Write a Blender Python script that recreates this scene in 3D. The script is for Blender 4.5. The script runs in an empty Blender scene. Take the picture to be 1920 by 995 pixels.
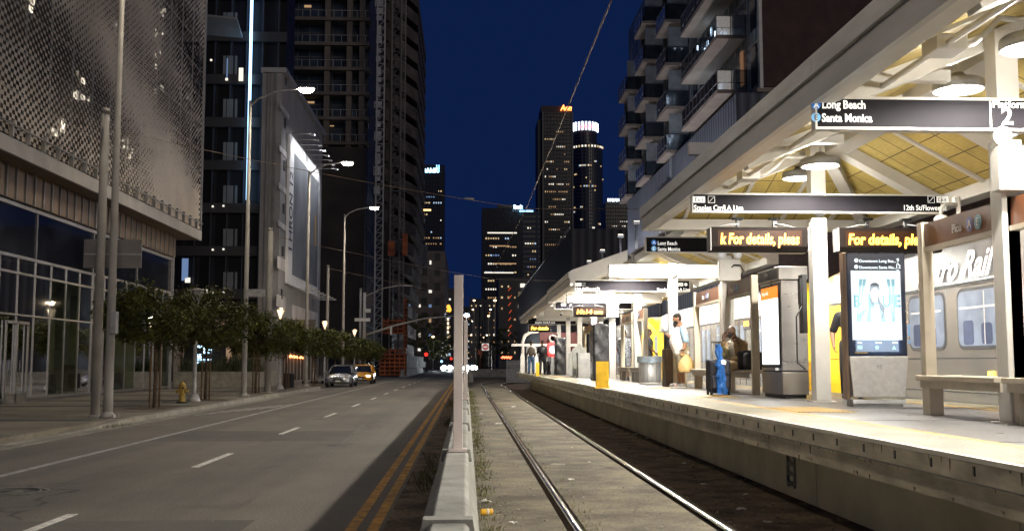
import bpy, bmesh, math, random
from mathutils import Vector, Matrix
R = math.radians
PI = math.pi
rng = random.Random(7)
SC = bpy.context.scene
COL = SC.collection
# ---------------------------------------------------------------- camera
CAMZ = 1.6
F = 2000.0
PITCH = math.atan(182.0 / F)
YAW = math.atan(85.0 / F * math.cos(PITCH))
cd = bpy.data.cameras.new('camera'); cam = bpy.data.objects.new('camera', cd); COL.objects.link(cam)
cd.sensor_width = 36; cd.lens = 36 * F / 1920.0
cd.clip_start = 0.1; cd.clip_end = 6000
cam.location = (0, 0, CAMZ)
cam.rotation_euler = (R(90) + PITCH, 0, -YAW)
SC.camera = cam
_r = Vector((math.cos(YAW), -math.sin(YAW), 0))
_f = Vector((math.sin(YAW) * math.cos(PITCH), math.cos(YAW) * math.cos(PITCH), math.sin(PITCH)))
_u = _r.cross(_f)
def ray(px, py):
    return _f + _r * ((px - 960) / F) - _u * ((py - 497.5) / F)
def at(px, py, Y):
    """measured point of the photograph at street distance Y"""
    d = ray(px, py); k = Y / d.y
    return Vector((d.x * k, Y, CAMZ + d.z * k))
def gr(px, py, z=0.0):
    d = ray(px, py); k = (z - CAMZ) / d.z
    return Vector((d.x * k, d.y * k, z))
def atx(px, py, X):
    d = ray(px, py); k = X / d.x
    return Vector((X, d.y * k, CAMZ + d.z * k))
# ---------------------------------------------------------------- sky and exposure
W = bpy.data.worlds.new('World'); SC.world = W; W.use_nodes = True
nt = W.node_tree; nt.nodes.clear()
out = nt.nodes.new('ShaderNodeOutputWorld'); bg = nt.nodes.new('ShaderNodeBackground')
sky = nt.nodes.new('ShaderNodeTexSky'); sky.sky_type = 'NISHITA'; sky.sun_disc = False
sky.sun_elevation = R(-4.0); sky.sun_rotation = R(250); sky.air_density = 1.0; sky.dust_density = 0.4; sky.ozone_density = 3.0
mul = nt.nodes.new('ShaderNodeMix'); mul.data_type = 'RGBA'; mul.blend_type = 'MULTIPLY'; mul.inputs[0].default_value = 1
mul.inputs[7].default_value = (1.0, 1.0, 1.0, 1)
SKYMIX = mul
add = nt.nodes.new('ShaderNodeMix'); add.data_type = 'RGBA'; add.blend_type = 'ADD'; add.inputs[0].default_value = 1
add.inputs[7].default_value = (0.05, 0.17, 0.80, 1)     # city glow in the night air
nt.links.new(sky.outputs[0], mul.inputs[6]); nt.links.new(mul.outputs[2], add.inputs[6])
nt.links.new(add.outputs[2], bg.inputs[0]); bg.inputs[1].default_value = 0.055
nt.links.new(bg.outputs[0], out.inputs[0])
SC.view_settings.view_transform = 'Standard'; SC.view_settings.look = 'None'
SC.view_settings.gamma = 1; SC.view_settings.use_curve_mapping = False; SC.view_settings.exposure = 0.35
# fill added for the warm glow of the city behind the camera: the one sun lamp of the scene
ld = bpy.data.lights.new('city_glow_fill', 'SUN'); ld.energy = 0.34; ld.angle = R(25); ld.color = (1, .88, .74)
lo = bpy.data.objects.new('city_glow_fill', ld); COL.objects.link(lo); lo.rotation_euler = (R(76), 0, R(20))

# ---------------------------------------------------------------- helpers
ORG = {}
def thing(name, label, cat, loc=(0, 0, 0), rz=0, group=None, kind=None):
    """Empty at the thing's base. Parts are written in coordinates local to it when rz is used, else in world ones"""
    o = bpy.data.objects.new(name, None); COL.objects.link(o)
    o.empty_display_size = .2
    o.location = loc; o.rotation_euler = (0, 0, rz)
    tag(o, label, cat, group, kind)
    ORG[o] = Vector((0, 0, 0))
    return o
def wthing(name, label, cat, loc, group=None, kind=None):
    o = thing(name, label, cat, loc, 0, group, kind); ORG[o] = Vector(loc); return o
def tag(o, label=None, cat=None, group=None, kind=None):
    if label: o['label'] = label
    if cat: o['category'] = cat
    if group: o['group'] = group
    if kind: o['kind'] = kind
    return o
def struct(o): o['kind'] = 'structure'; return o
def dup(root, loc=None, rz=None, label=None, group=None, parent=None, scale=None):
    c = root.copy(); COL.objects.link(c)
    c.parent = parent
    if loc is not None: c.location = loc
    if rz is not None: c.rotation_euler = (0, 0, rz)
    if scale: c.scale = scale
    if label: c['label'] = label
    if group: c['group'] = group
    for ch in root.children: dup(ch, parent=c)
    return c

class MB:
    def __init__(s): s.v = []; s.f = []; s.sm = []
    def add(s, vs, fs, smooth=False):
        b = len(s.v); s.v += [Vector(v) for v in vs]
        for f in fs: s.f.append([b + i for i in f]); s.sm.append(smooth)
        return s
    def box(s, x0, x1, y0, y1, z0, z1, M=None):
        vs = [Vector((x, y, z)) for z in (z0, z1) for y in (y0, y1) for x in (x0, x1)]
        if M: vs = [M @ v for v in vs]
        return s.add(vs, [(0, 2, 3, 1), (4, 5, 7, 6), (0, 1, 5, 4), (2, 6, 7, 3), (0, 4, 6, 2), (1, 3, 7, 5)])
    def cbox(s, c, d, M=None):
        return s.box(c[0] - d[0] / 2, c[0] + d[0] / 2, c[1] - d[1] / 2, c[1] + d[1] / 2, c[2] - d[2] / 2, c[2] + d[2] / 2, M)
    def bar(s, a, b, w, h=None, up=(0, 0, 1)):
        a = Vector(a); b = Vector(b); h = h or w; d = (b - a).normalized(); up = Vector(up)
        if abs(d.dot(up)) > .98: up = Vector((1, 0, 0))
        x = d.cross(up).normalized(); z = x.cross(d)
        vs = []
        for p in (a, b):
            for (i, j) in ((-1, -1), (1, -1), (1, 1), (-1, 1)): vs.append(p + x * (i * w / 2) + z * (j * h / 2))
        return s.add(vs, [(3, 2, 1, 0), (4, 5, 6, 7), (0, 1, 5, 4), (1, 2, 6, 5), (2, 3, 7, 6), (3, 0, 4, 7)])
    def tube(s, pts, r, n=8, caps=True):
        pts = [Vector(p) for p in pts]
        rs = r if isinstance(r, (list, tuple)) else [r] * len(pts)
        b = len(s.v); prev = None
        for i, p in enumerate(pts):
            d = (pts[min(i + 1, len(pts) - 1)] - pts[max(i - 1, 0)]).normalized()
            if prev is None:
                x = d.cross(Vector((0, 0, 1)))
                if x.length < .05: x = d.cross(Vector((0, 1, 0)))
            else: x = prev - d * prev.dot(d)
            x.normalize(); prev = x; y = d.cross(x)
            for k in range(n):
                a = 2 * PI * k / n
                s.v.append(p + (x * math.cos(a) + y * math.sin(a)) * rs[i])
        for i in range(len(pts) - 1):
            for k in range(n):
                s.f.append([b + i * n + k, b + i * n + (k + 1) % n, b + (i + 1) * n + (k + 1) % n, b + (i + 1) * n + k]); s.sm.append(True)
        if caps:
            s.f.append([b + k for k in range(n)][::-1]); s.sm.append(False)
            e = b + (len(pts) - 1) * n; s.f.append([e + k for k in range(n)]); s.sm.append(False)
        return s
    def lathe(s, prof, c=(0, 0, 0), n=16, M=None, smooth=True):
        c = Vector(c); b = len(s.v)
        for (r, z) in prof:
            for k in range(n):
                a = 2 * PI * k / n; v = Vector((r * math.cos(a), r * math.sin(a), z))
                if M: v = M @ v
                s.v.append(v + c)
        for i in range(len(prof) - 1):
            for k in range(n):
                s.f.append([b + i * n + k, b + i * n + (k + 1) % n, b + (i + 1) * n + (k + 1) % n, b + (i + 1) * n + k]); s.sm.append(smooth)
        s.f.append([b + k for k in range(n)][::-1]); s.sm.append(False)
        e = b + (len(prof) - 1) * n; s.f.append([e + k for k in range(n)]); s.sm.append(False)
        return s
    def ell(s, c, r, n=12, m=8, M=None):
        prof = [(math.sin(PI * (i + .001) / m), -math.cos(PI * i / m)) for i in range(m + 1)]
        b = len(s.v); c = Vector(c)
        for (q, z) in prof:
            for k in range(n):
                a = 2 * PI * k / n; v = Vector((q * math.cos(a) * r[0], q * math.sin(a) * r[1], z * r[2]))
                if M: v = M @ v
                s.v.append(v + c)
        for i in range(m):
            for k in range(n):
                s.f.append([b + i * n + k, b + i * n + (k + 1) % n, b + (i + 1) * n + (k + 1) % n, b + (i + 1) * n + k]); s.sm.append(True)
        return s
    def prism(s, poly, axis, a, b):
        """poly in the two other axes (cyclic order kept: x->(y,z), y->(x,z), z->(x,y))"""
        n = len(poly); vs = []
        for t in (a, b):
            for (p, q) in poly:
                vs.append((t, p, q) if axis == 'x' else (p, t, q) if axis == 'y' else (p, q, t))
        fs = [list(range(n)), list(range(2 * n - 1, n - 1, -1))]
        for i in range(n): fs.append([i, n + i, n + (i + 1) % n, (i + 1) % n])
        return s.add(vs, fs)
    def quad(s, a, b, c, d): return s.add([a, b, c, d], [(0, 1, 2, 3)])
    def slab(s, pts, t):
        """polygon pts (3-D) thickened upward by t"""
        n = len(pts); vs = [Vector(p) for p in pts] + [Vector(p) + Vector((0, 0, t)) for p in pts]
        fs = [list(range(n))[::-1], list(range(n, 2 * n))]
        for i in range(n): fs.append([i, (i + 1) % n, n + (i + 1) % n, n + i])
        return s.add(vs, fs)
    def build(s, name, m, parent=None, fix=True, bevel=0):
        me = bpy.data.meshes.new(name)
        off = ORG.get(parent, Vector((0, 0, 0))) if parent else Vector((0, 0, 0))
        me.from_pydata([v - off for v in s.v], [], s.f)
        me.polygons.foreach_set('use_smooth', s.sm)
        if fix:
            bm = bmesh.new(); bm.from_mesh(me); bmesh.ops.recalc_face_normals(bm, faces=bm.faces); bm.to_mesh(me); bm.free()
        me.materials.append(m)
        o = bpy.data.objects.new(name, me); COL.objects.link(o)
        if parent:
            o.parent = parent; ORG[o] = off
        if bevel:
            md = o.modifiers.new('bevel', 'BEVEL'); md.width = bevel; md.segments = 2; md.limit_method = 'ANGLE'
        return o
def obj(name, s, m, label, cat, group=None, kind=None, origin=None, bevel=0):
    """a thing that is one mesh; origin = its base"""
    if origin is not None:
        for v in s.v: v -= Vector(origin)
    o = s.build(name, m, bevel=bevel)
    if origin is not None: o.location = origin
    return tag(o, label, cat, group, kind)

# ---------------------------------------------------------------- materials
def newmat(name):
    m = bpy.data.materials.new(name); m.use_nodes = True; t = m.node_tree
    return m, t, t.nodes['Principled BSDF']
def N(t, ty, **kw):
    n = t.nodes.new(ty)
    for k, v in kw.items(): setattr(n, k, v)
    return n
def pos(t, scale=(1, 1, 1), obj=False):
    mp = N(t, 'ShaderNodeMapping'); mp.inputs['Scale'].default_value = scale
    if obj: t.links.new(N(t, 'ShaderNodeTexCoord').outputs['Object'], mp.inputs[0])
    else: t.links.new(N(t, 'ShaderNodeNewGeometry').outputs['Position'], mp.inputs[0])
    return mp.outputs[0]
def ramp(t, fac, stops):
    r = N(t, 'ShaderNodeValToRGB'); e = r.color_ramp.elements
    while len(e) < len(stops): e.new(.5)
    for i, (p, c) in enumerate(stops): e[i].position = p; e[i].color = (*c, 1)
    t.links.new(fac, r.inputs[0]); return r.outputs[0]
def mixc(t, a, b, fac, mode='MIX'):
    m = N(t, 'ShaderNodeMix', data_type='RGBA', blend_type=mode)
    for sock, v in ((m.inputs[6], a), (m.inputs[7], b), (m.inputs[0], fac)):
        if isinstance(v, (int, float)): sock.default_value = v
        elif isinstance(v, tuple): sock.default_value = (*v, 1) if len(v) == 3 else v
        else: t.links.new(v, sock)
    return m.outputs[2]
def noise(t, vec, scale, detail=4, rough=.55, w=None):
    n = N(t, 'ShaderNodeTexNoise'); n.inputs['Scale'].default_value = scale; n.inputs['Detail'].default_value = detail
    n.inputs['Roughness'].default_value = rough; t.links.new(vec, n.inputs['Vector']); return n.outputs[0]
def bump(t, p, h, strength=.3, dist=.02):
    b = N(t, 'ShaderNodeBump'); b.inputs['Strength'].default_value = strength; b.inputs['Distance'].default_value = dist
    t.links.new(h, b.inputs['Height']); t.links.new(b.outputs[0], p.inputs['Normal'])
_MC = {}
def mat(name, c, rough=.6, metal=0, var=.15, scale=6, bumps=0, dirt=0, spec=None, stretch=(1, 1, 1), rvar=.1):
    if name in _MC: return _MC[name]
    m, t, p = newmat(name)
    v = pos(t, stretch)
    n1 = noise(t, v, scale, 5)
    lo_ = tuple(max(0, x * (1 - var * 2)) for x in c); hi = tuple(min(1, x * (1 + var * 1.2)) for x in c)
    col = ramp(t, n1, [(.3, lo_), (.7, hi)])
    if dirt:
        n2 = noise(t, v, scale * .23, 6, .7)
        dd = ramp(t, n2, [(.45, (0, 0, 0)), (.75, (1, 1, 1))])
        sc = N(t, 'ShaderNodeMath', operation='MULTIPLY'); t.links.new(dd, sc.inputs[0]); sc.inputs[1].default_value = dirt
        col = mixc(t, col, tuple(x * .35 for x in c), sc.outputs[0])
    t.links.new(col, p.inputs['Base Color'])
    mr = N(t, 'ShaderNodeMapRange'); t.links.new(n1, mr.inputs[0]); mr.inputs[3].default_value = max(0, rough - rvar); mr.inputs[4].default_value = min(1, rough + rvar)
    t.links.new(mr.outputs[0], p.inputs['Roughness'])
    p.inputs['Metallic'].default_value = metal
    if spec is not None: p.inputs['Specular IOR Level'].default_value = spec
    if bumps: bump(t, p, noise(t, v, scale * 8, 4), bumps, .01)
    _MC[name] = m; return m
def emit(name, c, s, base=(.02, .02, .02), var=0, scale=3):
    if name in _MC: return _MC[name]
    m, t, p = newmat(name)
    p.inputs['Base Color'].default_value = (*base, 1); p.inputs['Roughness'].default_value = .5
    p.inputs['Emission Color'].default_value = (*c, 1); p.inputs['Emission Strength'].default_value = s
    if var:
        n = noise(t, pos(t), scale, 2)
        col = ramp(t, n, [(.35, tuple(x * (1 - var) for x in c)), (.65, c)])
        t.links.new(col, p.inputs['Emission Color'])
    _MC[name] = m; return m
def wall_uv(t, cw, ch):
    """facade coordinates for axis aligned walls: (x+y, z)"""
    g = N(t, 'ShaderNodeNewGeometry'); sp = N(t, 'ShaderNodeSeparateXYZ'); t.links.new(g.outputs['Position'], sp.inputs[0])
    ad = N(t, 'ShaderNodeMath', operation='ADD'); t.links.new(sp.outputs[0], ad.inputs[0]); t.links.new(sp.outputs[1], ad.inputs[1])
    cb = N(t, 'ShaderNodeCombineXYZ'); t.links.new(ad.outputs[0], cb.inputs[0]); t.links.new(sp.outputs[2], cb.inputs[1])
    return cb.outputs[0]
def facade(name, frame, glass, cw, ch, mortar=.12, rough=.25, offset=0, bumps=.3, spec=None):
    if name in _MC: return _MC[name]
    m, t, p = newmat(name)
    b = N(t, 'ShaderNodeTexBrick'); b.offset = offset; b.squash = 1
    t.links.new(wall_uv(t, cw, ch), b.inputs['Vector'])
    b.inputs['Scale'].default_value = 1; b.inputs['Brick Width'].default_value = cw; b.inputs['Row Height'].default_value = ch
    b.inputs['Mortar Size'].default_value = mortar; b.inputs['Mortar Smooth'].default_value = .05; b.inputs['Bias'].default_value = 0
    b.inputs['Color1'].default_value = (*glass, 1); b.inputs['Color2'].default_value = (*tuple(x * .5 for x in glass), 1)
    b.inputs['Mortar'].default_value = (*frame, 1)
    n = noise(t, pos(t), .7, 5)
    col = mixc(t, b.outputs['Color'], ramp(t, n, [(.3, (.55, .55, .55)), (.7, (1, 1, 1))]), 1, 'MULTIPLY')
    t.links.new(col, p.inputs['Base Color'])
    mr = N(t, 'ShaderNodeMapRange'); t.links.new(b.outputs['Fac'], mr.inputs[0]); mr.inputs[3].default_value = rough; mr.inputs[4].default_value = .75
    t.links.new(mr.outputs[0], p.inputs['Roughness'])
    if spec is not None: p.inputs['Specular IOR Level'].default_value = spec
    if bumps: bump(t, p, b.outputs['Fac'], bumps, .1)
    _MC[name] = m; return m

MAT = {}
MAT['paint_white'] = mat('off white painted steel', (.62, .60, .565), .45, 0, .05, 2.5, .03, .12)
MAT['paint_grey'] = mat('galvanised grey steel', (.38, .38, .38), .5, .35, .10, 5, .05, .25)
MAT['fascia'] = mat('brushed zinc fascia', (.46, .45, .455), .42, .25, .16, 1.1, .05, .3, stretch=(1, .35, 2.5))
MAT['fascia2'] = mat('pale folded fascia', (.58, .575, .57), .4, .25, .14, 1.6, .04, .25, stretch=(1, .5, 3))
MAT['black'] = mat('black powder coat', (.018, .018, .02), .45, 0, .2, 6)
MAT['rubber'] = mat('black rubber', (.02, .02, .02), .85, 0, .2, 12, .2)
MAT['sign'] = mat('charcoal sign panel', (.010, .009, .012), .65, 0, .15, 3, spec=.1)
MAT['steel'] = mat('stainless steel', (.50, .48, .46), .3, .85, .04, 2, 0, .05, stretch=(1, 1, 3))
MAT['steel_dark'] = mat('scuffed stainless base', (.36, .33, .29), .36, .8, .1, 2.2, 0, .25)
MAT['yellow'] = mat('safety yellow plastic', (.75, .47, .02), .5, 0, .1, 8, .03, .2)
MAT['wood_d'] = mat('stake wood', (.16, .09, .04), .8, 0, .25, 14, .3, stretch=(3, 3, .4))
MAT['text_w'] = emit('self-lit white lettering', (1, .98, .92), .5, (.85, .85, .82))  # glows slightly by itself so the sign words stay legible
MAT['led'] = emit('amber led lettering', (1, .44, .035), 7)
MAT['concrete'] = mat('weathered concrete', (.33, .315, .27), .85, 0, .16, 3.2, .3, .45)
MAT['concrete_l'] = mat('pale barrier concrete', (.25, .245, .22), .85, 0, .18, 4, .5, .4)
# ================================================================ SETTING
def ground_mat(name, c, c2, big=.35, fine=60, rough=.9, extra=None, b=.35, stretch=(1, 1, 1)):
    m, t, p = newmat(name); v = pos(t); vs = pos(t, stretch)
    n1 = noise(t, vs, big, 6, .68); n2 = noise(t, v, fine, 3, .7)
    col = ramp(t, n1, [(.38, c2), (.62, c)])
    col = mixc(t, col, ramp(t, n2, [(.32, (.5, .5, .51)), (.68, (1.38, 1.34, 1.26))]), 1, 'MULTIPLY')
    if extra: col = extra(t, v, col)
    t.links.new(col, p.inputs['Base Color']); p.inputs['Roughness'].default_value = rough
    bump(t, p, n2, b, .01)
    return m
def cracks(scale, w, c):
    def f(t, v, col):
        d = N(t, 'ShaderNodeVectorMath', operation='ADD'); nn = N(t, 'ShaderNodeTexNoise'); nn.inputs['Scale'].default_value = 1.2; t.links.new(v, nn.inputs[0])
        t.links.new(v, d.inputs[0]); t.links.new(nn.outputs[1], d.inputs[1])
        vo = N(t, 'ShaderNodeTexVoronoi', feature='DISTANCE_TO_EDGE'); vo.inputs['Scale'].default_value = scale; t.links.new(d.outputs[0], vo.inputs['Vector'])
        k = ramp(t, vo.outputs[0], [(0, (1, 1, 1)), (w, (0, 0, 0))])
        br = ramp(t, noise(t, v, .5, 2), [(.48, (0, 0, 0)), (.56, (1, 1, 1))])
        kk = mixc(t, k, br, 1, 'MULTIPLY')
        return mixc(t, col, c, kk)
    return f
def tracks_extra(t, v, col):
    # tyre-worn lanes run along the street and sealed repairs cross it
    n = noise(t, pos(t, (1.1, .02, 1)), 1.0, 4, .5)
    col = mixc(t, col, ramp(t, n, [(.35, (.78, .78, .8)), (.62, (1.12, 1.1, 1.06))]), 1, 'MULTIPLY')
    return cracks(.16, .006, (.02, .02, .02))(t, v, col)
M_ROAD = ground_mat('worn street asphalt', (.155, .142, .118), (.10, .092, .08), .22, 34, .82, tracks_extra, .5, (1, .5, 1))
M_PATCH = ground_mat('newer asphalt patch', (.105, .097, .085), (.075, .07, .062), .6, 80, .85, None, .5)
M_WALK = ground_mat('sidewalk concrete', (.22, .195, .155), (.13, .115, .09), .5, 50, .9, None, .2)
M_SHADOW = ground_mat('painted shadow stripe', (.09, .085, .08), (.06, .058, .055), .6, 40, .85, None, .2)
M_GUTTER = ground_mat('gutter concrete', (.27, .255, .225), (.17, .16, .14), .8, 40, .9, None, .2)
M_DIRT = ground_mat('ballast dirt', (.19, .135, .085), (.045, .032, .02), 1.6, 22, .97, None, 1.0)
M_TRACK = ground_mat('track slab concrete', (.155, .132, .09), (.05, .042, .028), .95, 26, .9, cracks(.45, .012, (.03, .025, .02)), .7)
M_PAINT = mat('worn white road paint', (.62, .60, .54), .75, 0, .22, 9, .2, .5)
M_PAINTD = mat('faded white line paint', (.36, .35, .33), .8, 0, .25, 6, .2, .5)
M_YEL = mat('faded yellow road paint', (.55, .28, .045), .8, 0, .3, 5, .2, .5)

def sheet(name, x0, x1, y0, y1, z, m, ny=1):
    s = MB()
    for i in range(ny):
        a = y0 + (y1 - y0) * i / ny; b = y0 + (y1 - y0) * (i + 1) / ny
        s.quad((x0, a, z), (x1, a, z), (x1, b, z), (x0, b, z))
    return struct(s.build(name, m))
M_GROUND = ground_mat('distant city ground', (.05, .048, .045), (.03, .03, .03), .1, 3)
sheet('ground', -900, 900, -60, 3000, -.35, M_GROUND)
KX = -8.93
sheet('road', KX - 3.0, -.30, -20, 400, 0.0, M_ROAD)
sheet('road', -14, 40, 400, 1500, -.01, M_ROAD)
sheet('street_crossing', -70, KX - 3.0, 128, 146, -.004, M_ROAD)
# gutter and kerb (the kerb bulges outward past Y=66 into a parking bay)
s = MB(); s.box(KX - .02, KX + .42, -20, 66, -.05, .008); s.box(KX - 1.3, KX - .9, 66, 127, -.05, .008); struct(s.build('gutter', M_GUTTER))
def kerb_x(y): return KX if y < 66 else KX - 1.3
s = MB()
s.prism([(KX - .2, -.05), (KX, -.05), (KX - .02, .13), (KX - .05, .15), (KX - .2, .15)], 'y', 29.5, 66)
s.prism([(KX - .2, -.05), (KX, -.05), (KX - .02, .02), (KX - .2, .02)], 'y', -20, 24)
s.add([(KX - .2, 24, -.05), (KX, 24, -.05), (KX, 24, .02), (KX - .2, 24, .02), (KX - .2, 29.5, -.05), (KX, 29.5, -.05), (KX, 29.5, .15), (KX - .2, 29.5, .15)],
      [(0, 1, 5, 4), (1, 2, 6, 5), (2, 3, 7, 6), (3, 0, 4, 7), (0, 3, 2, 1), (4, 5, 6, 7)])
s.prism([(KX - 1.5, -.05), (KX - 1.3, -.05), (KX - 1.3, .15), (KX - 1.5, .15)], 'y', 66.2, 127)
s.box(KX - 1.5, KX, 66, 66.2, -.05, .15)
struct(s.build('kerb', M_GUTTER))
# sidewalk with joints and painted shadow stripes; a driveway apron near the camera
s = MB(); yy = 29.5; rng.seed(3)
while yy < 127:
    b = min(yy + 1.5, 127); xo = kerb_x(yy + .5) - .2
    xs = [xo, -10.6, -12.1, -13.6, -15.1, -19.5]
    for i in range(len(xs) - 1): s.box(xs[i + 1] + .006, xs[i] - .006, yy + .006, b - .006, -.05, .15 + rng.uniform(-.002, .002))
    yy = b
struct(s.build('sidewalk', M_WALK))
s = MB()
for (a, b) in ((36.3, 37.1), (41.6, 42.4), (48.0, 48.8), (55, 55.8), (62, 62.8)): s.box(-19.4, KX - .22, a, b, .1, .158)
struct(s.build('sidewalk_shadow', M_SHADOW))  # cast shadow stripes painted across the sidewalk as dark bands
sheet('sidewalk', -60, -19.5, 60, 127, .146, M_WALK)
s = MB()
s.add([(-60, -20, .05), (KX - .2, -20, .02), (KX - .2, 24, .02), (KX - .2, 29.5, .148), (-60, 29.5, .148)], [(0, 1, 2, 3, 4)])
struct(s.build('driveway', M_WALK))
s = MB(); s.add([gr(-40, 808, .05), gr(260, 772 + 4, .09), gr(250, 779, .09), gr(-40, 822, .05)], [(0, 1, 2, 3)])
s = MB(); s.box(-22, KX - .5, 27.5, 28.3, .0, .152); struct(s.build('driveway_shadow', M_SHADOW))  # shadow stripe on the apron, laid as a dark band
sheet('sidewalk', -60, KX - .4, 146, 420, .1, M_WALK)
# road paint
s = MB()
for (x, y, x2, y2) in ((KX + .43, 10, KX + .435, 10.1),): pass
yy = 6.0
lane = -4.17
s = MB(); k = 0
y = 9.2
while y < 150:
    a = y; b = y + 2.5
    s.box(lane - .055, lane + .055, a, b, 0, .006); y += 7.6
struct(s.build('lane_marking', M_PAINT))
sheet('bike_lane_line', -6.66, -6.52, -10, 122, .005, M_PAINTD, 20)
sheet('centre_line', -1.16, -1.05, -10, 124, .005, M_YEL, 20)
sheet('centre_line', -.95, -.84, -10, 124, .005, M_YEL, 20)
s = MB()
for i in range(7):   # worn arrow and hatch marks in the parking lane
    x = -8.3 + i * .22; s.add([(x, 33 + i * .9, .006), (x + .12, 33 + i * .9, .006), (x + .28, 36.5 + i * .9, .006), (x + .16, 36.5 + i * .9, .006)], [(0, 1, 2, 3)])
struct(s.build('parking_marking', M_PAINTD))
sheet('asphalt_patch', -6.5, -2.6, 22.3, 25.6, .003, M_PATCH)
sheet('asphalt_patch', -7.9, -2.15, 5.2, 11.2, .002, M_PATCH)
sheet('crosswalk_line', -10, -.6, 118, 118.5, .006, M_PAINTD)
# tar-sealed cracks wandering along and across the lanes
TARM = mat('tar crack seal', (.028, .026, .024), .5, 0, .2, 8)
def tar(pts, w, sd):
    r_ = random.Random(sd); s = MB(); P = []
    for i in range(len(pts) - 1):
        n = 14
        for k in range(n): u = k / n; P.append((pts[i][0] * (1 - u) + pts[i + 1][0] * u + r_.uniform(-.05, .05), pts[i][1] * (1 - u) + pts[i + 1][1] * u + r_.uniform(-.06, .06)))
    P.append(pts[-1])
    for i in range(len(P) - 1):
        a, b = Vector((*P[i], .0045)), Vector((*P[i + 1], .0045)); d = (b - a).normalized(); nrm = Vector((-d.y, d.x, 0)) * w * r_.uniform(.3, 1); s.quad(a - nrm, a + nrm, b + nrm, b - nrm)
    struct(s.build('crack_seal', TARM))
for sd, (pts, w) in enumerate((([(-6.4, 12.2), (-4.6, 12.5), (-2.0, 12.1)], .012), ([(-5.4, 8), (-5.2, 16), (-5.5, 27), (-5.1, 40)], .010), ([(-2.6, 11), (-2.4, 18), (-2.7, 30)], .009), ([(-8.8, 19.5), (-6.6, 19.9), (-4.4, 19.6)], .014), ([(-6.2, 30.5), (-3.4, 30.8), (-1.3, 30.4)], .016),
        ([(-3.4, 7.2), (-1.5, 7.4), (-.9, 7.3)], .010), ([(-8.5, 26), (-7.6, 31), (-7.9, 40)], .010), ([(-6.3, 15), (-5.7, 15.6), (-3.1, 15.2)], .008))): tar(pts, w, sd)
# manhole cover
s = MB(); mc = gr(20, 921)
s.lathe([(.36, 0), (.36, .012), (.33, .012), (.33, .006), (.05, .006), (.05, .012), (.01, .012)], (mc.x, mc.y, .0), 28)
s.lathe([(.46, .0), (.46, .006), (.37, .006), (.37, 0)], (mc.x, mc.y, 0), 28)
obj('manhole_cover', s, mat('cast iron cover', (.12, .115, .105), .6, .5, .2, 14, .3), 'round iron manhole cover set in the near left traffic lane', 'manhole cover', origin=(mc.x, mc.y, 0))

# ---------------------------------------------------------------- track bed
RL, RR = 1.05, 2.47
def bend(y):                       # the rails swing right past the platform end
    return 0 if y < 74 else .0085 * (y - 74) ** 2
s = MB()
def strip(s, xa, xb, z, y0, y1, step=2.0):
    y = y0
    while y < y1:
        b = min(y + step, y1); fa, fb = bend(y), bend(b)
        s.quad((xa + fa, y, z), (xb + fa, y, z), (xb + fb, b, z), (xa + fb, b, z)); y = b
sheet('dirt', -.30, 9.5, -20, 420, -.06, M_DIRT)
# road-side shoulder with weeds between yellow lines and the barrier
sheet('road_shoulder', -.80, -.28, -20, 124, .003, M_DIRT, 8)
s = MB(); strip(s, .12, RL - .08, .0, -4, 110); strip(s, RL + .10, RR - .07, .004, -4, 110); strip(s, RR + .07, RR + .16, .0, -4, 110)
struct(s.build('track_slab', M_TRACK))
rail_m = mat('polished rail steel', (.62, .58, .52), .16, 1.0, .12, 3, .02, 0, stretch=(1, .1, 1), rvar=.06)
rust_m = mat('rusty rail web', (.10, .055, .03), .8, .3, .3, 12, .3)
def rail(x, label):
    t = wthing('rail', label, 'rail', (x, 8, 0), 'embedded rails of the near track')
    prof_head = [(-.036, .012), (-.034, .045), (-.024, .053), (.024, .053), (.034, .045), (.036, .012)]
    prof_web = [(-.07, -.05), (-.07, -.035), (-.012, -.01), (-.012, .012), (.012, .012), (.012, -.01), (.07, -.035), (.07, -.05)]
    for nm, pr, m in (('rail_head', prof_head, rail_m), ('rail_foot', prof_web, rust_m)):
        s = MB(); ys = [-4 + 1.5 * i for i in range(78)]; n = len(pr)
        vs = [(x + bend(y) + p, y, q) for y in ys for (p, q) in pr]; fs = []
        for i in range(len(ys) - 1):
            for k in range(n): fs.append((i * n + k, i * n + (k + 1) % n, (i + 1) * n + (k + 1) % n, (i + 1) * n + k))
        s.add(vs, fs, True); s.build(nm, m, t, fix=True)
rail(RL, 'left shiny rail of the near track, nearer the concrete barrier')
rail(RR, 'right shiny rail of the near track, nearer the platform')
rub = mat('groove filler', (.03, .026, .02), .95, 0, .3, 20, .6)
s = MB(); strip(s, RL + .045, RL + .10, -.01, -4, 110); strip(s, RR - .07, RR - .045, -.01, -4, 110); struct(s.build('rail_groove', rub))

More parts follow.
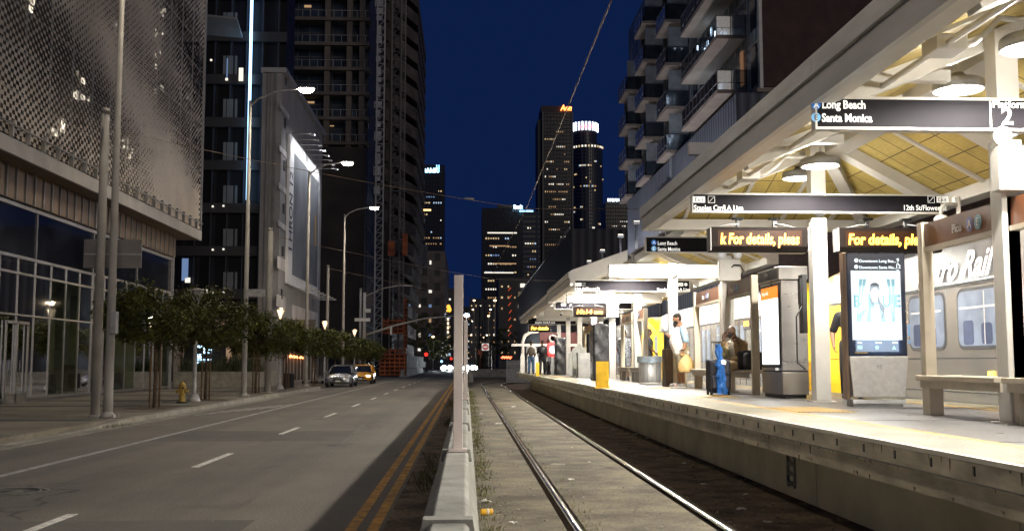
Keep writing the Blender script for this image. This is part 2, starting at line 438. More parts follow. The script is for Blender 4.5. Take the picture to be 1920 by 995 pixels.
# ---------------------------------------------------------------- concrete barrier segments with steel posts
def barrier(y0, y1, label):
    t = wthing('concrete_barrier', label, 'barrier', (-.1, y0, 0), 'concrete barrier segments beside the track')
    s = MB()
    s.prism([(-.42, 0), (-.42, .09), (-.28, .28), (-.17, .88), (-.15, .90), (-.005, .90), (.015, .88), (.06, .2), (.12, .06), (.12, 0)], 'y', y0 + .01, y1 - .01)
    s.build('barrier_body', MAT['concrete_l'], t, bevel=.008)
    s = MB(); s.prism([(-.20, .82), (-.19, .915), (.03, .915), (.045, .82)], 'y', y1 - .13, y1 - .015)
    s.build('joint_collar', MAT['concrete_l'], t)
    return t
yb = [1.2, 4.9, 8.7, 12.5, 16.4, 20.3, 24.5, 29, 34, 40, 47, 55, 64, 74, 86]
for i in range(len(yb) - 1):
    where = ['nearest the camera', 'second from the camera, under the tall pale post', 'third from the camera', 'fourth from the camera', 'fifth from the camera'][i] if i < 5 else 'number %d of the row counting away from the camera' % (i + 1)
    barrier(yb[i], yb[i + 1], 'weathered concrete barrier segment %s' % where)
post_m = mat('dusty pink white post', (.56, .49, .46), .5, .1, .08, 2, .03, .1)
def post(px, pyt, Y, w, label):
    p = at(px, pyt, Y); t = wthing('steel_post', label, 'post', (p.x, Y, .915), 'posts standing on the barrier')
    s = MB(); s.box(p.x - w / 2, p.x + w / 2, Y - w / 2, Y + w / 2, .915, p.z); s.build('shaft', post_m, t, bevel=.004)
    s = MB(); s.box(p.x - w, p.x + w, Y - w, Y + w, .905, .925); s.build('base_plate', post_m, t)
post(860, 516, 8.55, .073, 'tall pale square post standing on the barrier closest to the camera')
post(873.5, 601, 20.4, .07, 'second square post on the barrier, mostly hidden behind the first')
# low dark wall at the far end of the track and far jersey blocks
s = MB(); s.prism([(.15, 0), (.15, 1.0), (.45, 1.0), (.55, 0)], 'y', 86, 110); obj('low_wall', s, MAT['concrete'], 'low grey concrete wall where the rails swing right at the end of the barrier', 'wall')
s = MB(); s.box(.6, 9, 118, 118.4, 0, .9); obj('low_wall', s, MAT['concrete'], 'low pale wall crossing behind the far rails', 'wall')

# ---------------------------------------------------------------- platform
PZ = 1.0; PX0, PX1 = 3.17, 7.46; PY0, PY1 = -6.0, 68.0
M_PLAT = ground_mat('platform concrete', (.115, .112, .116), (.055, .054, .058), .8, 16, .38, cracks(.3, .008, (.1, .1, .1)), .15)
M_LIP = mat('stained platform edge concrete', (.50, .45, .35), .85, 0, .2, 2.2, .3, .6, stretch=(1, 1, 3))
M_WALLP = mat('platform wall concrete', (.52, .47, .34), .9, 0, .12, 1.4, .3, .3)
def tactile(name, c):
    m, t, p = newmat(name); v = pos(t, (1, 1, 0))
    vo = N(t, 'ShaderNodeTexVoronoi'); vo.inputs['Scale'].default_value = 16.5; vo.inputs['Randomness'].default_value = 0
    vo.voronoi_dimensions = '2D'; t.links.new(v, vo.inputs['Vector'])
    h = ramp(t, vo.outputs[0], [(.25, (1, 1, 1)), (.45, (0, 0, 0))])
    col = mixc(t, tuple(x * .45 for x in c), c, h)
    col = mixc(t, col, ramp(t, noise(t, v, 1.5, 5), [(.35, (.7, .7, .7)), (.65, (1.1, 1.1, 1.1))]), 1, 'MULTIPLY')
    t.links.new(col, p.inputs['Base Color']); p.inputs['Roughness'].default_value = .6; bump(t, p, h, .8, .01); return m
M_TAC = tactile('worn tactile paving', (.23, .205, .135)); M_TACY = tactile('yellow tactile pad', (.40, .24, .03))
M_YLINE = mat('yellow platform stripe', (.36, .21, .03), .6, 0, .2, 12, .1, .4)
s = MB(); s.box(PX0 + .004, PX1, PY0, PY1, PZ - .16, PZ); struct(s.build('platform', M_PLAT))
s = MB(); s.box(PX0, PX0 + .5, PY0, PY1 + .003, PZ - .15, PZ - .02); s.box(3.27, 4.3, PY0, PY1, .66, PZ - .15); struct(s.build('platform_edge', M_LIP, bevel=.01))
s = MB()
y = PY0
while y < PY1:
    b = min(PY1, y + 4.6); s.box(4.06, 7.3, y + .008, b - .008, -.08, .66); y = b
struct(s.build('platform_wall', M_WALLP))
s = MB(); s.box(3.20, 3.90, PY0, PY1, PZ, PZ + .004); s.box(6.75, 7.42, PY0, PY1, PZ, PZ + .004); struct(s.build('tactile_strip', M_TAC))
s = MB(); s.box(3.90, 4.0, PY0, PY1, PZ, PZ + .005); s.box(6.65, 6.75, PY0, PY1, PZ, PZ + .005); struct(s.build('platform_stripe', M_YLINE))
s = MB(); s.box(PX0 - .008, PX0 + .035, PY0, PY1, PZ - .02, PZ + .012); struct(s.build('platform_nosing', mat('pale rubber nosing', (.62, .6, .5), .5, 0, .1, 4)))
s = MB()
for (a, b) in ((12.9, 14.3), (18.4, 19.9), (24.6, 26.0), (30, 31.4)): s.box(4.01, 4.75, a, b, PZ, PZ + .006)
struct(s.build('tactile_pad', M_TACY))
s = MB(); rng.seed(91)     # drip stains under the lip and along the beam foot
for _ in range(300):
    y = 4.5 + 50 * rng.random() ** 1.6; w_ = rng.uniform(.01, .07); h_ = rng.uniform(.01, .07) + (rng.random() < .12) * rng.uniform(.03, .09); z_ = .848 if rng.random() < .8 else .70
    s.quad((3.266, y, z_), (3.266, y + w_, z_), (3.266, y + w_ * .6, z_ - h_ * (.5 if z_ < .8 else 1) ), (3.266, y + w_ * .2, z_ - h_ * (.5 if z_ < .8 else 1)))
for _ in range(70):
    y = 4.5 + 40 * rng.random() ** 1.6; w_ = rng.uniform(.008, .03); h_ = rng.uniform(.02, .09); s.quad((3.166, y, .975), (3.166, y + w_, .975), (3.166, y + w_ * .7, .975 - h_), (3.166, y + w_ * .3, .975 - h_))
struct(s.build('edge_stain', mat('brown black grime', (.13, .10, .065), .9, 0, .4, 8)))
s = MB(); rng.seed(92)     # gum spots and dark scuffs on the deck
for _ in range(170):
    x = rng.uniform(4.05, 6.6); y = rng.uniform(9, 40); r_q = rng.uniform(.012, .035); n_q = 8
    s.add([(x + r_q * math.cos(2 * PI * q / n_q) * rng.uniform(.7, 1.2), y + r_q * math.sin(2 * PI * q / n_q) * rng.uniform(.8, 1.5), PZ + .003) for q in range(n_q)], [tuple(range(n_q))])
struct(s.build('deck_stain', mat('old gum spots', (.03, .028, .028), .8)))
s = MB()
y = 8.0
while y < 60: s.box(4.0, 6.65, y, y + .012, PZ, PZ + .002); y += 3.05
struct(s.build('deck_joint', MAT['black']))
s = MB()     # bolt slots along the lip
y = 6.0
while y < 34: s.cbox((PX0 - .001, y, .925), (.012, .025, .06)); y += .62
struct(s.build('edge_bolt', MAT['black']))
# step irons set in the platform wall
w = thing('step_irons', 'black rung ladder recessed in the platform wall beside the dirt', 'ladder', (4.04, 13.3, .05))
s = MB()
for k in range(2): s.cbox((0, (-1) ** k * .13, .24), (.03, .03, .46))
s.build('side_rail', MAT['concrete'], w)
for k in range(4):
    s = MB(); s.cbox((-.005, 0, .06 + k * .12), (.03, .24, .05)); s.build('rung', MAT['black'], w)
# ---------------------------------------------------------------- lettering
def text(s, size, loc, m, parent, face='-y', name='lettering', bold=.0, align='LEFT', shear=0, ext=.002, sx=1, space=1, fit=None):
    cu = bpy.data.curves.new(name, 'FONT'); cu.body = s; cu.size = size; cu.offset = bold; cu.extrude = ext; cu.align_x = align; cu.shear = shear; cu.space_character = space
    cu.resolution_u = 3
    o = bpy.data.objects.new(name, cu)
    me = bpy.data.meshes.new_from_object(o)
    bpy.data.objects.remove(o)
    if fit:
        xs = [v.co.x for v in me.vertices]; sx = (fit[1] - fit[0]) / (max(xs) - min(xs)); loc = (fit[0] - min(xs) * sx, loc[1], loc[2])
    me.name = name; me.materials.clear(); me.materials.append(m)
    rot = {'-y': Matrix.Rotation(R(90), 4, 'X'), '-x': Matrix.Rotation(R(-90), 4, 'Z') @ Matrix.Rotation(R(90), 4, 'X'),
           '+x': Matrix.Rotation(R(90), 4, 'Z') @ Matrix.Rotation(R(90), 4, 'X')}[face] if isinstance(face, str) else face
    me.transform(Matrix.Translation(Vector(loc) - ORG.get(parent, Vector())) @ rot @ Matrix.Scale(sx, 4, (1, 0, 0)))
    n = bpy.data.objects.new(name, me); COL.objects.link(n); n.parent = parent; ORG[n] = ORG.get(parent, Vector())
    return n
def disc(c, r, m, parent, name, face='-y', n=24, t=.003):
    s = MB()
    M = {'-y': Matrix.Rotation(R(90), 3, 'X'), '-x': Matrix.Rotation(R(-90), 3, 'Y'), '+x': Matrix.Rotation(R(90), 3, 'Y')}[face]
    s.lathe([(r, 0), (r, t)], c, n, M, False); return s.build(name, m, parent)
def arrow(s, c, r, y):     # up arrow
    x, z = c
    for (a, b) in (((x, z - r * .6), (x, z + r * .6)), ((x - r * .45, z + r * .12), (x, z + r * .6)), ((x + r * .45, z + r * .12), (x, z + r * .6))):
        s.bar((a[0], y, a[1]), (b[0], y, b[1]), r * .2, .004)
BLUE = emit('line bullet blue', (.05, .25, .75), .25, (.03, .16, .5)); AQUA = emit('line bullet aqua', (.2, .5, .85), .3, (.15, .38, .65))
DARKTXT = mat('dark lettering', (.03, .03, .05), .5)

# ---------------------------------------------------------------- columns, cross beams, lamps
COLY = [4.6, 10.4, 16.2, 22.0, 27.9, 33.75, 39.7, 45.4, 51.2, 57.0, 62.8]
CX = 5.42
LENS = emit('lamp lens', (1, .97, .88), 26, (.9, .9, .9))
def column(i, y):
    ordn = ['behind the frame edge', 'nearest, at the right edge of the photo', 'between the ticket cabinet and the lit display', 'with the emergency lamps behind the first message board',
            'beside the bearded man', 'between bench shelters, in front of the mesh bin', 'behind the yellow gate mat and black wrapped machine', 'beyond the black wrapped machine', 'before the far black wrapped machine', 'near the red round light', 'last one by the far platform end'][i]
    t = wthing('canopy_column', 'square white steel column %s' % ordn, 'column', (CX, y, PZ), 'white columns along the middle of the platform')
    top = 4.95 if y < 21 or y > 34 else 4.2
    s = MB(); w = .115
    s.box(CX - w, CX + w, y - w, y + w, PZ + .02, 3.82); s.box(CX - w, CX + w, y - w, y + w, 4.17, top)
    s.build('shaft', MAT['paint_white'], t, bevel=.008)
    s = MB(); s.box(CX - .17, CX + .17, y - .17, y + .17, PZ, PZ + .02); s.build('base_plate', MAT['paint_white'], t)
    s = MB(); s.box(*((3.70, 7.2, y - .08, y + .10, 3.92, 4.14) if i in (1, 2, 3, 5, 7, 10) else (3.72, 6.7 if i == 4 else 7.3, y - .11, y + .11, 3.82, 4.17))); s.build('cross_beam', MAT['paint_white'], t, bevel=.01)
    s = MB(); s.lathe([(.10, 0), (.10, .04), (.07, .06), (.02, .065)], (CX, y - .11, 3.93), 20, Matrix.Rotation(R(90), 3, 'X')); s.build('cap', MAT['paint_grey'], t)
    if i in (1, 3, 6):   # electrical box with two emergency lamp heads
        s = MB(); s.box(CX - .22, CX + .22, y - .30, y - .118, 3.28, 3.72); s.build('junction_box', MAT['paint_white'], t, bevel=.01)
        for sx in (-1, 1):
            s = MB(); Mx = Matrix.Rotation(R(90 + 12), 3, 'X')
            s.lathe([(.045, -.06), (.085, .0), (.095, .03), (.085, .035), (.07, .02)], (CX + sx * .17, y - .27, 3.82), 18, Mx); s.build('emergency_lamp', MAT['paint_white'], t)
            s = MB(); s.lathe([(.078, .024), (.05, .04), (.01, .045)], (CX + sx * .17, y - .27, 3.82), 14, Mx); s.build('lamp_glass', emit('clear lamp glass', (1, 1, 1), .2, (.5, .5, .5)), t)
        s = MB(); s.tube([(CX + .03, y - .32, 3.55), (CX + .06, y - .36, 3.6), (CX + .2, y - .35, 3.6), (CX + .3, y - .2, 3.5), (CX + .25, y, 3.3)], .012, 6); s.build('cable', MAT['rubber'], t)
    return t
def camera_box(): pass
for i, y in enumerate(COLY): column(i, y)
def pend(name, c, label, power, group='round pendant lamps under the canopies', col=(1, .94, .83)):
    t = wthing(name, label, 'lamp', c, group)
    s = MB(); s.lathe([(.02, .21), (.06, .20), (.10, .15), (.25, .115), (.275, .095), (.285, 0), (.265, -.008), (.26, .02), (.18, .09), (.02, .11)], c, 28); s.build('lamp_shade', MAT['paint_grey'], t)
    s = MB(); s.lathe([(.255, .03), (.2, .002), (.1, -.012), (.01, -.016)], c, 24); s.build('lens', LENS, t)
    s = MB(); s.tube([Vector(c) + Vector((0, 0, .19)), Vector(c) + Vector((0, 0, .36)), Vector(c) + Vector((0, .12, .52)), Vector(c) + Vector((0, .30, .5))], .02, 8); s.build('stem', MAT['paint_white'], t)
    l = bpy.data.lights.new('lens_glow', 'POINT'); l.shadow_soft_size = .05; l.energy = power * .09; l.color = col
    o = bpy.data.objects.new('lens_glow', l); COL.objects.link(o); o.location = Vector(c) + Vector((0, 0, -.13))
    l = bpy.data.lights.new('pendant_light', 'SPOT'); l.shadow_soft_size = .08; l.spot_size = R(168); l.spot_blend = .25; l.energy = power; l.color = col
    o = bpy.data.objects.new('pendant_light', l); COL.objects.link(o); o.location = Vector(c) + Vector((0, 0, -.085))
LAMPP = 640
for i, y in enumerate(COLY):
    for k, dy in enumerate((-1.2, 1.2)):
        zz = (4.42, 4.66)[k]
        if 21 < y < 23 or 25 < y < 31 or (y > 50 and k == 0): continue
        where = ['behind the frame edge', 'by the platform number sign', 'above the exit sign', '', '', 'at the near end of the second canopy', 'under the second canopy', 'under the third canopy', 'deep under the third canopy', 'deeper under the third canopy', 'at the far end of the third canopy'][i]
        pend('pendant_lamp', (CX - .33 + .45 * k, y + dy, zz), 'round dish lamp %s, %s side of column' % (where, ('near', 'far')[k]), LAMPP * (1.0 if i < 5 else 1.25))
# lower floods on the open columns between the canopies
for i, y in ((3, 22.0), (4, 27.9)):
    pend('pendant_lamp', (CX - .30, y + (.6 if i == 3 else -.75), 4.52), 'round dish lamp over the open platform behind the %s column' % ('message board' if i == 3 else 'destination sign'), LAMPP * 1.6)

# ---------------------------------------------------------------- canopies
def plank_mat():
    m, t, p = newmat('yellow stained plank ceiling')
    g = N(t, 'ShaderNodeNewGeometry'); sp = N(t, 'ShaderNodeSeparateXYZ'); t.links.new(g.outputs['Position'], sp.inputs[0])
    def lines(sock, sc, w):
        a = N(t, 'ShaderNodeMath', operation='MULTIPLY'); t.links.new(sock, a.inputs[0]); a.inputs[1].default_value = sc
        f = N(t, 'ShaderNodeMath', operation='FRACT'); t.links.new(a.outputs[0], f.inputs[0])
        l = N(t, 'ShaderNodeMath', operation='LESS_THAN'); t.links.new(f.outputs[0], l.inputs[0]); l.inputs[1].default_value = w; return l.outputs[0]
    lx = lines(sp.outputs[0], 1 / .42, .045); ly = lines(sp.outputs[1], 1 / .55, .05)
    fine = lines(sp.outputs[1], 1 / .11, .12)
    mx = N(t, 'ShaderNodeMath', operation='MAXIMUM'); t.links.new(lx, mx.inputs[0]); t.links.new(ly, mx.inputs[1])
    n = noise(t, pos(t, (1, 1, 1)), 2.2, 5); n2 = noise(t, pos(t, (18, 2, 2)), 3, 3)
    c = ramp(t, n, [(.3, (.46, .345, .095)), (.7, (.60, .465, .15))])
    c = mixc(t, c, ramp(t, n2, [(.3, (.86, .86, .86)), (.7, (1.08, 1.08, 1.08))]), 1, 'MULTIPLY')
    f2 = N(t, 'ShaderNodeMath', operation='MULTIPLY'); t.links.new(fine, f2.inputs[0]); f2.inputs[1].default_value = .22
    c = mixc(t, c, (.24, .15, .03), f2.outputs[0]); c = mixc(t, c, (.12, .075, .02), mx.outputs[0])
    t.links.new(c, p.inputs['Base Color']); p.inputs['Roughness'].default_value = .62
    return m
M_PLANK = plank_mat()
def canopy(label, ly0, ly1, ry0, ry1, X0=3.40, X1=8.0, XR=6.0, ze=4.14, zt=4.58, zr=5.25, hip_far=None, rib=3.0, open_near=False, lx=None):
    t = wthing('platform_canopy', label, 'canopy', (XR, min(ly0, ry0), 4.1), 'pitched station canopies')
    P = MAT['paint_white']
    s = MB(); s.box(X0 - .02, X0 + .05, ly0, ly1, ze, zt - .20); s.build('fascia', MAT['fascia'], t)
    s = MB(); y = ly0
    while y < ly1: b = min(y + 2.35, ly1); s.box(X0 - .055, X0 + .05, y + .005, b - .005, zt - .19, zt); y = b
    s.build('gutter_fascia', MAT['fascia2'], t)
    s = MB(); s.box(X0 + .05, X0 + .22, ly0, ly1, ze + .01, ze + .05); s.box(X0 + .22, X0 + .27, ly0, ly1, ze + .03, ze + .24); s.build('soffit', P, t)
    sl = (zr - (ze + .2)) / (XR - X0 - .27)
    s = MB()   # left slope: roof sheet and planks
    xl = X0 + .27; lxr = lx or XR
    zz = lambda x: ze + .2 + (x - xl) * sl
    s.slab([(xl, ly0, zz(xl)), (lxr, ly0, zz(lxr)), (lxr, hip_far or ly1, zz(lxr)), (xl, ly1, zz(xl))], .02); s.build('ceiling', M_PLANK, t)
    s = MB(); zo = lambda x: zt + (x - X0) * (zr + .22 - zt) / (XR - X0)
    s.slab([(X0 + .05, ly0, zo(X0)), (lxr, ly0, zo(lxr)), (lxr, hip_far or ly1, zo(lxr)), (X0 + .05, ly1, zo(X0))], .06); s.build('roof', MAT['fascia'], t)
    # near and far rakes of the left slab
    for yy in ([ly0, ly1] if not hip_far else [ly0]):
        s = MB(); s.prism([(X0, ze), (X0, zt + .03), (lxr, zo(lxr) + .09), (lxr, zz(lxr) - .03), (xl, ze)], 'y', yy - .02, yy + .05); s.build('rake_board', P, t)
    # right slope
    xr = X1 - .25; sr = (zr - (ze + .16)) / (xr - XR); zq = lambda x: zr - (x - XR) * sr
    s = MB(); s.slab([(XR, ry0, zr), (xr, ry0, zq(xr)), (xr, ry1, zq(xr)), (XR, hip_far or ry1, zr)], .02); s.build('ceiling', M_PLANK, t)
    s = MB(); s.slab([(XR, ry0, zr + .22), (X1, ry0, zt), (X1, ry1, zt), (XR, hip_far or ry1, zr + .22)], .06); s.build('roof', MAT['fascia'], t)
    s = MB(); s.box(xr - .05, X1, ry0, ry1, ze - .02, ze + .17); s.box(X1 - .07, X1, ry0, ry1, ze + .17, zt); s.build('eave_beam', P, t)
    for yy in [ry0] if hip_far else [ry0, ry1]:
        s = MB(); s.prism([(XR - .02, zr + .26), (XR - .02, zr - .02), (X1, ze), (X1, zt + .03)], 'y', yy - .02, yy + .05); s.build('rake_board', P, t)
    # rafters: wide box ones and slim ribs
    y = ry1 - .2 if not hip_far else hip_far - .35; k = 0
    while y > ry0 + .2:
        s = MB(); w, h = ((.30, .2) if k % 2 == 0 else (.09, .05))
        s.bar((XR + .1, y, zr - h / 2 - .03), (xr, y, zq(xr) - h / 2), w, h); s.build('rafter', P, t)
        if ly0 < y < ly1 - 1:
            s = MB(); s.bar((lxr - .1, y, zz(lxr) - h / 2), (xl, y, zz(xl) - h / 2), w * .7, h); s.build('rafter', P, t)
        y -= rib / 2; k += 1
    s = MB(); a = max(ly0, ry0) if lx is None else ry0
    s.box(XR - .20, XR + .20, a, hip_far or min(ly1, ry1), zr - .26, zr - .02); s.build('ridge_beam', P, t)
    if hip_far:
        s = MB(); s.slab([(xl, ly1 - .06, ze + .2), (xr, ly1 - .06, ze + .2), (XR, hip_far, zr), (xl + .9, hip_far, zr)], .02); s.build('ceiling', M_PLANK, t)
        s = MB(); s.slab([(X0, ly1, zt), (X1, ly1, zt), (XR, hip_far, zr + .22), (X0 + 1.4, hip_far, zr + .22)], .05); s.build('roof', MAT['fascia'], t)
        s = MB(); s.bar((XR, hip_far, zr - .12), (xr, ly1 - .1, ze + .1), .20, .18); s.build('hip_rafter', P, t)
        s = MB(); s.box(xl, XR - .2, hip_far - .14, hip_far + .02, zr - .22, zr - .02); s.build('tie_beam', P, t)
        for q in range(4):
            x = xl + .5 + q * .95
            s = MB(); s.bar((x, ly1 - .1, ze + .19), (x + .0, hip_far + .05, zr - .02), .07, .05); s.build('rib', P, t)
        s = MB(); s.box(X0 - .02, X1, ly1 - .05, ly1 + .02, ze, zt); s.box(X0 + .05, X1, ly1 - .25, ly1 - .05, ze + .0, ze + .2); s.build('end_fascia', P, t)
    return t
cA = canopy('nearest pitched canopy with yellow plank ceiling filling the upper right', 3.0, 20.4, 3.0, 20.4, hip_far=17.4, rib=3.2)
canopy('second canopy with its left roof slab rising to an open pale tip', 34.9, 44.4, 27.0, 44.4, X0=3.40, XR=5.75, zr=5.15, lx=5.3, rib=3)
canopy('third canopy, low and long, reaching the far platform end', 44.7, 68.0, 44.7, 68.0, X0=3.42, XR=5.75, ze=4.08, zt=4.48, zr=5.0, rib=4)
# conduits and the outlet boxes of the near canopy
s = MB(); s.tube([(4.25, 3.0, 4.42), (4.25, 11.3, 4.42)], .03, 8); s.tube([(4.25, 11.6, 4.42), (4.25, 17.0, 4.42)], .03, 8); s.tube([(4.40, 3.0, 4.50), (4.40, 16.9, 4.50)], .016, 6)
s.build('conduit', MAT['paint_white'], cA)
for y in (9.2, 15.9):
    s = MB(); s.box(4.14, 4.42, y - .16, y + .16, 4.36, 4.50); s.build('outlet_box', MAT['paint_white'], cA, bevel=.008)
    s = MB(); s.tube([(4.40, y, 4.42), (4.55, y, 4.46), (4.75, y + .1, 4.62), (4.95, y + .3, 4.80), (5.15, y + .35, 4.80), (5.25, y + .1, 4.74)], .028, 8); s.build('conduit', MAT['paint_white'], cA)
for y in (10.9, 14.1):
    s = MB(); s.box(4.15, 5.1, y - .06, y + .06, 4.56, 4.68); s.build('tie_beam', MAT['paint_white'], cA)

# ---------------------------------------------------------------- overhead signs
def board(label, y, xa, xb, z0=3.865, z1=4.165, group='charcoal overhead direction signs'):
    t = wthing('overhead_sign', label, 'sign', ((xa + xb) / 2, y, z0), group)
    s = MB(); s.box(xa, xb, y - .05, y + .05, z0, z1); s.build('panel', MAT['sign'], t)
    s = MB(); s.box(xa - .02, xb + .02, y - .06, y + .06, z1, z1 + .025); s.box(xa - .02, xb + .02, y - .06, y + .06, z0 - .025, z0); s.box(xa - .02, xa, y - .06, y + .06, z0, z1); s.box(xb, xb + .02, y - .06, y + .06, z0, z1)
    s.build('frame', MAT['paint_white'], t); return t
def exitbox(t, x, z, y, h=.09):
    s = MB(); s.cbox((x, y, z), (h * 2.0, .006, h * 1.05)); s.build('exit_plate', MAT['text_w'], t)
    text('Exit', h * .98, (x - h * .8, y - .005, z - h * .33), DARKTXT, t)
def stairs_icon(t, x, z, y, h=.1):
    s = MB()
    for (a, b, c, d) in ((-.5, -.5, .5, -.5), (.5, -.5, .5, .5), (.5, .5, -.5, .5), (-.5, .5, -.5, -.5)): s.bar((x + a * h, y, z + b * h), (x + c * h, y, z + d * h), .006, .004)
    s.bar((x - .35 * h, y, z - .35 * h), (x + .35 * h, y, z + .35 * h), h * .18, .004); s.build('stairs_icon', MAT['text_w'], t)
TW = MAT['text_w']
# platform 2 sign
y = 10.25; b = board('charcoal Platform 2 sign reading Long Beach and Santa Monica, upper right', y, 3.44, 7.3, 3.91, 4.19); yf = y - .056
p = at(1541, 228, yf); text('Santa Monica', .115, (p.x, yf, p.z), TW, b, bold=.003, sx=.82); p = at(1541, 203, yf); text('Long Beach', .115, (p.x - .0, yf, p.z), TW, b, bold=.003, sx=.82)
p = at(1530, 220, yf); disc((p.x, yf, p.z), .046, AQUA, b, 'line_bullet'); text('E', .075, (p.x - .02, yf - .006, p.z - .028), DARKTXT, b)
p = at(1530, 197, yf); disc((p.x, yf, p.z), .046, BLUE, b, 'line_bullet'); text('A', .08, (p.x - .026, yf - .006, p.z - .028), TW, b)
p = at(1857, 210, yf); s = MB(); s.box(p.x - .008, p.x + .008, yf - .004, yf, 3.92, 4.18); s.build('divider', TW, b)
p = at(1861, 202, yf); text('Platform', .105, (p.x, yf, p.z), TW, b, bold=.002)
p = at(1878, 233, yf); text('2', .24, (p.x, yf, p.z), TW, b, bold=.005)
# exit sign of the first canopy
y = 16.02; b = board('long sign reading Staples Ctr/LA Live and 12th St/Flower St under near canopy', y, 3.44, 7.28, 3.90, 4.15); yf = y - .056
p = at(1301, 394, yf); text('Staples Ctr/LA Live', .115, (p.x, yf, p.z), TW, b, bold=.0006, sx=.84); p = at(1693, 394, yf); text('12th St/Flower St', .115, (p.x - .0, yf, p.z), TW, b, bold=.0006, sx=.84)
p = at(1311, 374, yf); exitbox(b, p.x, p.z, yf); p = at(1334, 374, yf); stairs_icon(b, p.x, p.z, yf)
p = at(1767, 374, yf); exitbox(b, p.x, p.z, yf); p = at(1746, 374, yf); stairs_icon(b, p.x, p.z, yf)
p = at(1791, 374, yf); disc((p.x, yf, p.z), .05, TW, b, 'arrow_disc'); s = MB(); arrow(s, (p.x, p.z), .05, yf - .006); s.build('arrow', DARKTXT, b)
# destination sign between the canopies
y = 21.82; b = board('sign reading Long Beach and Santa Monica beyond the near canopy', y, 3.70, 7.0, 3.88, 4.17); yf = y - .056
p = at(1233, 459, yf); text('Long Beach', .11, (p.x, yf, p.z), TW, b, bold=.002, sx=.8); p = at(1233, 470, yf); text('Santa Monica', .11, (p.x, yf, p.z), TW, b, bold=.002, sx=.8)
for (py, m, ch) in ((454.5, BLUE, 'A'), (466, AQUA, 'E')):
    p = at(1226, py, yf); disc((p.x, yf, p.z), .055, m, b, 'line_bullet'); text(ch, .09, (p.x - .027, yf - .006, p.z - .03), TW, b)
s = MB(); s.box(5.46, 5.475, yf - .004, yf, 3.88, 4.17); s.build('divider', TW, b)
text('Platform', .09, (6.45, yf, 4.06), TW, b); text('2', .16, (6.62, yf, 3.91), TW, b)
# exit sign of the second canopy
y = 33.57; b = board('exit sign reading 12th St/Flower St at the front of the second canopy', y, 3.42, 7.05, 3.86, 4.18); yf = y - .056
p = at(1078, 544, yf); text('12th St/Flower St', .13, (p.x, yf, p.z), TW, b, bold=.004, sx=.85); p = at(1232, 545, yf); text('Staples Ctr/LA Live', .135, (p.x, yf, p.z), TW, b, bold=.002)
p = at(1084, 533, yf); exitbox(b, p.x, p.z, yf, .1); p = at(1094, 533, yf); stairs_icon(b, p.x, p.z, yf); p = at(1071.5, 533, yf); disc((p.x, yf, p.z), .05, TW, b, 'arrow_disc')
p = at(1275, 533, yf); exitbox(b, p.x, p.z, yf, .1); p = at(1286, 533, yf); disc((p.x, yf, p.z), .05, TW, b, 'arrow_disc')
y = 45.2; b = board('small distant exit sign deep under the second canopy', y, 3.75, 7.0, 3.88, 4.16); yf = y - .056
exitbox(b, 4.1, 4.05, yf, .1); stairs_icon(b, 4.4, 4.05, yf)
y = 62.6; b = board('small exit sign over the far platform end', y, 3.6, 6.4, 3.84, 4.2); yf = y - .056
text('Staples Ctr/LA Live', .15, (4.0, yf, 3.90), TW, b, bold=.002); exitbox(b, 4.2, 4.1, yf, .1)

# ---------------------------------------------------------------- amber message boards
def led_board(label, xa, xb, yc, msg, zc=3.50, size=.27, hang=True, tx=0, d=.26):
    t = wthing('message_board', label, 'message board', ((xa + xb) / 2, yc, zc), 'amber led message boards')
    s = MB(); s.prism([(yc - d / 2, zc + .17), (yc + d / 2, zc + .17), (yc + d / 2, zc - .2), (yc - d / 2 + .05, zc - .2), (yc - d / 2, zc - .13)], 'x', xa, xb); s.build('housing', mat('dark bronze housing', (.010, .007, .006), .7, 0, .15, spec=.08), t)
    for (q0, q1) in ((xa - .012, xa), (xb, xb + .012)): s = MB(); s.box(q0, q1, yc - d / 2, yc + d / 2, zc - .19, zc + .165); s.build('end_cap', MAT['paint_grey'], t)
    s = MB(); s.box(xa + .1, xb - .1, yc - d / 2 - .004, yc - d / 2 - .001, zc - .115, zc + .115); s.build('display_glass', mat('brown display glass', (.022, .008, .003), .5, spec=.15), t)
    text(msg, size, ((xa + xb) / 2 + tx, yc - d / 2 - .008, zc - .09), MAT['led'], t, bold=size * .03, align='LEFT', shear=.12, fit=(xa + .14, xb - .14))
    if hang:
        for x in (xa + (xb - xa) * .3, xa + (xb - xa) * .68):
            s = MB(); s.box(x - .03, x + .03, yc - .03, yc + .03, zc + .17, 3.82); s.box(x - .08, x + .08, yc - .06, yc + .06, 3.80, 3.825); s.build('hanger', MAT['black'], t)
        s = MB(); x = xa + (xb - xa) * .3; s.tube([(x, yc - .05, 3.72), (x - .15, yc - .06, 3.72), (x - .3, yc - .05, 3.68), (x - .42, yc, zc + .17)], .01, 6); s.build('cable', MAT['paint_grey'], t); s = MB()
        x = xa + (xb - xa) * .68; s.tube([(x, yc - .05, 3.73), (x + .15, yc - .06, 3.71), (x + .35, yc - .05, 3.66), (x + .4, yc, zc + .17)], .01, 6); s.build('cable', MAT['paint_grey'], t)
    return t
a = at(1330, 440, 16.2).x; b2 = at(1510, 440, 16.2).x
led_board('amber message board reading k For details, pleas beside the ticket cabinet column', a, b2, 16.2, 'k For details, pleas', size=.23)
a = at(1568, 440, 16.2).x; led_board('amber message board reading For details, please above the lit display', a, a + 1.62, 16.2, 'For details, please', size=.23)
led_board('amber message board under the second canopy above the black wrapped machine', 3.95, 5.2, 39.7, '10:14 am', size=.22)
led_board('amber message board over the far platform end', 3.5, 4.75, 60.5, 'For details', zc=3.55, size=.24, hang=False)

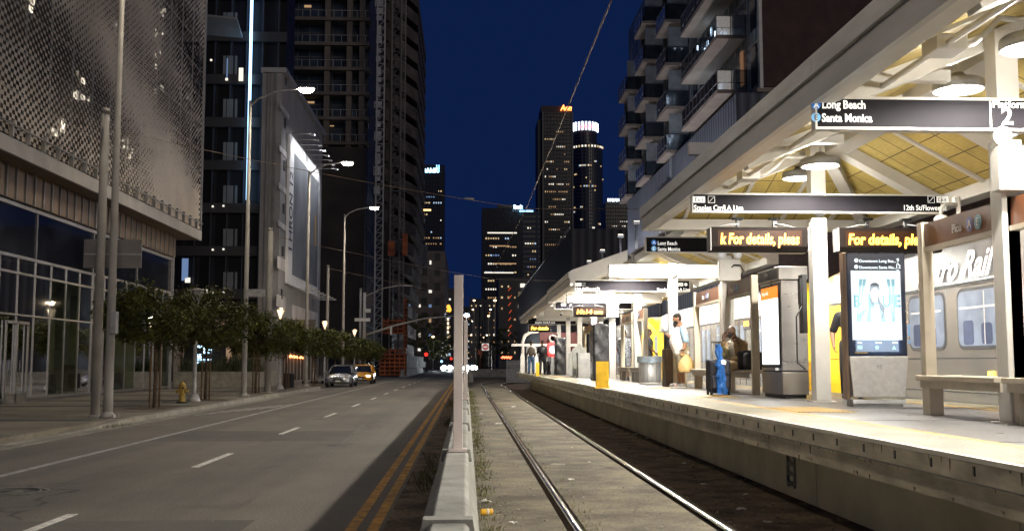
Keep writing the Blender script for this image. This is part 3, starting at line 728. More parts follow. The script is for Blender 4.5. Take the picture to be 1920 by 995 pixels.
# ---------------------------------------------------------------- bench shelters
TAN = mat('tan painted steel frame', (.50, .44, .35), .5, 0, .08, 3, .03, .2)
def shelter(label, ys, label_b, x=5.42, pane=True, front_y=None, seats=None, glow=False):
    t = wthing('bench_shelter', label, 'shelter', (x, ys[0], PZ), 'bench shelters with station name boards')
    for y in ys:
        s = MB(); s.box(x - .065, x + .065, y - .065, y + .065, PZ, 3.25); s.build('post', TAN, t, bevel=.006)
    for i in range(len(ys) - 1):
        a, b = ys[i] + .065, ys[i + 1] - .065
        s = MB(); s.box(x - .03, x + .03, a, b, 2.95, 3.23); s.build('name_board', mat('name board', (.15, .055, .025), .35), t)  # amber glow of the message boards is put into this brown
        s = MB(); s.box(x - .05, x + .05, a, b, 2.90, 2.95); s.build('rail', TAN, t)
        yc = b - .72; rest = emit('dim sign ink', (.8, .75, .7), .04, (.55, .5, .48))
        text('Pico', .14, (x - .036, yc, 3.03), rest, t, face='-x')
        for k, (m, ch) in enumerate(((BLUE, 'A'), (AQUA, 'E'))):
            yy = yc - .42 - k * .19; disc((x - .034, yy, 3.08), .08, mat('muted bullet %d' % k, ((.10, .10, .3), (.12, .25, .32))[k], .5), t, 'line_bullet', '-x'); text(ch, .12, (x - .04, yy + .035, 3.04), rest, t, face='-x')
        s = MB(); s.box(x - .20, x + .28, a + .0, b, PZ + .40, PZ + .455)
        s.build('seat', TAN, t, bevel=.008)
        s = MB(); s.box(x - .14, x - .10, a, b, PZ + .31, PZ + .40); s.build('seat_rail', TAN, t)
        for yy in (b - .06,):
            s = MB(); s.box(x - .08, x + .08, yy - .05, yy + .055, PZ, PZ + .40); s.build('leg', TAN, t)
    return t
shelter('bench shelter with tan posts and Pico name board at the right edge', [6.4, 8.4, 10.35, 12.35], '')
shelter('bench shelter with Pico name boards where the man in brown sits', [19.9, 22.4, 25.0], '')
shelter('bench shelter beside the mesh bin beyond the bearded man', [32.2, 34.6, 37.0], '')
shelter('farthest bench shelter beyond the black wrapped machine', [43, 46, 49], '')
# small grab rails with brackets by the column
# ---------------------------------------------------------------- digital display cabinet
t = wthing('display_cabinet', 'tall digital display cabinet with a bright white advert and train times', 'display', (5.62, 14.55, PZ))
x0 = at(1590, 600, 14.45).x; x1 = at(1700, 600, 14.45).x; yf = 14.45
zt_ = at(1640, 474, 14.45).z; zs0 = at(1640, 667, 14.45).z
s = MB(); s.box(x0, x1, yf, yf + .20, zs0, zt_); s.build('screen_housing', mat('glossy navy bezel', (.012, .016, .03), .12), t, bevel=.012)
s = MB(); s.add([(x0 - .03, yf + .05, PZ + .1), (x0, yf - .0, PZ + .1), (x0, yf, zt_ + .01), (x0 - .03, yf + .05, zt_ + .01), (x0 - .03, yf + .20, PZ + .1), (x0, yf + .20, PZ + .1), (x0, yf + .20, zt_ + .01), (x0 - .03, yf + .20, zt_ + .01)],
     [(0, 1, 2, 3), (4, 7, 6, 5), (0, 3, 7, 4), (1, 5, 6, 2), (3, 2, 6, 7), (0, 4, 5, 1)]); s.build('side_panel', mat('bronze side panel', (.30, .22, .17), .35, .6, .1, 3), t, bevel=.01)
s = MB(); zb = PZ + .13; w = .045
s.add([(x0 + w, yf - .01, zb), (x1 - w * 1.2, yf - .01, zb), (x1 + .0, yf - .02, zs0 - .004), (x0, yf - .02, zs0 - .004), (x0 + w, yf + .2, zb), (x1 - w * 1.2, yf + .2, zb), (x1, yf + .2, zs0 - .004), (x0, yf + .2, zs0 - .004)],
      [(0, 1, 2, 3), (4, 7, 6, 5), (0, 3, 7, 4), (1, 5, 6, 2), (3, 2, 6, 7), (0, 4, 5, 1)]); s.build('base_panel', mat('brushed grey base', (.42, .41, .40), .42, .5, .07, 14, .03, .2), t, bevel=.012)
s = MB(); s.box(x0 + .05, x1 - .08, yf + .02, yf + .28, PZ, zb - .03); s.box(x0 + .03, x1 - .06, yf - .03, yf + .2, PZ + .045, PZ + .10); s.build('foot', MAT['paint_grey'], t)
# emblem
cx, cz = (x0 + x1) / 2, at(1640, 687, yf).z
s = MB(); s.lathe([(.05, 0), (.05, .004), (.044, .004), (.044, 0)], (cx, yf - .016, cz), 24, Matrix.Rotation(R(90), 3, 'X')); s.build('emblem_ring', MAT['paint_grey'], t); text('M', .075, (cx - .032, yf - .022, cz - .026), mat('emblem grey', (.22, .22, .22), .4), t)
SB = yf - .006
SCR = emit('lit advert screen', (.88, .97, 1), .85); CY = emit('cyan print on screen', (.10, .60, .78), .55); CY2 = emit('pale cyan print on screen', (.30, .70, .85), .55); INK = emit('dark ink on screen', (.02, .06, .10), .6); SW = emit('screen white text', (.85, .95, 1), 1.2)
def sp(px, py): v = at(px, py, SB); return v.x, v.z
ax0, az1 = sp(1595, 507); ax1, az0 = sp(1692, 637)
s = MB(); s.box(ax0, ax1, SB, SB + .004, az0, az1); s.build('advert', SCR, t)
for (px, py, ch, sz) in ((1611, 491.5, 'Downtown Long Bea...', .056), (1611, 503.5, 'Downtown Santa Mo...', .056), (1681, 491, '9', .075), (1679, 503, '12', .075), (1681, 495, 'min', .022), (1681, 507, 'min', .022), (1608, 643, 'Maps', .03), (1641, 643, 'Arrivals', .03), (1673, 643, 'Alerts', .03)):
    q = sp(px, py); text(ch, sz, (q[0], SB, q[1]), SW, t, bold=.0008)
for (py, ch, m) in ((488, 'A', BLUE), (500, 'E', AQUA)):
    q = sp(1605.5, py); disc((q[0], SB, q[1]), .028, SW, t, 'line_bullet'); text(ch, .045, (q[0] - .014, SB - .005, q[1] - .016), DARKTXT, t)
q = sp(1597, 662); text('Intersection', .036, (q[0] + .05, SB, q[1]), emit('amber screen text', (1, .6, .1), .5), t)
for i, ch in enumerate('BLUE'):
    q = sp(1600 + (0, 27, 54, 77)[i], 575); text(ch, .235, (q[0], SB - .009, q[1]), CY, t, sx=.72, bold=.005)
# generic veiled figure between curtains
def poly(pts, m, nm, dy=0):
    s = MB(); s.prism([sp(*p) for p in pts], 'y', SB - .003 - dy, SB - .001 - dy); return s.build(nm, m, t)
for c in ([(1611, 523), (1617, 523), (1612, 560), (1608, 602), (1606, 602)], [(1618, 523), (1624, 523), (1617, 560), (1611, 602)], [(1662, 523), (1668, 523), (1674, 570), (1671, 570)], [(1671, 523), (1677, 523), (1679, 602), (1675, 602)], [(1668, 560), (1672, 575), (1677, 603), (1672, 603)], [(1608, 590), (1626, 575), (1614, 602), (1608, 604)]): poly(c, CY2, 'curtain_print')
poly([(1632, 533), (1637, 530), (1643, 530), (1648, 534), (1650, 544), (1646, 542), (1641, 538), (1635, 541), (1633, 548), (1630, 545)], INK, 'figure_print', .001)
poly([(1633, 543), (1641, 538), (1647, 543), (1647, 552), (1641, 558), (1635, 552)], SCR, 'figure_print', .002)
for (a_, b_) in ((1636, 545), (1643, 545)): poly([(a_, b_), (a_ + 3, b_), (a_ + 3, b_ + 1.4), (a_, b_ + 1.4)], INK, 'figure_print', .004)
poly([(1630, 545), (1632, 556), (1639, 570), (1637, 578), (1632, 566), (1629, 556)], INK, 'figure_print', .004); poly([(1647, 552), (1650, 565), (1659, 577), (1657, 590), (1653, 600), (1655, 586), (1650, 578), (1645, 562)], INK, 'figure_print', .004)
poly([(1630, 566), (1652, 566), (1662, 603), (1624, 603)], CY2, 'figure_print', .0015); poly([(1633, 572), (1648, 570), (1652, 603), (1634, 603)], SCR, 'figure_print', .0022)
q = sp(1612, 620); text('-  - -   - - - - -', .035, (q[0], SB - .001, q[1]), CY2, t)
for (px, k) in ((1612, 0), (1644, 1), (1676, 2)):
    q = sp(px, 651); s = MB()
    if k == 0:
        for j in range(3): s.prism([(q[0] - .035 + j * .025, q[1] - .03 + (j % 2) * .006), (q[0] - .013 + j * .025, q[1] - .03 + ((j + 1) % 2) * .006), (q[0] - .013 + j * .025, q[1] + .026 + ((j + 1) % 2) * .006), (q[0] - .035 + j * .025, q[1] + .026 + (j % 2) * .006)], 'y', SB - .002, SB)
    elif k == 1: s.lathe([(.03, 0), (.03, .003)], (q[0], SB, q[1]), 20, Matrix.Rotation(R(90), 3, 'X'))
    else: s.prism([(q[0] - .035, q[1] - .028), (q[0] + .035, q[1] - .028), (q[0], q[1] + .034)], 'y', SB - .002, SB)
    s.build('screen_icon', CY2, t)
l = bpy.data.lights.new('screen_glow', 'AREA'); l.shape = 'RECTANGLE'; l.size = .6; l.size_y = .9; l.energy = 14; l.color = (.75, .9, 1)
o = bpy.data.objects.new('screen_glow', l); COL.objects.link(o); o.location = (cx, yf - .03, 2.2); o.rotation_euler = (R(-90), 0, 0); o.rotation_euler = (R(90), 0, 0)

# ---------------------------------------------------------------- ticket / map cabinet
t = wthing('map_cabinet', 'stainless steel map cabinet with a lit map on its left side', 'cabinet', (5.55, 18.4, PZ))
kx0 = at(1467, 700, 17.9).x; kx1 = at(1517, 700, 17.9).x; ky0, ky1 = 17.9, 19.15
zg = at(1490, 696, 17.9).z; zh = at(1490, 524, 17.9).z; zt2 = at(1490, 499, 17.9).z
s = MB(); s.box(kx0, kx1, ky0, ky1, PZ + .06, zg - .012); s.build('lower_body', MAT['steel_dark'], t, bevel=.012)
s = MB(); s.box(kx0 + .0, kx1, ky0, ky1, zg + .012, zh - .01); s.build('upper_body', MAT['steel'], t, bevel=.012)
s = MB(); s.box(kx0 - .04, kx1 + .01, ky0 - .03, ky1 + .03, zh, zt2); s.build('head', MAT['steel'], t, bevel=.012)
s = MB(); s.box(kx0 + .04, kx1 - .04, ky0 + .04, ky1 - .04, PZ, PZ + .06); s.box(kx0 + .01, kx1 - .01, ky0 + .01, ky1 - .01, zg - .012, zg + .012); s.box(kx0 + .01, kx1 - .01, ky0 + .01, ky1 - .01, zh - .01, zh); s.build('plinth', MAT['black'], t)
s = MB(); s.box(kx0 - .046, kx0 - .04, ky0 + .05, ky1 - .05, zh + .03, zt2 - .03); s.build('name_strip', MAT['black'], t); text('Pico', .1, (kx0 - .05, ky0 + .75, zh + .1), mat('name strip ink', (.5, .5, .5), .5), t, face='-x')
s = MB(); s.box(kx0 - .012, kx0 - .001, ky0 + .06, ky1 - .06, zg + .06, zh - .05); s.build('map_frame', MAT['black'], t)
s = MB(); s.box(kx0 - .018, kx0 - .013, ky0 + .13, ky1 - .12, zg + .12, zh - .30); s.build('lit_map', emit('backlit map sheet', (1, .99, .95), 2.4, (.8, .8, .8)), t)
s = MB(); s.box(kx0 - .018, kx0 - .013, ky0 + .13, ky1 - .12, zh - .298, zh - .09); s.build('map_header', emit('backlit orange header', (1, .26, .03), 1.1, (.5, .15, .03)), t)
text('Metro Rail', .09, (kx0 - .021, ky1 - .17, zh - .22), emit('warm white ink', (1, .85, .7), 1.0), t, face='-x')
s = MB(); s.cbox((kx0 - .004, ky0 + .3, 1.75 - .22), (.006, .16, .12)); s.build('sticker', MAT['text_w'], t)

# ---------------------------------------------------------------- train at the far side
TRAIN = mat('brushed train steel', (.54, .53, .52), .24, .8, .03, .8, .06, .04, stretch=(1, 1.6, .12), rvar=.05)
TRAINR = mat('pale roof cladding', (.13, .13, .135), .35, .5, .1, 1.2, 0, .15)
TYEL = mat('train yellow paint', (.80, .50, .02), .35, 0, .06, 1)
TWIN = emit('lit train window', (.42, .50, .66), .30, (.10, .12, .16), .6, 2.4)
TFR = mat('window rubber', (.05, .05, .055), .5)
TX = 7.54
def rrect(y0, y1, z0, z1, r=.12, n=4):
    pts = []
    for (cy, cz, a0) in ((y1 - r, z1 - r, 0), (y0 + r, z1 - r, 90), (y0 + r, z0 + r, 180), (y1 - r, z0 + r, 270)):
        for i in range(n + 1):
            a = R(a0 + 90 * i / n); pts.append((cy + r * math.cos(a), cz + r * math.sin(a)))
    return pts
def car(label, y0, y1, wins, doors, cab_far=True, cab_near=True):
    t = wthing('train_car', label, 'train', (8.9, y0, .4), 'silver light rail train cars at the far side of the platform')
    prof = [(TX, .35), (TX, 2.78), (TX + .05, 2.82), (TX + .16, 3.42), (TX + .42, 3.56), (TX + 2.2, 3.56), (TX + 2.46, 3.4), (TX + 2.6, 2.8), (TX + 2.64, .35)]
    cn = 1.7 if cab_near else 0; cf = 1.7 if cab_far else 0
    s = MB(); s.prism([p for p in prof[:2]] + [(TX + 2.64, 2.78), (TX + 2.64, .35)], 'y', y0 + cn, y1 - cf); s.build('body', TRAIN, t)
    s = MB(); s.prism(prof[2:8], 'y', y0 + cn, y1 - cf); s.build('roof', TRAINR, t)
    s = MB(); s.box(TX - .012, TX + .02, y0 + cn, y1 - cf, 2.765, 2.795); s.box(TX - .006, TX, y0 + cn, y1 - cf, 1.66, 1.675); s.box(TX - .006, TX, y0 + cn, y1 - cf, 1.15, 1.16); s.build('trim_strip', TFR, t)
    def cab(ya, sgn):
        s = MB(); N_ = 7; rings = []
        for i in range(N_):
            u = i / (N_ - 1); y = ya + sgn * 1.7 * u; k = 1 - .32 * u ** 2.2; kz = 1 - .20 * u ** 2
            rings.append([((x - TX - 1.32) * k + TX + 1.32, y, .35 + (z - .35) * kz) for (x, z) in prof])
        n = len(prof); vs = [v for r_ in rings for v in r_]; fs = []
        for i in range(N_ - 1):
            for k in range(n): fs.append((i * n + k, i * n + (k + 1) % n, (i + 1) * n + (k + 1) % n, (i + 1) * n + k))
        fs.append(tuple(range((N_ - 1) * n, N_ * n))); s.add(vs, fs); s.build('cab', TYEL, t)
        yy = ya + sgn * 1.72
        s = MB(); s.box(TX + .55, TX + 2.1, min(yy, yy + sgn * .02), max(yy, yy + sgn * .02), 1.7, 2.6); s.build('windscreen', mat('dark cab glass', (.02, .022, .03), .08), t)
        s = MB(); s.prism(rrect(min(ya + sgn * .35, ya + sgn * .85), max(ya + sgn * .35, ya + sgn * .85), 1.75, 2.65, .08), 'x', TX - .004, TX + .1); s.build('cab_window', TWIN, t)
    if cab_far: cab(y1 - cf, 1)
    if cab_far: s = MB(); s.box(TX - .006, TX + .3, y1 - cf - 1.1, y1 - cf, .4, 2.765); s.build('yellow_panel', TYEL, t)
    if cab_near: cab(y0 + cn, -1)
    for (a, b) in wins:
        s = MB(); s.prism(rrect(a - .04, b + .04, 1.80, 2.72, .16), 'x', TX - .012, TX + .01); s.build('window_frame', TFR, t)
        s = MB(); s.prism(rrect(a, b, 1.85, 2.67, .13), 'x', TX - .017, TX + .0); f = s.build('window', TWIN, t)
        s = MB(); s.bar((TX - .02, a + (b - a) * .38, 1.87), (TX - .02, a + (b - a) * .38, 2.65), .02, .006)
        s.bar((TX - .02, a + .08, 2.42), (TX - .02, b - .08, 2.42), .006, .03); s.build('grab_pole', MAT['paint_white'], f)
        for q in range(2):
            yy = a + (b - a) * (.22 + .42 * q); s = MB(); s.prism(rrect(yy, yy + (b - a) * .24, 1.87, 2.18 + .05 * q, .06), 'x', TX - .020, TX - .016); s.build('seat_back', mat('train seat', (.045, .06, .12), .8), f)
    for d in doors:
        s = MB()
        for q in (-.66, .64): s.box(TX - .008, TX + .01, d + q, d + q + .02, .9, 2.76)
        s.box(TX - .008, TX + .01, d - .01, d + .01, .9, 2.76); s.build('door_seam', TFR, t)
        for q in (-.33, .33):
            s = MB(); s.prism(rrect(d + q - .17, d + q + .17, 1.62, 2.62, .07), 'x', TX - .012, TX + .01); s.build('door_window', TWIN, t)
    return t
c1 = car('nearest silver train car with white rail lettering and a yellow end', 2.0, 23.7, [(14.7, 16.05), (16.55, 17.85), (11.9, 13.4), (8.5, 11.2)], [19.6, 7], cab_near=False)
Mt = Matrix.Rotation(R(-90), 4, 'Z') @ Matrix.Rotation(R(90 - 10.5), 4, 'X')
text('Metro Rail', .62, (TX + .035, 17.75, 2.88), mat('white train lettering', (.85, .85, .85), .5), c1, face=Mt, shear=.22, sx=.98, bold=.012, ext=.003)
pm = atx(1860, 700, TX); s = MB(); s.cbox((TX - .012, pm.y, pm.z), (.02, .16, .07)); s.build('marker_light', emit('amber marker lamp', (1, .45, .05), 5), c1)
pm = atx(1706, 625, TX)
s = MB(); s.cbox((TX - .012, pm.y, 2.15), (.01, .1, .2)); s.cbox((TX - .012, pm.y, 1.95), (.01, .1, .06)); s.build('door_button', emit('blue door panel', (.1, .4, .8), .5), c1)
c2 = car('second silver train car behind the seated man', 24.3, 43.5, [(26.2, 27.8), (30.8, 31.9)], [33.4, 36.6, 29.3, 40.0])
text('METRO', .4, (TX + .035, 27.5, 2.95), mat('white train lettering', (.85, .85, .85), .5), c2, face=Mt, shear=.2, bold=.008, ext=.003)
pm = atx(1395, 606, TX - .1); s = MB(); s.prism(rrect(pm.y - .35, pm.y + .35, pm.z - .16, pm.z + .16, .05), 'x', TX - .03, TX + .0); w_ = s.build('route_display', MAT['black'], c2)
text('LB153', .2, (TX - .034, pm.y + .28, pm.z - .07), MAT['led'], w_, face='-x')
c3 = car('third silver train car far along the platform', 44.3, 66.0, [(49, 51), (55, 57)], [47, 53, 59])
# far track strip with rails beneath the train
sheet('dirt', 9.5, 30, -20, 420, -.07, M_DIRT)
# ================================================================ BUILDINGS, LEFT SIDE
ALU = mat('aluminium mullion', (.30, .29, .28), .4, .5, .1, 3)
CONC_D = mat('grey facade concrete', (.22, .215, .21), .85, 0, .12, .5, .1, .3)
def glassmat(name, tint, refl=.16, rough=.03, trans=.85):
    m = bpy.data.materials.new(name); m.use_nodes = True; t = m.node_tree; t.nodes.clear()
    o = N(t, 'ShaderNodeOutputMaterial'); tr = N(t, 'ShaderNodeBsdfTransparent'); tr.inputs[0].default_value = (*tint, 1)
    gl = N(t, 'ShaderNodeBsdfGlossy'); gl.inputs['Roughness'].default_value = rough; gl.inputs[0].default_value = (.9, .93, 1, 1)
    fr = N(t, 'ShaderNodeLayerWeight'); fr.inputs[0].default_value = refl
    mx = N(t, 'ShaderNodeMixShader'); t.links.new(fr.outputs['Facing'], mx.inputs[0])
    mr = N(t, 'ShaderNodeMapRange'); t.links.new(fr.outputs['Fresnel'], mr.inputs[0]); mr.inputs[3].default_value = .06; mr.inputs[4].default_value = 1
    t.links.new(mr.outputs[0], mx.inputs[0]); t.links.new(tr.outputs[0], mx.inputs[1]); t.links.new(gl.outputs[0], mx.inputs[2]); t.links.new(mx.outputs[0], o.inputs[0])
    return m
GLASS = glassmat('storefront glass', (.42, .50, .48)); GLASSD = glassmat('dark tower glass', (.10, .12, .16), .2)
BRONZE = mat('bronze ribbed panel', (.20, .135, .085), .5, .3, .18, 1.2, .05, .2)

# ---- glass fronted building under a perforated metal screen
gx, sx_, Y0, Y1 = -16.3, -15.2, 22.0, 59.5
t = wthing('screened_building', 'glass fronted building with a perforated metal screen over its upper storeys at the left edge', 'building', (-20, 40, 0))
s = MB(); s.box(-34, gx - 5.5, Y0, Y1, .15, 8.6); s.box(gx - 5.5, gx - .1, Y1 - .2, Y1, .15, 8.5); s.build('back_wall', mat('interior back wall', (.26, .25, .16), .8, 0, .3, .4), t)
s = MB(); s.box(gx - 5.5, gx - .02, Y0, Y1, .10, .30); s.build('base_course', CONC_D, t)
s = MB(); s.box(gx - 5.5, gx - .02, Y0, Y1, 5.25, 5.5); s.box(gx - .1, gx + .02, Y0, Y1, 5.38, 5.48); s.build('floor_slab', ALU, t)
s = MB()
y = Y1; ys = []
while y > Y0: ys.append(y); y -= 1.55
for y in ys:
    s.box(gx - .05, gx + .03, y - .03, y + .03, .30, 5.38)
s.box(gx - .06, gx + .04, Y0, Y1, .26, .34); s.box(gx - .06, gx + .04, Y0, Y1, 4.80, 4.88); s.box(gx - .06, gx + .04, Y0, Y1, 3.30, 3.36)
s.build('mullion', ALU, t)
for i in range(len(ys) - 1):
    a, b = ys[i + 1] + .03, ys[i] - .03
    s = MB(); s.quad((gx, a, .34), (gx, b, .34), (gx, b, 3.30), (gx, a, 3.30)); s.quad((gx, a, 3.36), (gx, b, 3.36), (gx, b, 4.80), (gx, a, 4.80)); s.quad((gx, a, 4.88), (gx, b, 4.88), (gx, b, 5.38), (gx, a, 5.38))
    s.build('window', GLASS, t)
s = MB()
for y in (38.4, 39.35, 40.3): s.box(gx + .04, gx + .09, y - .05, y + .05, .16, 3.1)
s.box(gx + .04, gx + .09, 38.4, 40.3, 3.0, 3.1); s.box(gx + .04, gx + .09, 38.4, 40.3, .16, .5); d = s.build('door', ALU, t)
s = MB(); s.tube([(gx + .13, 39.2, 1.1), (gx + .13, 39.2, 1.7)], .015, 6); s.tube([(gx + .13, 39.5, 1.1), (gx + .13, 39.5, 1.7)], .015, 6); s.build('handle', MAT['steel'], d)
# dark glass storey, ribbed band, soffit and white fascia
s = MB(); s.box(gx - .4, gx - .02, Y0, Y1, 5.5, 7.3); s.build('dark_glazing', mat('dark reflective glazing', (.012, .014, .022), .06, 0, .3, .5, spec=.9), t)
s = MB(); s.box(gx - .01, gx + .05, Y0, Y1, 7.22, 7.36)
for y in ys[::4]: s.box(gx - .01, gx + .03, y - .02, y + .02, 5.5, 7.22)
s.box(gx - .02, gx + .12, Y1 - .1, Y1 + .02, .2, 8.5); s.build('trim', MAT['paint_grey'], t)
s = MB()
y = Y0
while y < Y1: s.box(gx + .02, gx + .18, y + .02, min(Y1, y + .78) - .02, 7.40, 8.55); y += .82
s.build('ribbed_panel', BRONZE, t)
y = Y0
while y < Y1: s = MB(); s.box(gx + .10, gx + .24, y - .03, y + .03, 7.38, 8.55); y += .82; s.build('panel_rib', ALU, t)
s = MB(); s.box(gx - .3, sx_ - .04, Y0, 61.2, 8.55, 8.75); s.build('soffit', mat('brown soffit', (.16, .12, .09), .8), t)
s = MB(); s.box(sx_ - .06, sx_ + .06, Y0, 61.2, 8.52, 9.05); s.build('fascia', mat('pale building fascia', (.42, .40, .37), .6, 0, .1, .8), t)
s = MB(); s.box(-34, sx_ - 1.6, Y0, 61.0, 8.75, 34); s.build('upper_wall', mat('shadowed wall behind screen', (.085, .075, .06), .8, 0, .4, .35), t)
s = MB(); s.tube([(sx_ + .14, Y0, 9.45), (sx_ + .14, 61.0, 9.45)], .035, 6)
y = Y0
while y < 61: s.box(sx_ + .02, sx_ + .16, y - .04, y + .04, 9.05, 9.6); y += 1.35
s.build('rail', ALU, t)
s = MB(); s.box(sx_ - .05, sx_ + .07, 60.95, 61.1, 9.05, 34); s.build('edge_trim', MAT['paint_grey'], t)
# perforated screen: thousands of small folded tabs with gaps, billowing gently
rng.seed(11)
s = MB(); pitch_y, pitch_z = .46, .15; vs = []; fs = []
nz = int((26.5 - 9.2) / pitch_z)
def sheen(y, z): return math.sin(y * .33 + z * .85 + 1.2 * math.sin(z * .4)) + .6 * math.sin(y * .11 - z * .5)
for j in range(nz):
    z = 9.2 + j * pitch_z; y = 27.5 + (j % 2) * pitch_y / 2 + .01
    while y < 60.7:
        q = sheen(y, z); tilt = .16 * q + rng.gauss(0, .06); hw = pitch_y * (.345 + .045 * q); hh = pitch_z * (.49 + .03 * q); yaw_ = .15 * math.sin(y * .2 + z * .3) + rng.gauss(0, .05)
        b = len(vs); dx = math.sin(tilt) * hh
        for (u, v_) in ((-1, -1), (1, -1), (1, 1), (-1, 1)): vs.append((sx_ + v_ * dx + u * hw * math.sin(yaw_), y + u * hw, z + v_ * hh))
        fs.append((b, b + 1, b + 2, b + 3)); y += pitch_y
s.add(vs, fs)
s.build('perforated_screen', mat('folded metal tabs', (.66, .58, .47), .5, .2, .16, .22, 0, .3, rvar=.1), t, fix=False)
s = MB(); z = 9.2
for k in range(12): s.box(sx_ - .10, sx_ - .07, 27.5, 60.9, 9.2 + k * 1.5, 9.24 + k * 1.5)
y = 28
while y < 60.9: s.box(sx_ - .12, sx_ - .07, y - .03, y + .03, 9.1, 27); y += 2.2
s.build('screen_frame', MAT['paint_grey'], t)
gl_ = emit('room light through screen', (1, .88, .68), 1.1, (.3, .3, .3), .9, 1.4)
for (y, z, w, h) in ((36, 12.5, 2.2, 1.1), (40, 15.6, 1.8, 1.8), (33.5, 10.9, 1.5, .6), (46, 13.3, 1.4, .7), (50, 17.6, 1.1, 1.6), (56.5, 17.5, 1.7, 2.6), (57.5, 20.8, 1.3, 2.3), (44, 11.2, 1.0, .6), (52.5, 12.2, 1.8, 1.1), (58.5, 13.6, 1.5, 2.3), (37, 17.6, 1.6, .9), (30.5, 13.4, .9, .5)):
    for _q in range(7):
        yy_ = y + rng.gauss(0, w * .4); zz_ = z + rng.gauss(0, h * .45); ww_ = rng.uniform(.12, .45); s = MB(); s.box(sx_ - 1.5, sx_ - 1.45, yy_ - ww_ / 2, yy_ + ww_ / 2, zz_ - .12, zz_ + .1); s.build('lit_window', gl_, t)
# interior
s = MB()
for y in range(24, 60, 7): s.box(gx - 3.4, gx - 2.9, y, y + .5, .2, 5.2)
s.build('interior_column', mat('dim interior column', (.3, .27, .22), .7), t)
s = MB()
for y in (30, 34, 45, 50, 54): s.box(gx - 2.2, gx - 1.2, y, y + 1.6, .3, 1.1 + (y % 3) * .2)
s.build('interior_furniture', mat('dim furniture', (.12, .09, .06), .7), t)
def indoor(y, z, pw, c):
    l = bpy.data.lights.new('indoor_light', 'AREA'); l.size = .7; l.energy = pw; l.color = c; o = bpy.data.objects.new('indoor_light', l); COL.objects.link(o); o.location = (gx - 2.5, y, z)
    s = MB(); s.box(gx - 2.85, gx - 2.15, y - .35, y + .35, z + .02, z + .05); s.build('ceiling_lamp', emit('indoor lamp panel', (1, .93, .78), 3), t)
indoor(43.2, 5.12, 60, (1, .82, .42)); indoor(56, 5.12, 30, (1, .85, .6)); indoor(34, 5.1, 25, (.8, 1, .6)); indoor(29, 5.1, 16, (1, .8, .55))
for y, m_ in ((41.0, emit('lit transom', (1, .95, .85), 1.2)), (39.3, emit('dim transom', (.9, .75, .55), .18))):
    s = MB(); s.box(gx - .3, gx - .28, y - .62, y + .62, 4.90, 5.3); s.build('lit_window', m_, t)

# ---- generic lit window helper: small panes that are parts of their building
_WM = {}
def winmesh(w, h, m, yface=True):
    k = (round(w, 3), round(h, 3), m.name, yface)
    if k not in _WM:
        me = bpy.data.meshes.new('lit_window'); a, b = w / 2, h / 2
        d = max(.04, w * .03)
        vs = [(sx * a, sy * d, sz * b) for sz in (-1, 1) for sy in (-1, 1) for sx in (-1, 1)]
        if not yface: vs = [(y_, x_, z_) for (x_, y_, z_) in vs]
        me.from_pydata(vs, [], [(0, 2, 3, 1), (4, 5, 7, 6), (0, 1, 5, 4), (2, 6, 7, 3), (0, 4, 6, 2), (1, 3, 7, 5)]); me.materials.append(m); _WM[k] = me
    return _WM[k]
def lit(parent, x, y, z, w, h, m, yface=True, rz=0):
    o = bpy.data.objects.new('lit_window', winmesh(w, h, m, yface)); COL.objects.link(o); o.parent = parent; o.location = Vector((x, y, z)) - ORG[parent]; o.rotation_euler.z = rz; return o
LW = [emit('warm lit pane', (1, .72, .38), .55), emit('white lit pane', (1, .92, .78), .9), emit('cool lit pane', (.55, .75, 1), .7), emit('dim warm pane', (1, .6, .3), .35), emit('dim cool pane', (.35, .55, 1), .3), emit('orange lit pane', (1, .45, .15), .35)]

# ---- dark office block with the blue light line
Yb = 88.0
t = wthing('dark_office_block', 'dark glass office block with a vertical blue white light line on its corner', 'building', (-24, Yb, 0))
xa, xb = at(370, 300, Yb).x, at(533, 300, Yb).x
s = MB(); s.box(xa - 6, xb, Yb, Yb + 4, 3.8, 44); s.build('wall', facade('black facade', (.022, .022, .026), (.008, .010, .016), 1.2, 3.55, .10, .45, spec=.2), t)
s = MB(); s.box(xa - 6, xb - .5, Yb + 1, Yb + 4, 0, 3.8); s.build('ground_floor', mat('pale lobby wall', (.35, .30, .25), .7), t)
s = MB()
for k in range(12):
    z = at(430, 228 + 80.0 * k - 320, Yb).z
    if 2.6 < z < 44: s.box(xa - 6, xb + .1, Yb - .5, Yb, z - .55, z + .25)
s.build('spandrel', mat('black spandrel', (.025, .024, .026), .5), t)
s = MB()
x = xa
while x < xb: s.box(x - .06, x + .06, Yb - .3, Yb, 3.8, 44); x += 1.3
s.build('fin', mat('dark fin', (.03, .035, .05), .4), t)
room = emit('dim lit room', (.50, .60, .72), .016, (.1, .1, .1), .5, .8)
for k in range(8):
    yc_ = 532 - 81 * k
    if yc_ < -20: break
    a = at(417, yc_ + 24, Yb - .35); b = at(446, yc_ - 22, Yb - .35)
    for (u_, w_) in ((.12, .20), (.48, .42), (.88, .16)): lit(t, a.x + (b.x - a.x) * u_, Yb - .32, (a.z + b.z) / 2, (b.x - a.x) * w_, b.z - a.z, room)
    if k != 4:
        for (px, py) in ((419, yc_ + 8 - 14), (399, yc_ + 9 - 14)):
            if k in (0, 1, 2): p = at(px, py + 22, Yb - .6); lit(t, p.x, Yb - .62, p.z, .14, .14, LW[1])
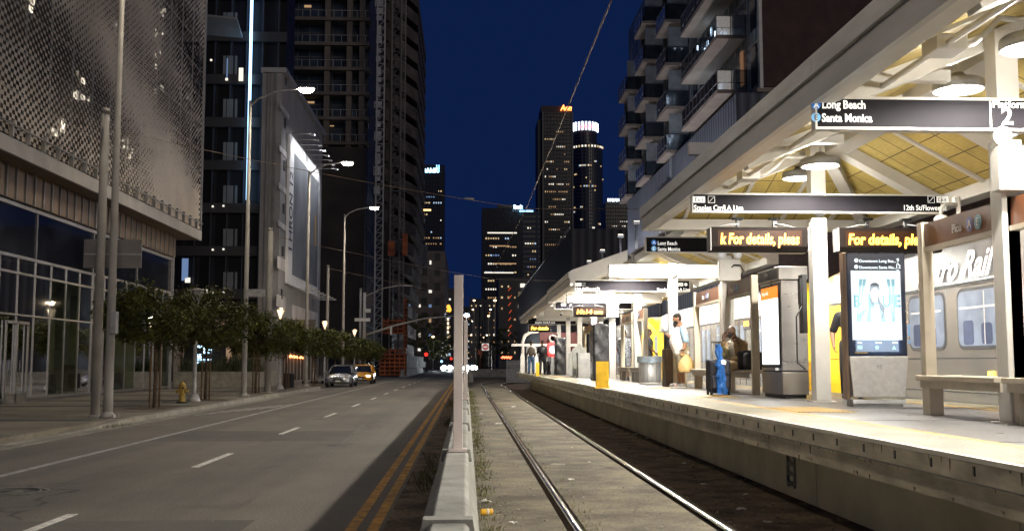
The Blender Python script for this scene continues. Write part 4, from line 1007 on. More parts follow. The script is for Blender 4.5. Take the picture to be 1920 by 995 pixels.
for (px, py, w, h, m) in ((452, 140, .35, 1.1, LW[1]), (426, 128, .08, 1.6, LW[4]), (425, 149, .2, .2, LW[1]), (396, 113, .15, .15, LW[1]), (347, 505, .5, 1.8, LW[4]), (352, 525, .4, .4, LW[1]), (384, 546, .5, .3, LW[1]), (395, 557, .3, .3, LW[1])):
    p = at(px, py, Yb - .6); lit(t, p.x, Yb - .62, p.z, w, h, m)
s = MB(); a = at(463, 375, Yb - .9); b = at(472, -30, Yb - .9); s.box(a.x - .07, a.x + .07, Yb - .98, Yb - .5, a.z, b.z); s.build('light_line', emit('blue white light line', (.35, .65, 1), 3.2), t)
s = MB(); s.box(a.x - .05, a.x + .05, Yb - .9, Yb - .5, 4, a.z); s.build('light_line', emit('dim light line', (.3, .5, .8), .12), t)
s = MB(); p0 = at(385, 42, Yb - 1); p1 = at(452, 68, Yb - 1); s.slab([(p0.x, Yb - 2.6, p0.z), (p1.x, Yb - 2.6, p0.z - .3), (p1.x, Yb, p1.z - .2), (p0.x, Yb, p1.z)], .2); s.build('canopy_slab', CONC_D, t)
# lobby signs between the trees
p = at(384, 657, Yb - 4)
tb = wthing('logo_sign', 'blue white glowing round emblem sign seen through the street trees above the planter', 'sign', (p.x, Yb - 4, .15))
glow = emit('blue white neon', (.45, .75, 1), 4)
s = MB(); s.box(p.x - 1.6, p.x + 1.6, Yb - 3.95, Yb - 3.8, 0.15, p.z + 1.2); s.build('sign_wall', MAT['black'], tb)
for (px, py, r) in ((376, 648, .22), (388, 655, .36)):
    q = at(px, py, Yb - 4); M_ = Matrix.Rotation(R(90), 3, 'X'); s = MB(); s.lathe([(r, 0), (r, .04), (r * .72, .04), (r * .72, 0)], (q.x, Yb - 4, q.z), 20, M_)
    for k in (-.3, .0, .3): s.cbox((q.x + k * r, Yb - 4.0, q.z), (r * .16, .04, r * 1.5))
    s.build('emblem', glow, tb)
q = at(374, 667, Yb - 4); s = MB(); s.cbox((q.x, Yb - 4, q.z), (.3, .04, .3)); s.build('emblem', glow, tb)
for k, (px, py, w) in enumerate(((381, 674, 1.1), (378, 679, .6))):
    q = at(px, py, Yb - 4)
    for j in range(7 - 3 * k): s = None; lit(tb, q.x - w / 2 + w * j / (6 - 3 * k), Yb - 4.0, q.z, .11, .12, glow)
# pale lobby panels
t2 = wthing('lobby_wall', 'pale lit lobby wall behind the long planter and trees', 'wall', (-21, Yb - 2.5, .15))
for (pa, pb, m) in ((325, 336, mat('pale lobby panel', (.45, .4, .34), .6)), (343, 359, emit('warm lit lobby panel', (1, .62, .38), .20, (.4, .3, .2))), (400, 412, mat('pale lobby panel', (.4, .4, .4))), (412, 434, emit('warm lit lobby panel', (1, .62, .38), .20)), (446, 455, emit('warm lit lobby panel', (1, .62, .38), .20)), (456, 480, mat('pale lobby panel', (.4, .4, .4)))):
    a = at(pa, 700, Yb - 3); b = at(pb, 640, Yb - 3); s = MB(); s.box(a.x, b.x, Yb - 3, Yb - 2.6, .15, 5.0); s.build('panel', m, t2)
# planter with upright plants
pw = gr(325, 728, .15); Yp = 63.5
t3 = wthing('long_planter', 'long low concrete planter with upright dark plants beside the sidewalk', 'planter', (at(395, 720, Yp).x, Yp, .15))
xa, xb = at(327, 700, Yp).x, at(478, 700, Yp).x
s = MB(); s.box(xa, xb, Yp, Yp + .25, .15, 1.02); s.box(xa, xb, Yp - .03, Yp + .3, 1.02, 1.08); s.box(xb - .25, xb, Yp + .3, Yp + 9, .15, 1.05); s.box(xa, xb - .25, Yp + .25, Yp + 9, .15, .85); s.build('planter_wall', MAT['concrete'], t3)
s = MB(); rng.seed(5)
for i in range(1500):
    x = rng.uniform(xa + .1, xb - .2); y = rng.uniform(Yp + .3, Yp + 4); h = rng.uniform(.4, 1.25) * (1 + .25 * math.sin(x * 1.7)); a = rng.uniform(0, PI); w = rng.uniform(.015, .04); l = rng.uniform(-.3, .3)
    dx, dy = math.cos(a) * w, math.sin(a) * w
    s.add([(x - dx, y - dy, .9), (x + dx, y + dy, .9), (x + l * .7 + dx * .7, y + dy, .9 + h * .7), (x + l, y, .9 + h)], [(0, 1, 2, 3)])
s.build('foliage', mat('dark upright leaves', (.045, .06, .022), .6, 0, .4, 3), t3, fix=False)

# ---- concrete block with the billboard
t = wthing('billboard_building', 'grey concrete block with a tall framed billboard lit by rows of small spot lamps', 'building', (-17, 98, 0))
bx = -15.15; ya = 86.2; yb_ = 110.6; zt3 = atx(560, 185, bx).z; xL = at(489, 300, ya).x
zt3 = at(526, 128, ya).z; zt4 = atx(600, 258, bx).z
s = MB(); s.box(xL, bx, ya, yb_, 0, zt3 - .4); s.build('wall', mat('billboard building concrete', (.30, .29, .285), .8, 0, .12, .4, .08, .35), t)
s = MB(); s.box(xL - .1, bx + .35, ya - .2, yb_ + .3, zt3 - .4, zt3); s.build('parapet', MAT['paint_grey'], t)
for (pa, pb) in ((497, 503), (510, 514)):
    a = at(pa, 400, ya - .1).x; b = at(pb, 400, ya - .1).x; s = MB(); s.box(a, b, ya - .25, ya, 0, zt3 - .5); s.build('pilaster', CONC_D, t)
irid = mat('pale decorative panel', (.62, .58, .56), .45, 0, .2, .6)
for (p1, p2) in ((186, 222), (268, 300), (340, 368), (412, 436), (480, 512), (552, 580)):
    q1 = atx(521.5, p1, bx + .04); q2 = atx(540, p2, bx + .04); s = MB(); s.box(bx + .01, bx + .05, atx(523, 300, bx).y, atx(539.5, 300, bx).y, q2.z, q1.z); s.build('decorative_panel', irid, t)
s = MB(); q1 = atx(546, 560, bx); s.box(bx + .01, bx + .05, 93, 109, 3.9, 6.6); s.build('decorative_panel', irid, t)
BY0, BY1 = atx(542, 400, bx + .3).y, atx(598.5, 400, bx + .3).y; BZ0, BZ1 = atx(542, 532, bx + .3).z, atx(542, 247, bx + .3).z
bw = emit('glowing billboard vinyl', (.75, .76, .8), .0, (.62, .62, .64)); bw = mat('billboard vinyl white', (.70, .70, .70), .6, 0, .05, 1)
s = MB(); s.box(bx + .05, bx + .28, BY0, BY1, BZ0, BZ1); bb = s.build('billboard', bw, t)
s = MB(); s.box(bx + .28, bx + .295, BY0 + 2.2, BY1 - .4, BZ0 + .9, BZ1 - 1.2); s.build('billboard_picture', mat('billboard grey print', (.16, .17, .185), .5, 0, .25, .25), t)
Mv = Matrix.Rotation(R(90), 4, 'Z') @ Matrix.Rotation(R(90), 4, 'X') @ Matrix.Rotation(R(90), 4, 'Z')
text('I HRON 12', 2.3, (bx + .30, BY0 + 1.75, BZ0 + 2.8), DARKTXT, bb, face=Mv, bold=.03, sx=.62)
s = MB(); s.box(bx + .298, bx + .305, BY1 - 2.6, BY1 - 2.2, 13, 16); s.build('billboard_mark', mat('orange print', (.7, .35, .03)), bb)
for k in range(8):
    y = BY0 + 1.2 + k * (BY1 - BY0 - 1.6) / 7
    for (z, dz, on) in ((BZ1 + .25, -.18, True), (BZ0 - .35, .12, False)):
        s = MB(); s.tube([(bx + .2, y, z), (bx + 1.9, y, z)], .035, 6); s.cbox((bx + 2.0, y, z + dz * .4), (.3, .35, .14)); a_ = s.build('spot_arm', MAT['paint_grey'], t)
        if on: s = MB(); s.cbox((bx + 1.98, y, z - .08), (.26, .30, .05)); s.build('spot_lens', emit('spot lens', (1, .95, .85), 14), t)
for k in range(6):
    y = BY0 + 1.5 + k * 3.2
    l = bpy.data.lights.new('billboard_spot', 'SPOT'); l.energy = 420; l.spot_size = R(150); l.spot_blend = .8; l.color = (.95, .96, 1); l.shadow_soft_size = .2
    o = bpy.data.objects.new('billboard_spot', l); COL.objects.link(o); o.location = (bx + 2.6, y, BZ1 + .3); o.rotation_euler = (0, R(28), 0)

# ---- tall residential tower under construction with hoist
t = wthing('tower_under_construction', 'tall concrete balcony tower under construction filling the sky left of the street', 'building', (-24, 135, 0))
Yt = 134.0; xa, xb = at(520, 200, Yt).x, at(688, 200, Yt).x
s = MB(); s.box(xa - 8, xb, Yt + 2, Yt + 40, 0, 62); s.build('core', facade('dark tower glazing', (.075, .072, .07), (.045, .065, .10), 1.5, 3.15, .07, .2), t)
SLABM = mat('raw slab concrete', (.13, .112, .095), .85, 0, .2, .4, .1, .4)
fl0 = at(600, 543, Yt).z; n_ = 0
for k in range(20):
    z = at(600, 268 - 46.5 * k, Yt).z
    if z > 60: break
    s = MB(); s.box(xa, xb + .3, Yt - .2, Yt + 2, z - .22, z + .12); s.box(xa, xb + .3, Yt - .2, Yt - .12, z + .12, z + .2); s.build('floor_slab', SLABM, t)
    s = MB(); s.tube([(xa, Yt - .1, z + 1.1), (xb, Yt - .1, z + 1.1)], .03, 5)
    x = xa
    while x < xb: s.box(x - .02, x + .02, Yt - .12, Yt - .08, z + .1, z + 1.1); x += 1.0
    s.build('railing', MAT['paint_grey'], t)
for px in (534, 610, 652, 676):
    x = at(px, 300, Yt).x; s = MB(); s.box(x - .35, x + .35, Yt + .1, Yt + 1.2, 0, 60); s.build('pier', SLABM, t)
s = MB(); s.box(xa, at(684, 400, Yt).x, Yt - .3, Yt + 2.2, 4, at(600, 276, Yt).z); s.build('podium_wall', mat('dark podium cladding', (.035, .028, .025), .8, 0, .3, .3), t)
for (px, py, w, h, m) in ((656, 45, .16, 1.2, LW[2]), (659, 92, .5, .12, LW[2]), (660, 132, .5, .14, LW[2]), (659, 216, .14, 1.2, LW[2]), (655, 240, .12, .8, LW[2]), (616, 135, .5, .9, LW[4]), (618, 136, .2, .3, LW[1]), (618, 236, 1.1, .12, LW[3]), (579, 192, 1.4, .25, LW[3]), (631, 85, .3, .4, LW[4]), (577, 12, .9, .3, LW[3])):
    p = at(px, py, Yt + 1.8); lit(t, p.x, Yt + 1.85, p.z, w, h, m)
# slanting fins of the street side
xs0, xs1 = at(697, 300, 150).x, at(786, 100, 172).x
WINGM = mat('dark raking balcony edge', (.12, .10, .085), .85, 0, .3, .4, .1, .4)
t4 = wthing('slatted_tower', 'dark tower wing with raking concrete balcony edges right of the hoist', 'building', (-13, 168, 0))
s = MB(); s.box(xb, xs1 - 3.2, 160, 200, 0, 60); s.build('core', mat('dark wing wall', (.03, .027, .025), .8, 0, .3, .2), t4)
for k in range(19):
    z = 3.1 * k + 4; kx = xs1 - max(0, (24 - z)) * .09
    s = MB(); s.add([(kx - 4.4, 159, z), (kx, 168, z - 1.3), (kx, 200, z - 1.3), (kx - 4.4, 200, z), (kx - 4.4, 159, z + 1.9), (kx, 168, z + .6), (kx, 200, z + .6), (kx - 4.4, 200, z + 1.9)],
                     [(0, 1, 2, 3), (4, 7, 6, 5), (0, 4, 5, 1), (1, 5, 6, 2), (2, 6, 7, 3), (3, 7, 4, 0)]); s.build('balcony', WINGM, t4)
# hoists: lattice masts
def mast(name, label, px, Y, w, ztop, m, mid=None):
    x = at(px, 600, Y).x; t = wthing(name, label, 'hoist mast', (x, Y, 0), 'construction hoist masts'); s = MB()
    for (i, j) in ((-1, -1), (1, -1), (1, 1), (-1, 1)): s.box(x + i * w / 2 - .05, x + i * w / 2 + .05, Y + j * w / 2 - .05, Y + j * w / 2 + .05, 0, ztop)
    s.build('mast_chord', m, t); s = MB(); z = 0
    while z < ztop: s.bar((x - w / 2, Y - w / 2, z), (x + w / 2, Y - w / 2, z + w), .05); s.bar((x - w / 2, Y - w / 2, z), (x + w / 2, Y - w / 2, z), .06); s.bar((x + w / 2, Y - w / 2, z), (x + w / 2, Y + w / 2, z + w), .05); z += w
    s.build('mast_lacing', m, t); return t
PGL = mat('lit hoist steel', (.34, .34, .34), .5, .4); PGD = mat('unlit hoist steel', (.16, .15, .14), .6, .4)  # paler tone stands for light falling on the left mast
mast('hoist_mast', 'pale lit lattice hoist mast on the left', 709, 128, .9, 60, PGL)
mast('hoist_mast', 'dull lattice hoist mast in the middle', 738, 127, 1.0, 60, PGD)
mast('hoist_mast', 'thin dull lattice mast on the right', 752, 126, .5, 60, PGD)
t = wthing('hoist_screen', 'ragged white plastic strip running up the side of the tower', 'screen', (-11, 129, 14)); rng.seed(9)
z = 22.0
while z < 58:
    s = MB(); h = rng.uniform(.5, 1.6); w = rng.uniform(.25, .5); p = at(708, 300, 129); s.box(p.x - w + rng.uniform(-.1, .1), p.x + w, 129.0, 129.1, z, z + h); z += h + rng.uniform(.1, .7); s.build('strip', mat('white plastic sheet', (.5, .5, .5), .6, 0, .3, 1), t)
# construction yard: formwork towers, hoist cage and fence
ORNG = mat('orange formwork', (.34, .09, .03), .8, 0, .35, .8, .2, .3)
t = wthing('formwork_tower', 'orange scaffold formwork tower at the foot of the construction site', 'scaffold', (-9.5, 121, .15)); rng.seed(21)
for (pa, pb, py0, py1) in ((712, 762, 706, 652), (718, 760, 625, 596), (757, 764, 652, 560)):
    a = at(pa, py0, 121); b = at(pb, py1, 121); s = MB(); x = a.x
    while x < b.x: s.box(x - .05, x + .05, 121, 121.12, max(.1, a.z), b.z); s.box(x - .05, x + .05, 122.5, 122.62, max(.1, a.z), b.z); x += .55
    z = max(.2, a.z)
    while z < b.z: s.box(a.x, b.x, 120.95, 121.0, z, z + .14); s.box(a.x, b.x, 122.6, 122.7, z, z + .1); z += .45
    s.build('scaffold_frame', ORNG, t)
    s = MB(); s.box(a.x, b.x, 121.4, 121.45, max(.1, a.z), a.z + (b.z - a.z) * .8); s.build('mesh_panel', mat('dark orange mesh', (.10, .035, .015), .9, 0, .4, 1), t)
p = at(770, 462, 124); t = wthing('hoist_cage', 'orange hoist cage high on the masts', 'hoist cage', (p.x, 124, at(770, 482, 124).z))
a = at(727, 478, 124); b = at(764, 452, 124); s = MB(); s.box(a.x, a.x + .8, 124, 125.2, a.z, b.z); s.box(b.x - .6, b.x, 124, 125.2, a.z, b.z + .9); s.build('cage', ORNG, t)
t = wthing('site_fence', 'mesh construction fence on pale concrete blocks along the far left kerb', 'fence', (-7, 125, 0))
s = MB()
for k in range(14): y = 122 + k * 5.2; s.box(-7.3, -7.24, y, y + .08, .8, 2.6)
s.build('fence_post', MAT['paint_grey'], t); s = MB(); s.box(-7.28, -7.26, 122, 194, .8, 2.5); s.build('mesh', mat('dark fence cloth', (.04, .05, .05), .9, 0, .3, .8), t)
rng.seed(2)
blk = wthing('concrete_block', 'pale concrete block under the site fence beside the far road', 'block', (-7.1, 118, 0), 'pale concrete blocks under the site fence')
s = MB(); s.prism([(-7.4, 0), (-7.28, .3), (-7.18, .85), (-7.02, .85), (-6.92, .3), (-6.8, 0)], 'y', 118, 121); s.build('block_body', MAT['concrete_l'], blk)
for k in range(1, 16): dup(blk, (-7.1, 118 + k * 3.3 + rng.uniform(0, .4), 0))

# ================================================================ STREET FURNITURE, LEFT
POLE = mat('grey concrete pole', (.30, .285, .26), .75, 0, .12, 1.5, .1, .3)
WX = []
def lamp_pole(px, pyb, hx, hy, Y, label, armpx=None, pw=260, lit_=True, r=.13):
    b = gr(px, pyb, .15); b = at(px, pyb, Y); b.z = .15
    h = at(hx, hy, Y); t = wthing('street_lamp', label, 'street lamp', (b.x, Y, .15), 'tall curved arm street lamps on the left')
    zt = h.z - .55
    s = MB(); s.tube([(b.x, Y, .15), (b.x, Y, 1.0), (b.x + .0, Y, zt)], [r, r * .92, r * .5], 12); s.build('pole', POLE, t)
    s = MB(); s.lathe([(r * 1.6, 0), (r * 1.6, .05), (r * 1.1, .12), (r, .16)], (b.x, Y, .15), 12)
    for a in range(4): s.cbox((b.x + .2 * (-1) ** a, Y + (.2 if a < 2 else -.2), .19), (.05, .05, .1))
    s.build('base', POLE, t)
    s = MB(); L = h.x - b.x; s.tube([(b.x, Y, zt - .25), (b.x + L * .15, Y, zt + .1), (b.x + L * .45, Y, zt + .42), (b.x + L * .8, Y, zt + .54), (h.x - .2, Y, h.z + .02)], [.05, .045, .04, .035, .03], 8); s.build('arm', MAT['paint_grey'], t)
    s = MB(); s.cbox((h.x, Y, h.z + .05), (.72, .26, .09)); hd = s.build('lamp_head', MAT['paint_grey'], t, bevel=.02)
    s = MB(); s.cbox((h.x, Y, h.z - .02), (.62, .24, .06)); s.ell((h.x, Y, h.z - .06), (.33, .16, .13), 12, 6); s.build('lamp_lens', emit('street lamp lens', (1, .93, .78), 60), t)
    l = bpy.data.lights.new('street_light', 'SPOT'); l.energy = pw; l.color = (1, .86, .66); l.shadow_soft_size = .10; l.spot_size = R(165); l.spot_blend = .5
    o = bpy.data.objects.new('street_light', l); COL.objects.link(o); o.location = h + Vector((0, 0, -.2))
STP = 1700
lamp_pole(457, 738, 575, 167, 46.5, 'lit street lamp in front of the blue white light line, highest bright head', pw=STP)
lamp_pole(573, 722, 652, 305, 66, 'second lit street lamp, its arm crossing the billboard', pw=STP)
lamp_pole(642, 712, 702, 389, 84, 'third lit street lamp, smallest of the three bright heads', pw=STP)
# poles near the camera: their heads are above the picture
lamp_pole(202, 777, 385, -170, 29.0, 'very tall pole at the left running out of the top of the photo', pw=STP * .5, r=.13)
for Yq in (10.0, -8.0):
    t = wthing('street_lamp', 'street lamp standing outside the left edge of the photo at %s' % ('the driveway' if Yq > 0 else 'the corner behind'), 'street lamp', (-10.2, Yq, .05), 'tall curved arm street lamps on the left')
    s = MB(); s.tube([(-10.2, Yq, .05), (-10.2, Yq, 13)], [.14, .08], 10); s.build('pole', POLE, t)
    s = MB(); s.tube([(-10.2, Yq, 12.8), (-9, Yq, 13.5), (-7.4, Yq, 13.6)], .04, 6); s.build('arm', POLE, t)
    l = bpy.data.lights.new('street_light', 'SPOT'); l.energy = STP * .38; l.color = (1, .86, .66); l.shadow_soft_size = .10; l.spot_size = R(165); l.spot_blend = .5
    o = bpy.data.objects.new('street_light', l); COL.objects.link(o); o.location = (-7.0, Yq, 13.4)
    s = MB(); s.cbox((-7.1, Yq, 13.6), (.7, .26, .1)); s.build('lamp_head', POLE, t)
def plain_pole(px, pyt, Y, r0, r1, label, name='utility_pole', m=POLE):
    b = at(px, 700, Y); z = at(px, pyt, Y).z; t = wthing(name, label, 'pole', (b.x, Y, .15), 'plain utility poles on the left sidewalk')
    s = MB(); s.tube([(b.x, Y, .15), (b.x, Y, z)], [r0, r1], 12); s.build('pole', m, t)
    s = MB(); s.lathe([(r0 * 1.5, 0), (r0 * 1.5, .04), (r0 * 1.1, .05)], (b.x, Y, .15), 12); s.build('base', m, t); s = MB()
    s.lathe([(r1 * 1.2, 0), (r1 * 1.3, .08), (r1 * .6, .14)], (b.x, Y, z), 10); s.build('pole_cap', m, t); return t, b.x, z
t, x1_, z1_ = plain_pole(181, 212, 29.4, .125, .11, 'thick grey pole with a cap holding the span wires, left of the very tall pole')
plain_pole(502, 432, 52.5, .16, .12, 'plain grey pole in front of the billboard building corner')
plain_pole(612, 500, 82, .13, .1, 'plain pole right of the billboard')
plain_pole(674.5, 543, 108, .14, .11, 'plain pole left of the signal mast arm')
# back of a large sign between the two near poles
a = at(155, 502, 29.7); b = at(266, 449, 29.7); t = wthing('sign_back', 'blank grey back of a wide sign fixed to the two near poles', 'sign', ((a.x + b.x) / 2, 29.7, a.z))
s = MB(); s.box(a.x, b.x, 29.72, 29.76, a.z, b.z); s.build('panel', mat('sign back aluminium', (.20, .19, .175), .5, .3, .1, 2), t, bevel=.01)
s = MB(); s.box(a.x + .02, b.x - .02, 29.70, 29.72, a.z + .36, a.z + .40); s.build('brace', MAT['paint_grey'], t)
s = MB(); p = at(217, 605, 29); s.box(p.x - .08, p.x + .1, 28.75, 28.95, p.z - .3, p.z + .3); obj('pole_box', s, MAT['paint_grey'], 'small rounded control box strapped to the very tall pole', 'control box', origin=(p.x, 28.85, p.z - .3), bevel=.03)
a = at(462, 556, 46.2); b = at(497, 542, 46.2); s = MB(); s.box(a.x, b.x, 46.2, 46.24, a.z, b.z); obj('street_sign', s, mat('sign back pale', (.45, .45, .43), .5), 'small pale sign plate sticking out from the lamp pole beside the billboard building', 'sign', origin=(a.x, 46.2, a.z))
# signal mast arm
b = at(682, 700, 105); t = wthing('signal_mast', 'grey pole with a long rising mast arm over the street', 'signal mast', (b.x, 105, .15))
zt = at(682, 548, 105).z; s = MB(); s.tube([(b.x, 105, .15), (b.x, 105, zt)], [.2, .14], 12); s.build('pole', POLE, t)
p0 = at(683, 629, 105); p1 = at(740, 610, 105); p2 = at(795, 597, 105); p3 = at(862, 591, 105); s = MB(); s.tube([p0, p1, p2, p3], [.13, .11, .08, .06], 10); s.build('mast_arm', POLE, t)
q = at(762, 535, 105); q0 = at(683, 556, 105); q1 = at(720, 540, 105); s = MB(); s.tube([q0, q1, at(745, 535.5, 105), q], .05, 8); s.build('lamp_arm', POLE, t); s = MB(); s.cbox((q.x + .2, 105, q.z - .02), (.8, .25, .1)); s.build('lamp_head', MAT['paint_grey'], t)
a = at(665, 602, 104.8); b2 = at(694, 596, 104.8); s = MB(); s.box(a.x, b2.x, 104.75, 104.79, a.z, b2.z); s.build('sign_plate', mat('sign back pale', (.45, .45, .43)), t)
for (px, py) in ((690, 582),): q = at(px, py, 104.6); s = MB(); s.cbox((q.x, 104.7, q.z), (.5, .3, .35)); s.build('signal_box', MAT['paint_grey'], t)
a = at(733, 618, 104.8); s = MB(); s.box(a.x - .08, a.x + .1, 104.7, 105, a.z - .5, a.z + .35); s.build('hanging_box', MAT['paint_grey'], t)
# glowing conical walkway lamps
VL = emit('cone lamp glass', (1, .74, .42), 1.9, (.7, .65, .6)); VP = mat('painted lamp post', (.34, .33, .32), .5, .2)
def cone_lamp(px, pyt, Y, label, lit_=True):
    b = at(px, 700, Y); zt = at(px, pyt, Y).z; t = wthing('walkway_lamp', label, 'street lamp', (b.x, Y, .15), 'cone headed walkway lamps')
    s = MB(); s.tube([(b.x, Y, .15), (b.x, Y, .5), (b.x, Y, zt - .5)], [.12, .08, .065], 12); s.lathe([(.24, 0), (.24, .06), (.18, .2), (.12, .3)], (b.x, Y, .15), 14); s.build('post', VP, t)
    s = MB(); s.lathe([(.035, -.5), (.19, -.04), (.195, 0), (.03, 0)], (b.x, Y, zt), 14); s.build('diffuser', VL if lit_ else MAT['paint_grey'], t)
    s = MB()
    for k in range(4):
        a = PI / 4 + k * PI / 2; s.bar((b.x + .05 * math.cos(a), Y + .05 * math.sin(a), zt - .52), (b.x + .27 * math.cos(a), Y + .27 * math.sin(a), zt), .028)
    s.lathe([(.29, 0), (.29, .05), (.1, .09), (.02, .1)], (b.x, Y, zt), 16); s.lathe([(.08, 0), (.07, .1)], (b.x, Y, zt - .58), 10); s.build('lamp_frame', VP, t)
    if lit_:
        l = bpy.data.lights.new('walkway_light', 'POINT'); l.energy = 120; l.color = (1, .74, .42); l.shadow_soft_size = .07; o = bpy.data.objects.new('walkway_light', l); COL.objects.link(o); o.location = (b.x, Y - .0, zt + .35)
cone_lamp(524, 581, 58.7, 'largest glowing cone headed walkway lamp, in front of the billboard building'); cone_lamp(608, 604, 77, 'middle glowing cone headed walkway lamp above the silver car'); cone_lamp(664, 619.5, 97.6, 'smallest glowing cone headed walkway lamp above the tree end')
cone_lamp(365, 545, 40.5, 'unlit walkway lamp post whose head is hidden in the first trees', False)
for (px, Y, r) in ((573, 67.5, .17), ): pass

# ---- trees
def leafmat(name, c):
    m, t, p = newmat(name); n = noise(t, pos(t), 1.6, 3); n2 = noise(t, pos(t), 9, 2)
    col = ramp(t, n, [(.3, tuple(x * .5 for x in c)), (.7, tuple(x * 1.5 for x in c))])
    col = mixc(t, col, ramp(t, n2, [(.3, (.7, .7, .7)), (.7, (1.3, 1.2, 1))]), 1, 'MULTIPLY')
    t.links.new(col, p.inputs['Base Color']); p.inputs['Roughness'].default_value = .5
    p.inputs['Specular IOR Level'].default_value = .3
    return m
LEAF = leafmat('street tree leaves', (.072, .082, .020)); BARK = mat('brown bark', (.10, .065, .04), .9, 0, .3, 9, .5)
def tree(x, Y, label, w=3.8, h=2.5, zc=3.4, seed=1, n=6500, leaf=.10, stake=True):
    r_ = random.Random(seed); t = thing('street_tree', label, 'tree', (x, Y, .15), 0, 'young street trees in a row on the left sidewalk')
    s = MB(); s.tube([(0, 0, 0), (.02, 0, 1.2), (-.02, .02, 2.2), (.03, 0, zc)], [.065, .055, .05, .03], 8)
    tips = []
    for k in range(9):
        a = r_.uniform(0, 2 * PI); L = r_.uniform(.45, .95); z0 = r_.uniform(1.9, 2.6); e = Vector((math.cos(a) * w * .45 * L, math.sin(a) * w * .45 * L, zc + r_.uniform(-.5, .7)))
        s.tube([(0, 0, z0), e * .5 + Vector((0, 0, z0 * .5 + .1)), e], [.035, .022, .008], 5); tips.append(e)
    tr = s.build('trunk', BARK, t)
    if stake:
        s = MB()
        for k in (-1, 1): s.tube([(k * .13, .10 * k, 0), (k * .12, .10 * k, 2.2)], .03, 6)
        s.bar((-.13, -.10, 1.8), (.13, .10, 1.8), .02); s.build('stake', MAT['wood_d'], t)
    # clumps: clusters of leaf sprays in an uneven crown
    cl = []
    for k in range(46):
        a = r_.uniform(0, 2 * PI); q = math.sqrt(r_.random()); zz = r_.uniform(-1, 1)
        rad = w / 2 * q * math.sqrt(max(.1, 1 - .55 * zz * zz)); cl.append((Vector((math.cos(a) * rad, math.sin(a) * rad, zc + zz * h * .42 - .12 * q)), r_.uniform(.28, .62)))
    s = MB(); vs = []; fs = []
    for i in range(n):
        c, cr = cl[r_.randrange(len(cl))]
        d = Vector((r_.gauss(0, 1), r_.gauss(0, 1), r_.gauss(0, .7))); d = d.normalized() * (r_.random() ** .5); p = c + d * cr
        a = r_.uniform(0, 2 * PI); el = r_.uniform(-.9, .3); u = Vector((math.cos(a) * math.cos(el), math.sin(a) * math.cos(el), math.sin(el))); v = u.cross(Vector((r_.gauss(0, .5), r_.gauss(0, .5), 1))).normalized()
        L = leaf * r_.uniform(.7, 1.5); ww = L * .26; b = len(vs)
        vs += [p, p + u * L * .5 + v * ww, p + u * L - Vector((0, 0, L * .2)), p + u * L * .5 - v * ww]; fs.append((b, b + 1, b + 2, b + 3))
    s.add(vs, fs); s.build('crown', LEAF, t, fix=False); return t
TP = [(291, 35.2, 3.9, 1.35, 3.1, 'first street tree, left of the yellow hydrant, between two wooden stakes'), (386, 42.5, 3.5, 2.3, 3.2, 'second street tree, right of the hydrant, in front of the planter'),
      (480, 51.5, 3.3, 1.5, 2.9, 'third street tree, just right of the lamp pole'), (536, 59.5, 3.4, 1.35, 2.85, 'fourth street tree, beside the large cone lamp'),
      (590, 69, 3.6, 1.4, 2.95, 'fifth street tree, left of the silver car'), (628, 79, 3.9, 1.3, 2.9, 'sixth street tree, above the silver car'), (655, 90, 4.1, 1.3, 2.8, 'seventh street tree, above the yellow car'), (680, 101, 4.2, 1.3, 2.75, 'eighth street tree, last crown of the row by the signal pole')]
M_PIT = ground_mat('tree pit soil', (.13, .085, .045), (.06, .04, .022), 2, 20)
s = MB()
for (px, Y, w, h, zc, lb) in TP: x_ = at(px, 700, Y).x; s.box(x_ - .7, x_ + .62, Y - 1.0, Y + 1.0, .12, .1585)
struct(s.build('tree_pit', M_PIT))
for i, (px, Y, w, h, zc, lb) in enumerate(TP): tree(at(px, 700, Y).x, Y, lb, w * (.9 + .12 * ((i * 7) % 3) / 2), h * (1.25 if i != 1 else 1.05), zc, 31 + i, 8500 if i < 3 else 5500, .135 if i < 3 else .17, i < 5)
def far_tree(px, py, Y, w, h, label, seed, trunk=True):
    p = at(px, py, Y); t = tree(p.x, Y, label, w, h, p.z, seed, 2200, .32, False); t['group'] = 'far trees down the street'
far_tree(822, 652, 200, 5.5, 4.5, 'small lit green tree far down the street by the red signal', 71)
for k, (px, py, w) in enumerate(((795, 620, 9), (835, 630, 8), (760, 640, 8), (925, 655, 8), (955, 640, 10), (905, 668, 6))):
    far_tree(px, py, 230 + 12 * k, w, 8, ['dark tree left of the far street opening', 'dark tree above the oncoming headlights', 'dark tree behind the site fence', 'dark tree behind the do not enter sign', 'dark tree above the far red shop sign', 'low dark tree at the far track end'][k], 80 + k)

# ---- hydrant
p = gr(341, 755, .15); t = wthing('fire_hydrant', 'worn yellow fire hydrant on the sidewalk between the first two trees', 'hydrant', (p.x, p.y, .15)); YH = mat('chipped yellow paint', (.36, .23, .04), .6, 0, .2, 10, .2, .5)
s = MB(); s.lathe([(.17, 0), (.17, .05), (.12, .07), (.11, .1), (.105, .5), (.15, .52), (.15, .56), (.13, .60), (.11, .68), (.06, .73), (.03, .75), (.03, .79), (.01, .79)], p, 18); s.build('hydrant_body', YH, t)
s = MB()
for d, r in (((1, 0, 0), .055), ((-1, 0, 0), .055), ((0, -1, 0), .08)):
    d = Vector(d); c = p + Vector((0, 0, .42)); s.tube([c + d * .08, c + d * .19], r, 10); s.tube([c + d * .19, c + d * .22], r * 1.15, 8)
s.build('nozzle', YH, t)
s = MB(); s.ell(p + Vector((.06, -.13, .55)), (.04, .02, .04)); s.build('dark_port', MAT['black'], t)
s = MB(); s.lathe([(.2, 0), (.2, .04), (.15, .06)], p, 14); s.build('flange', MAT['black'], t)
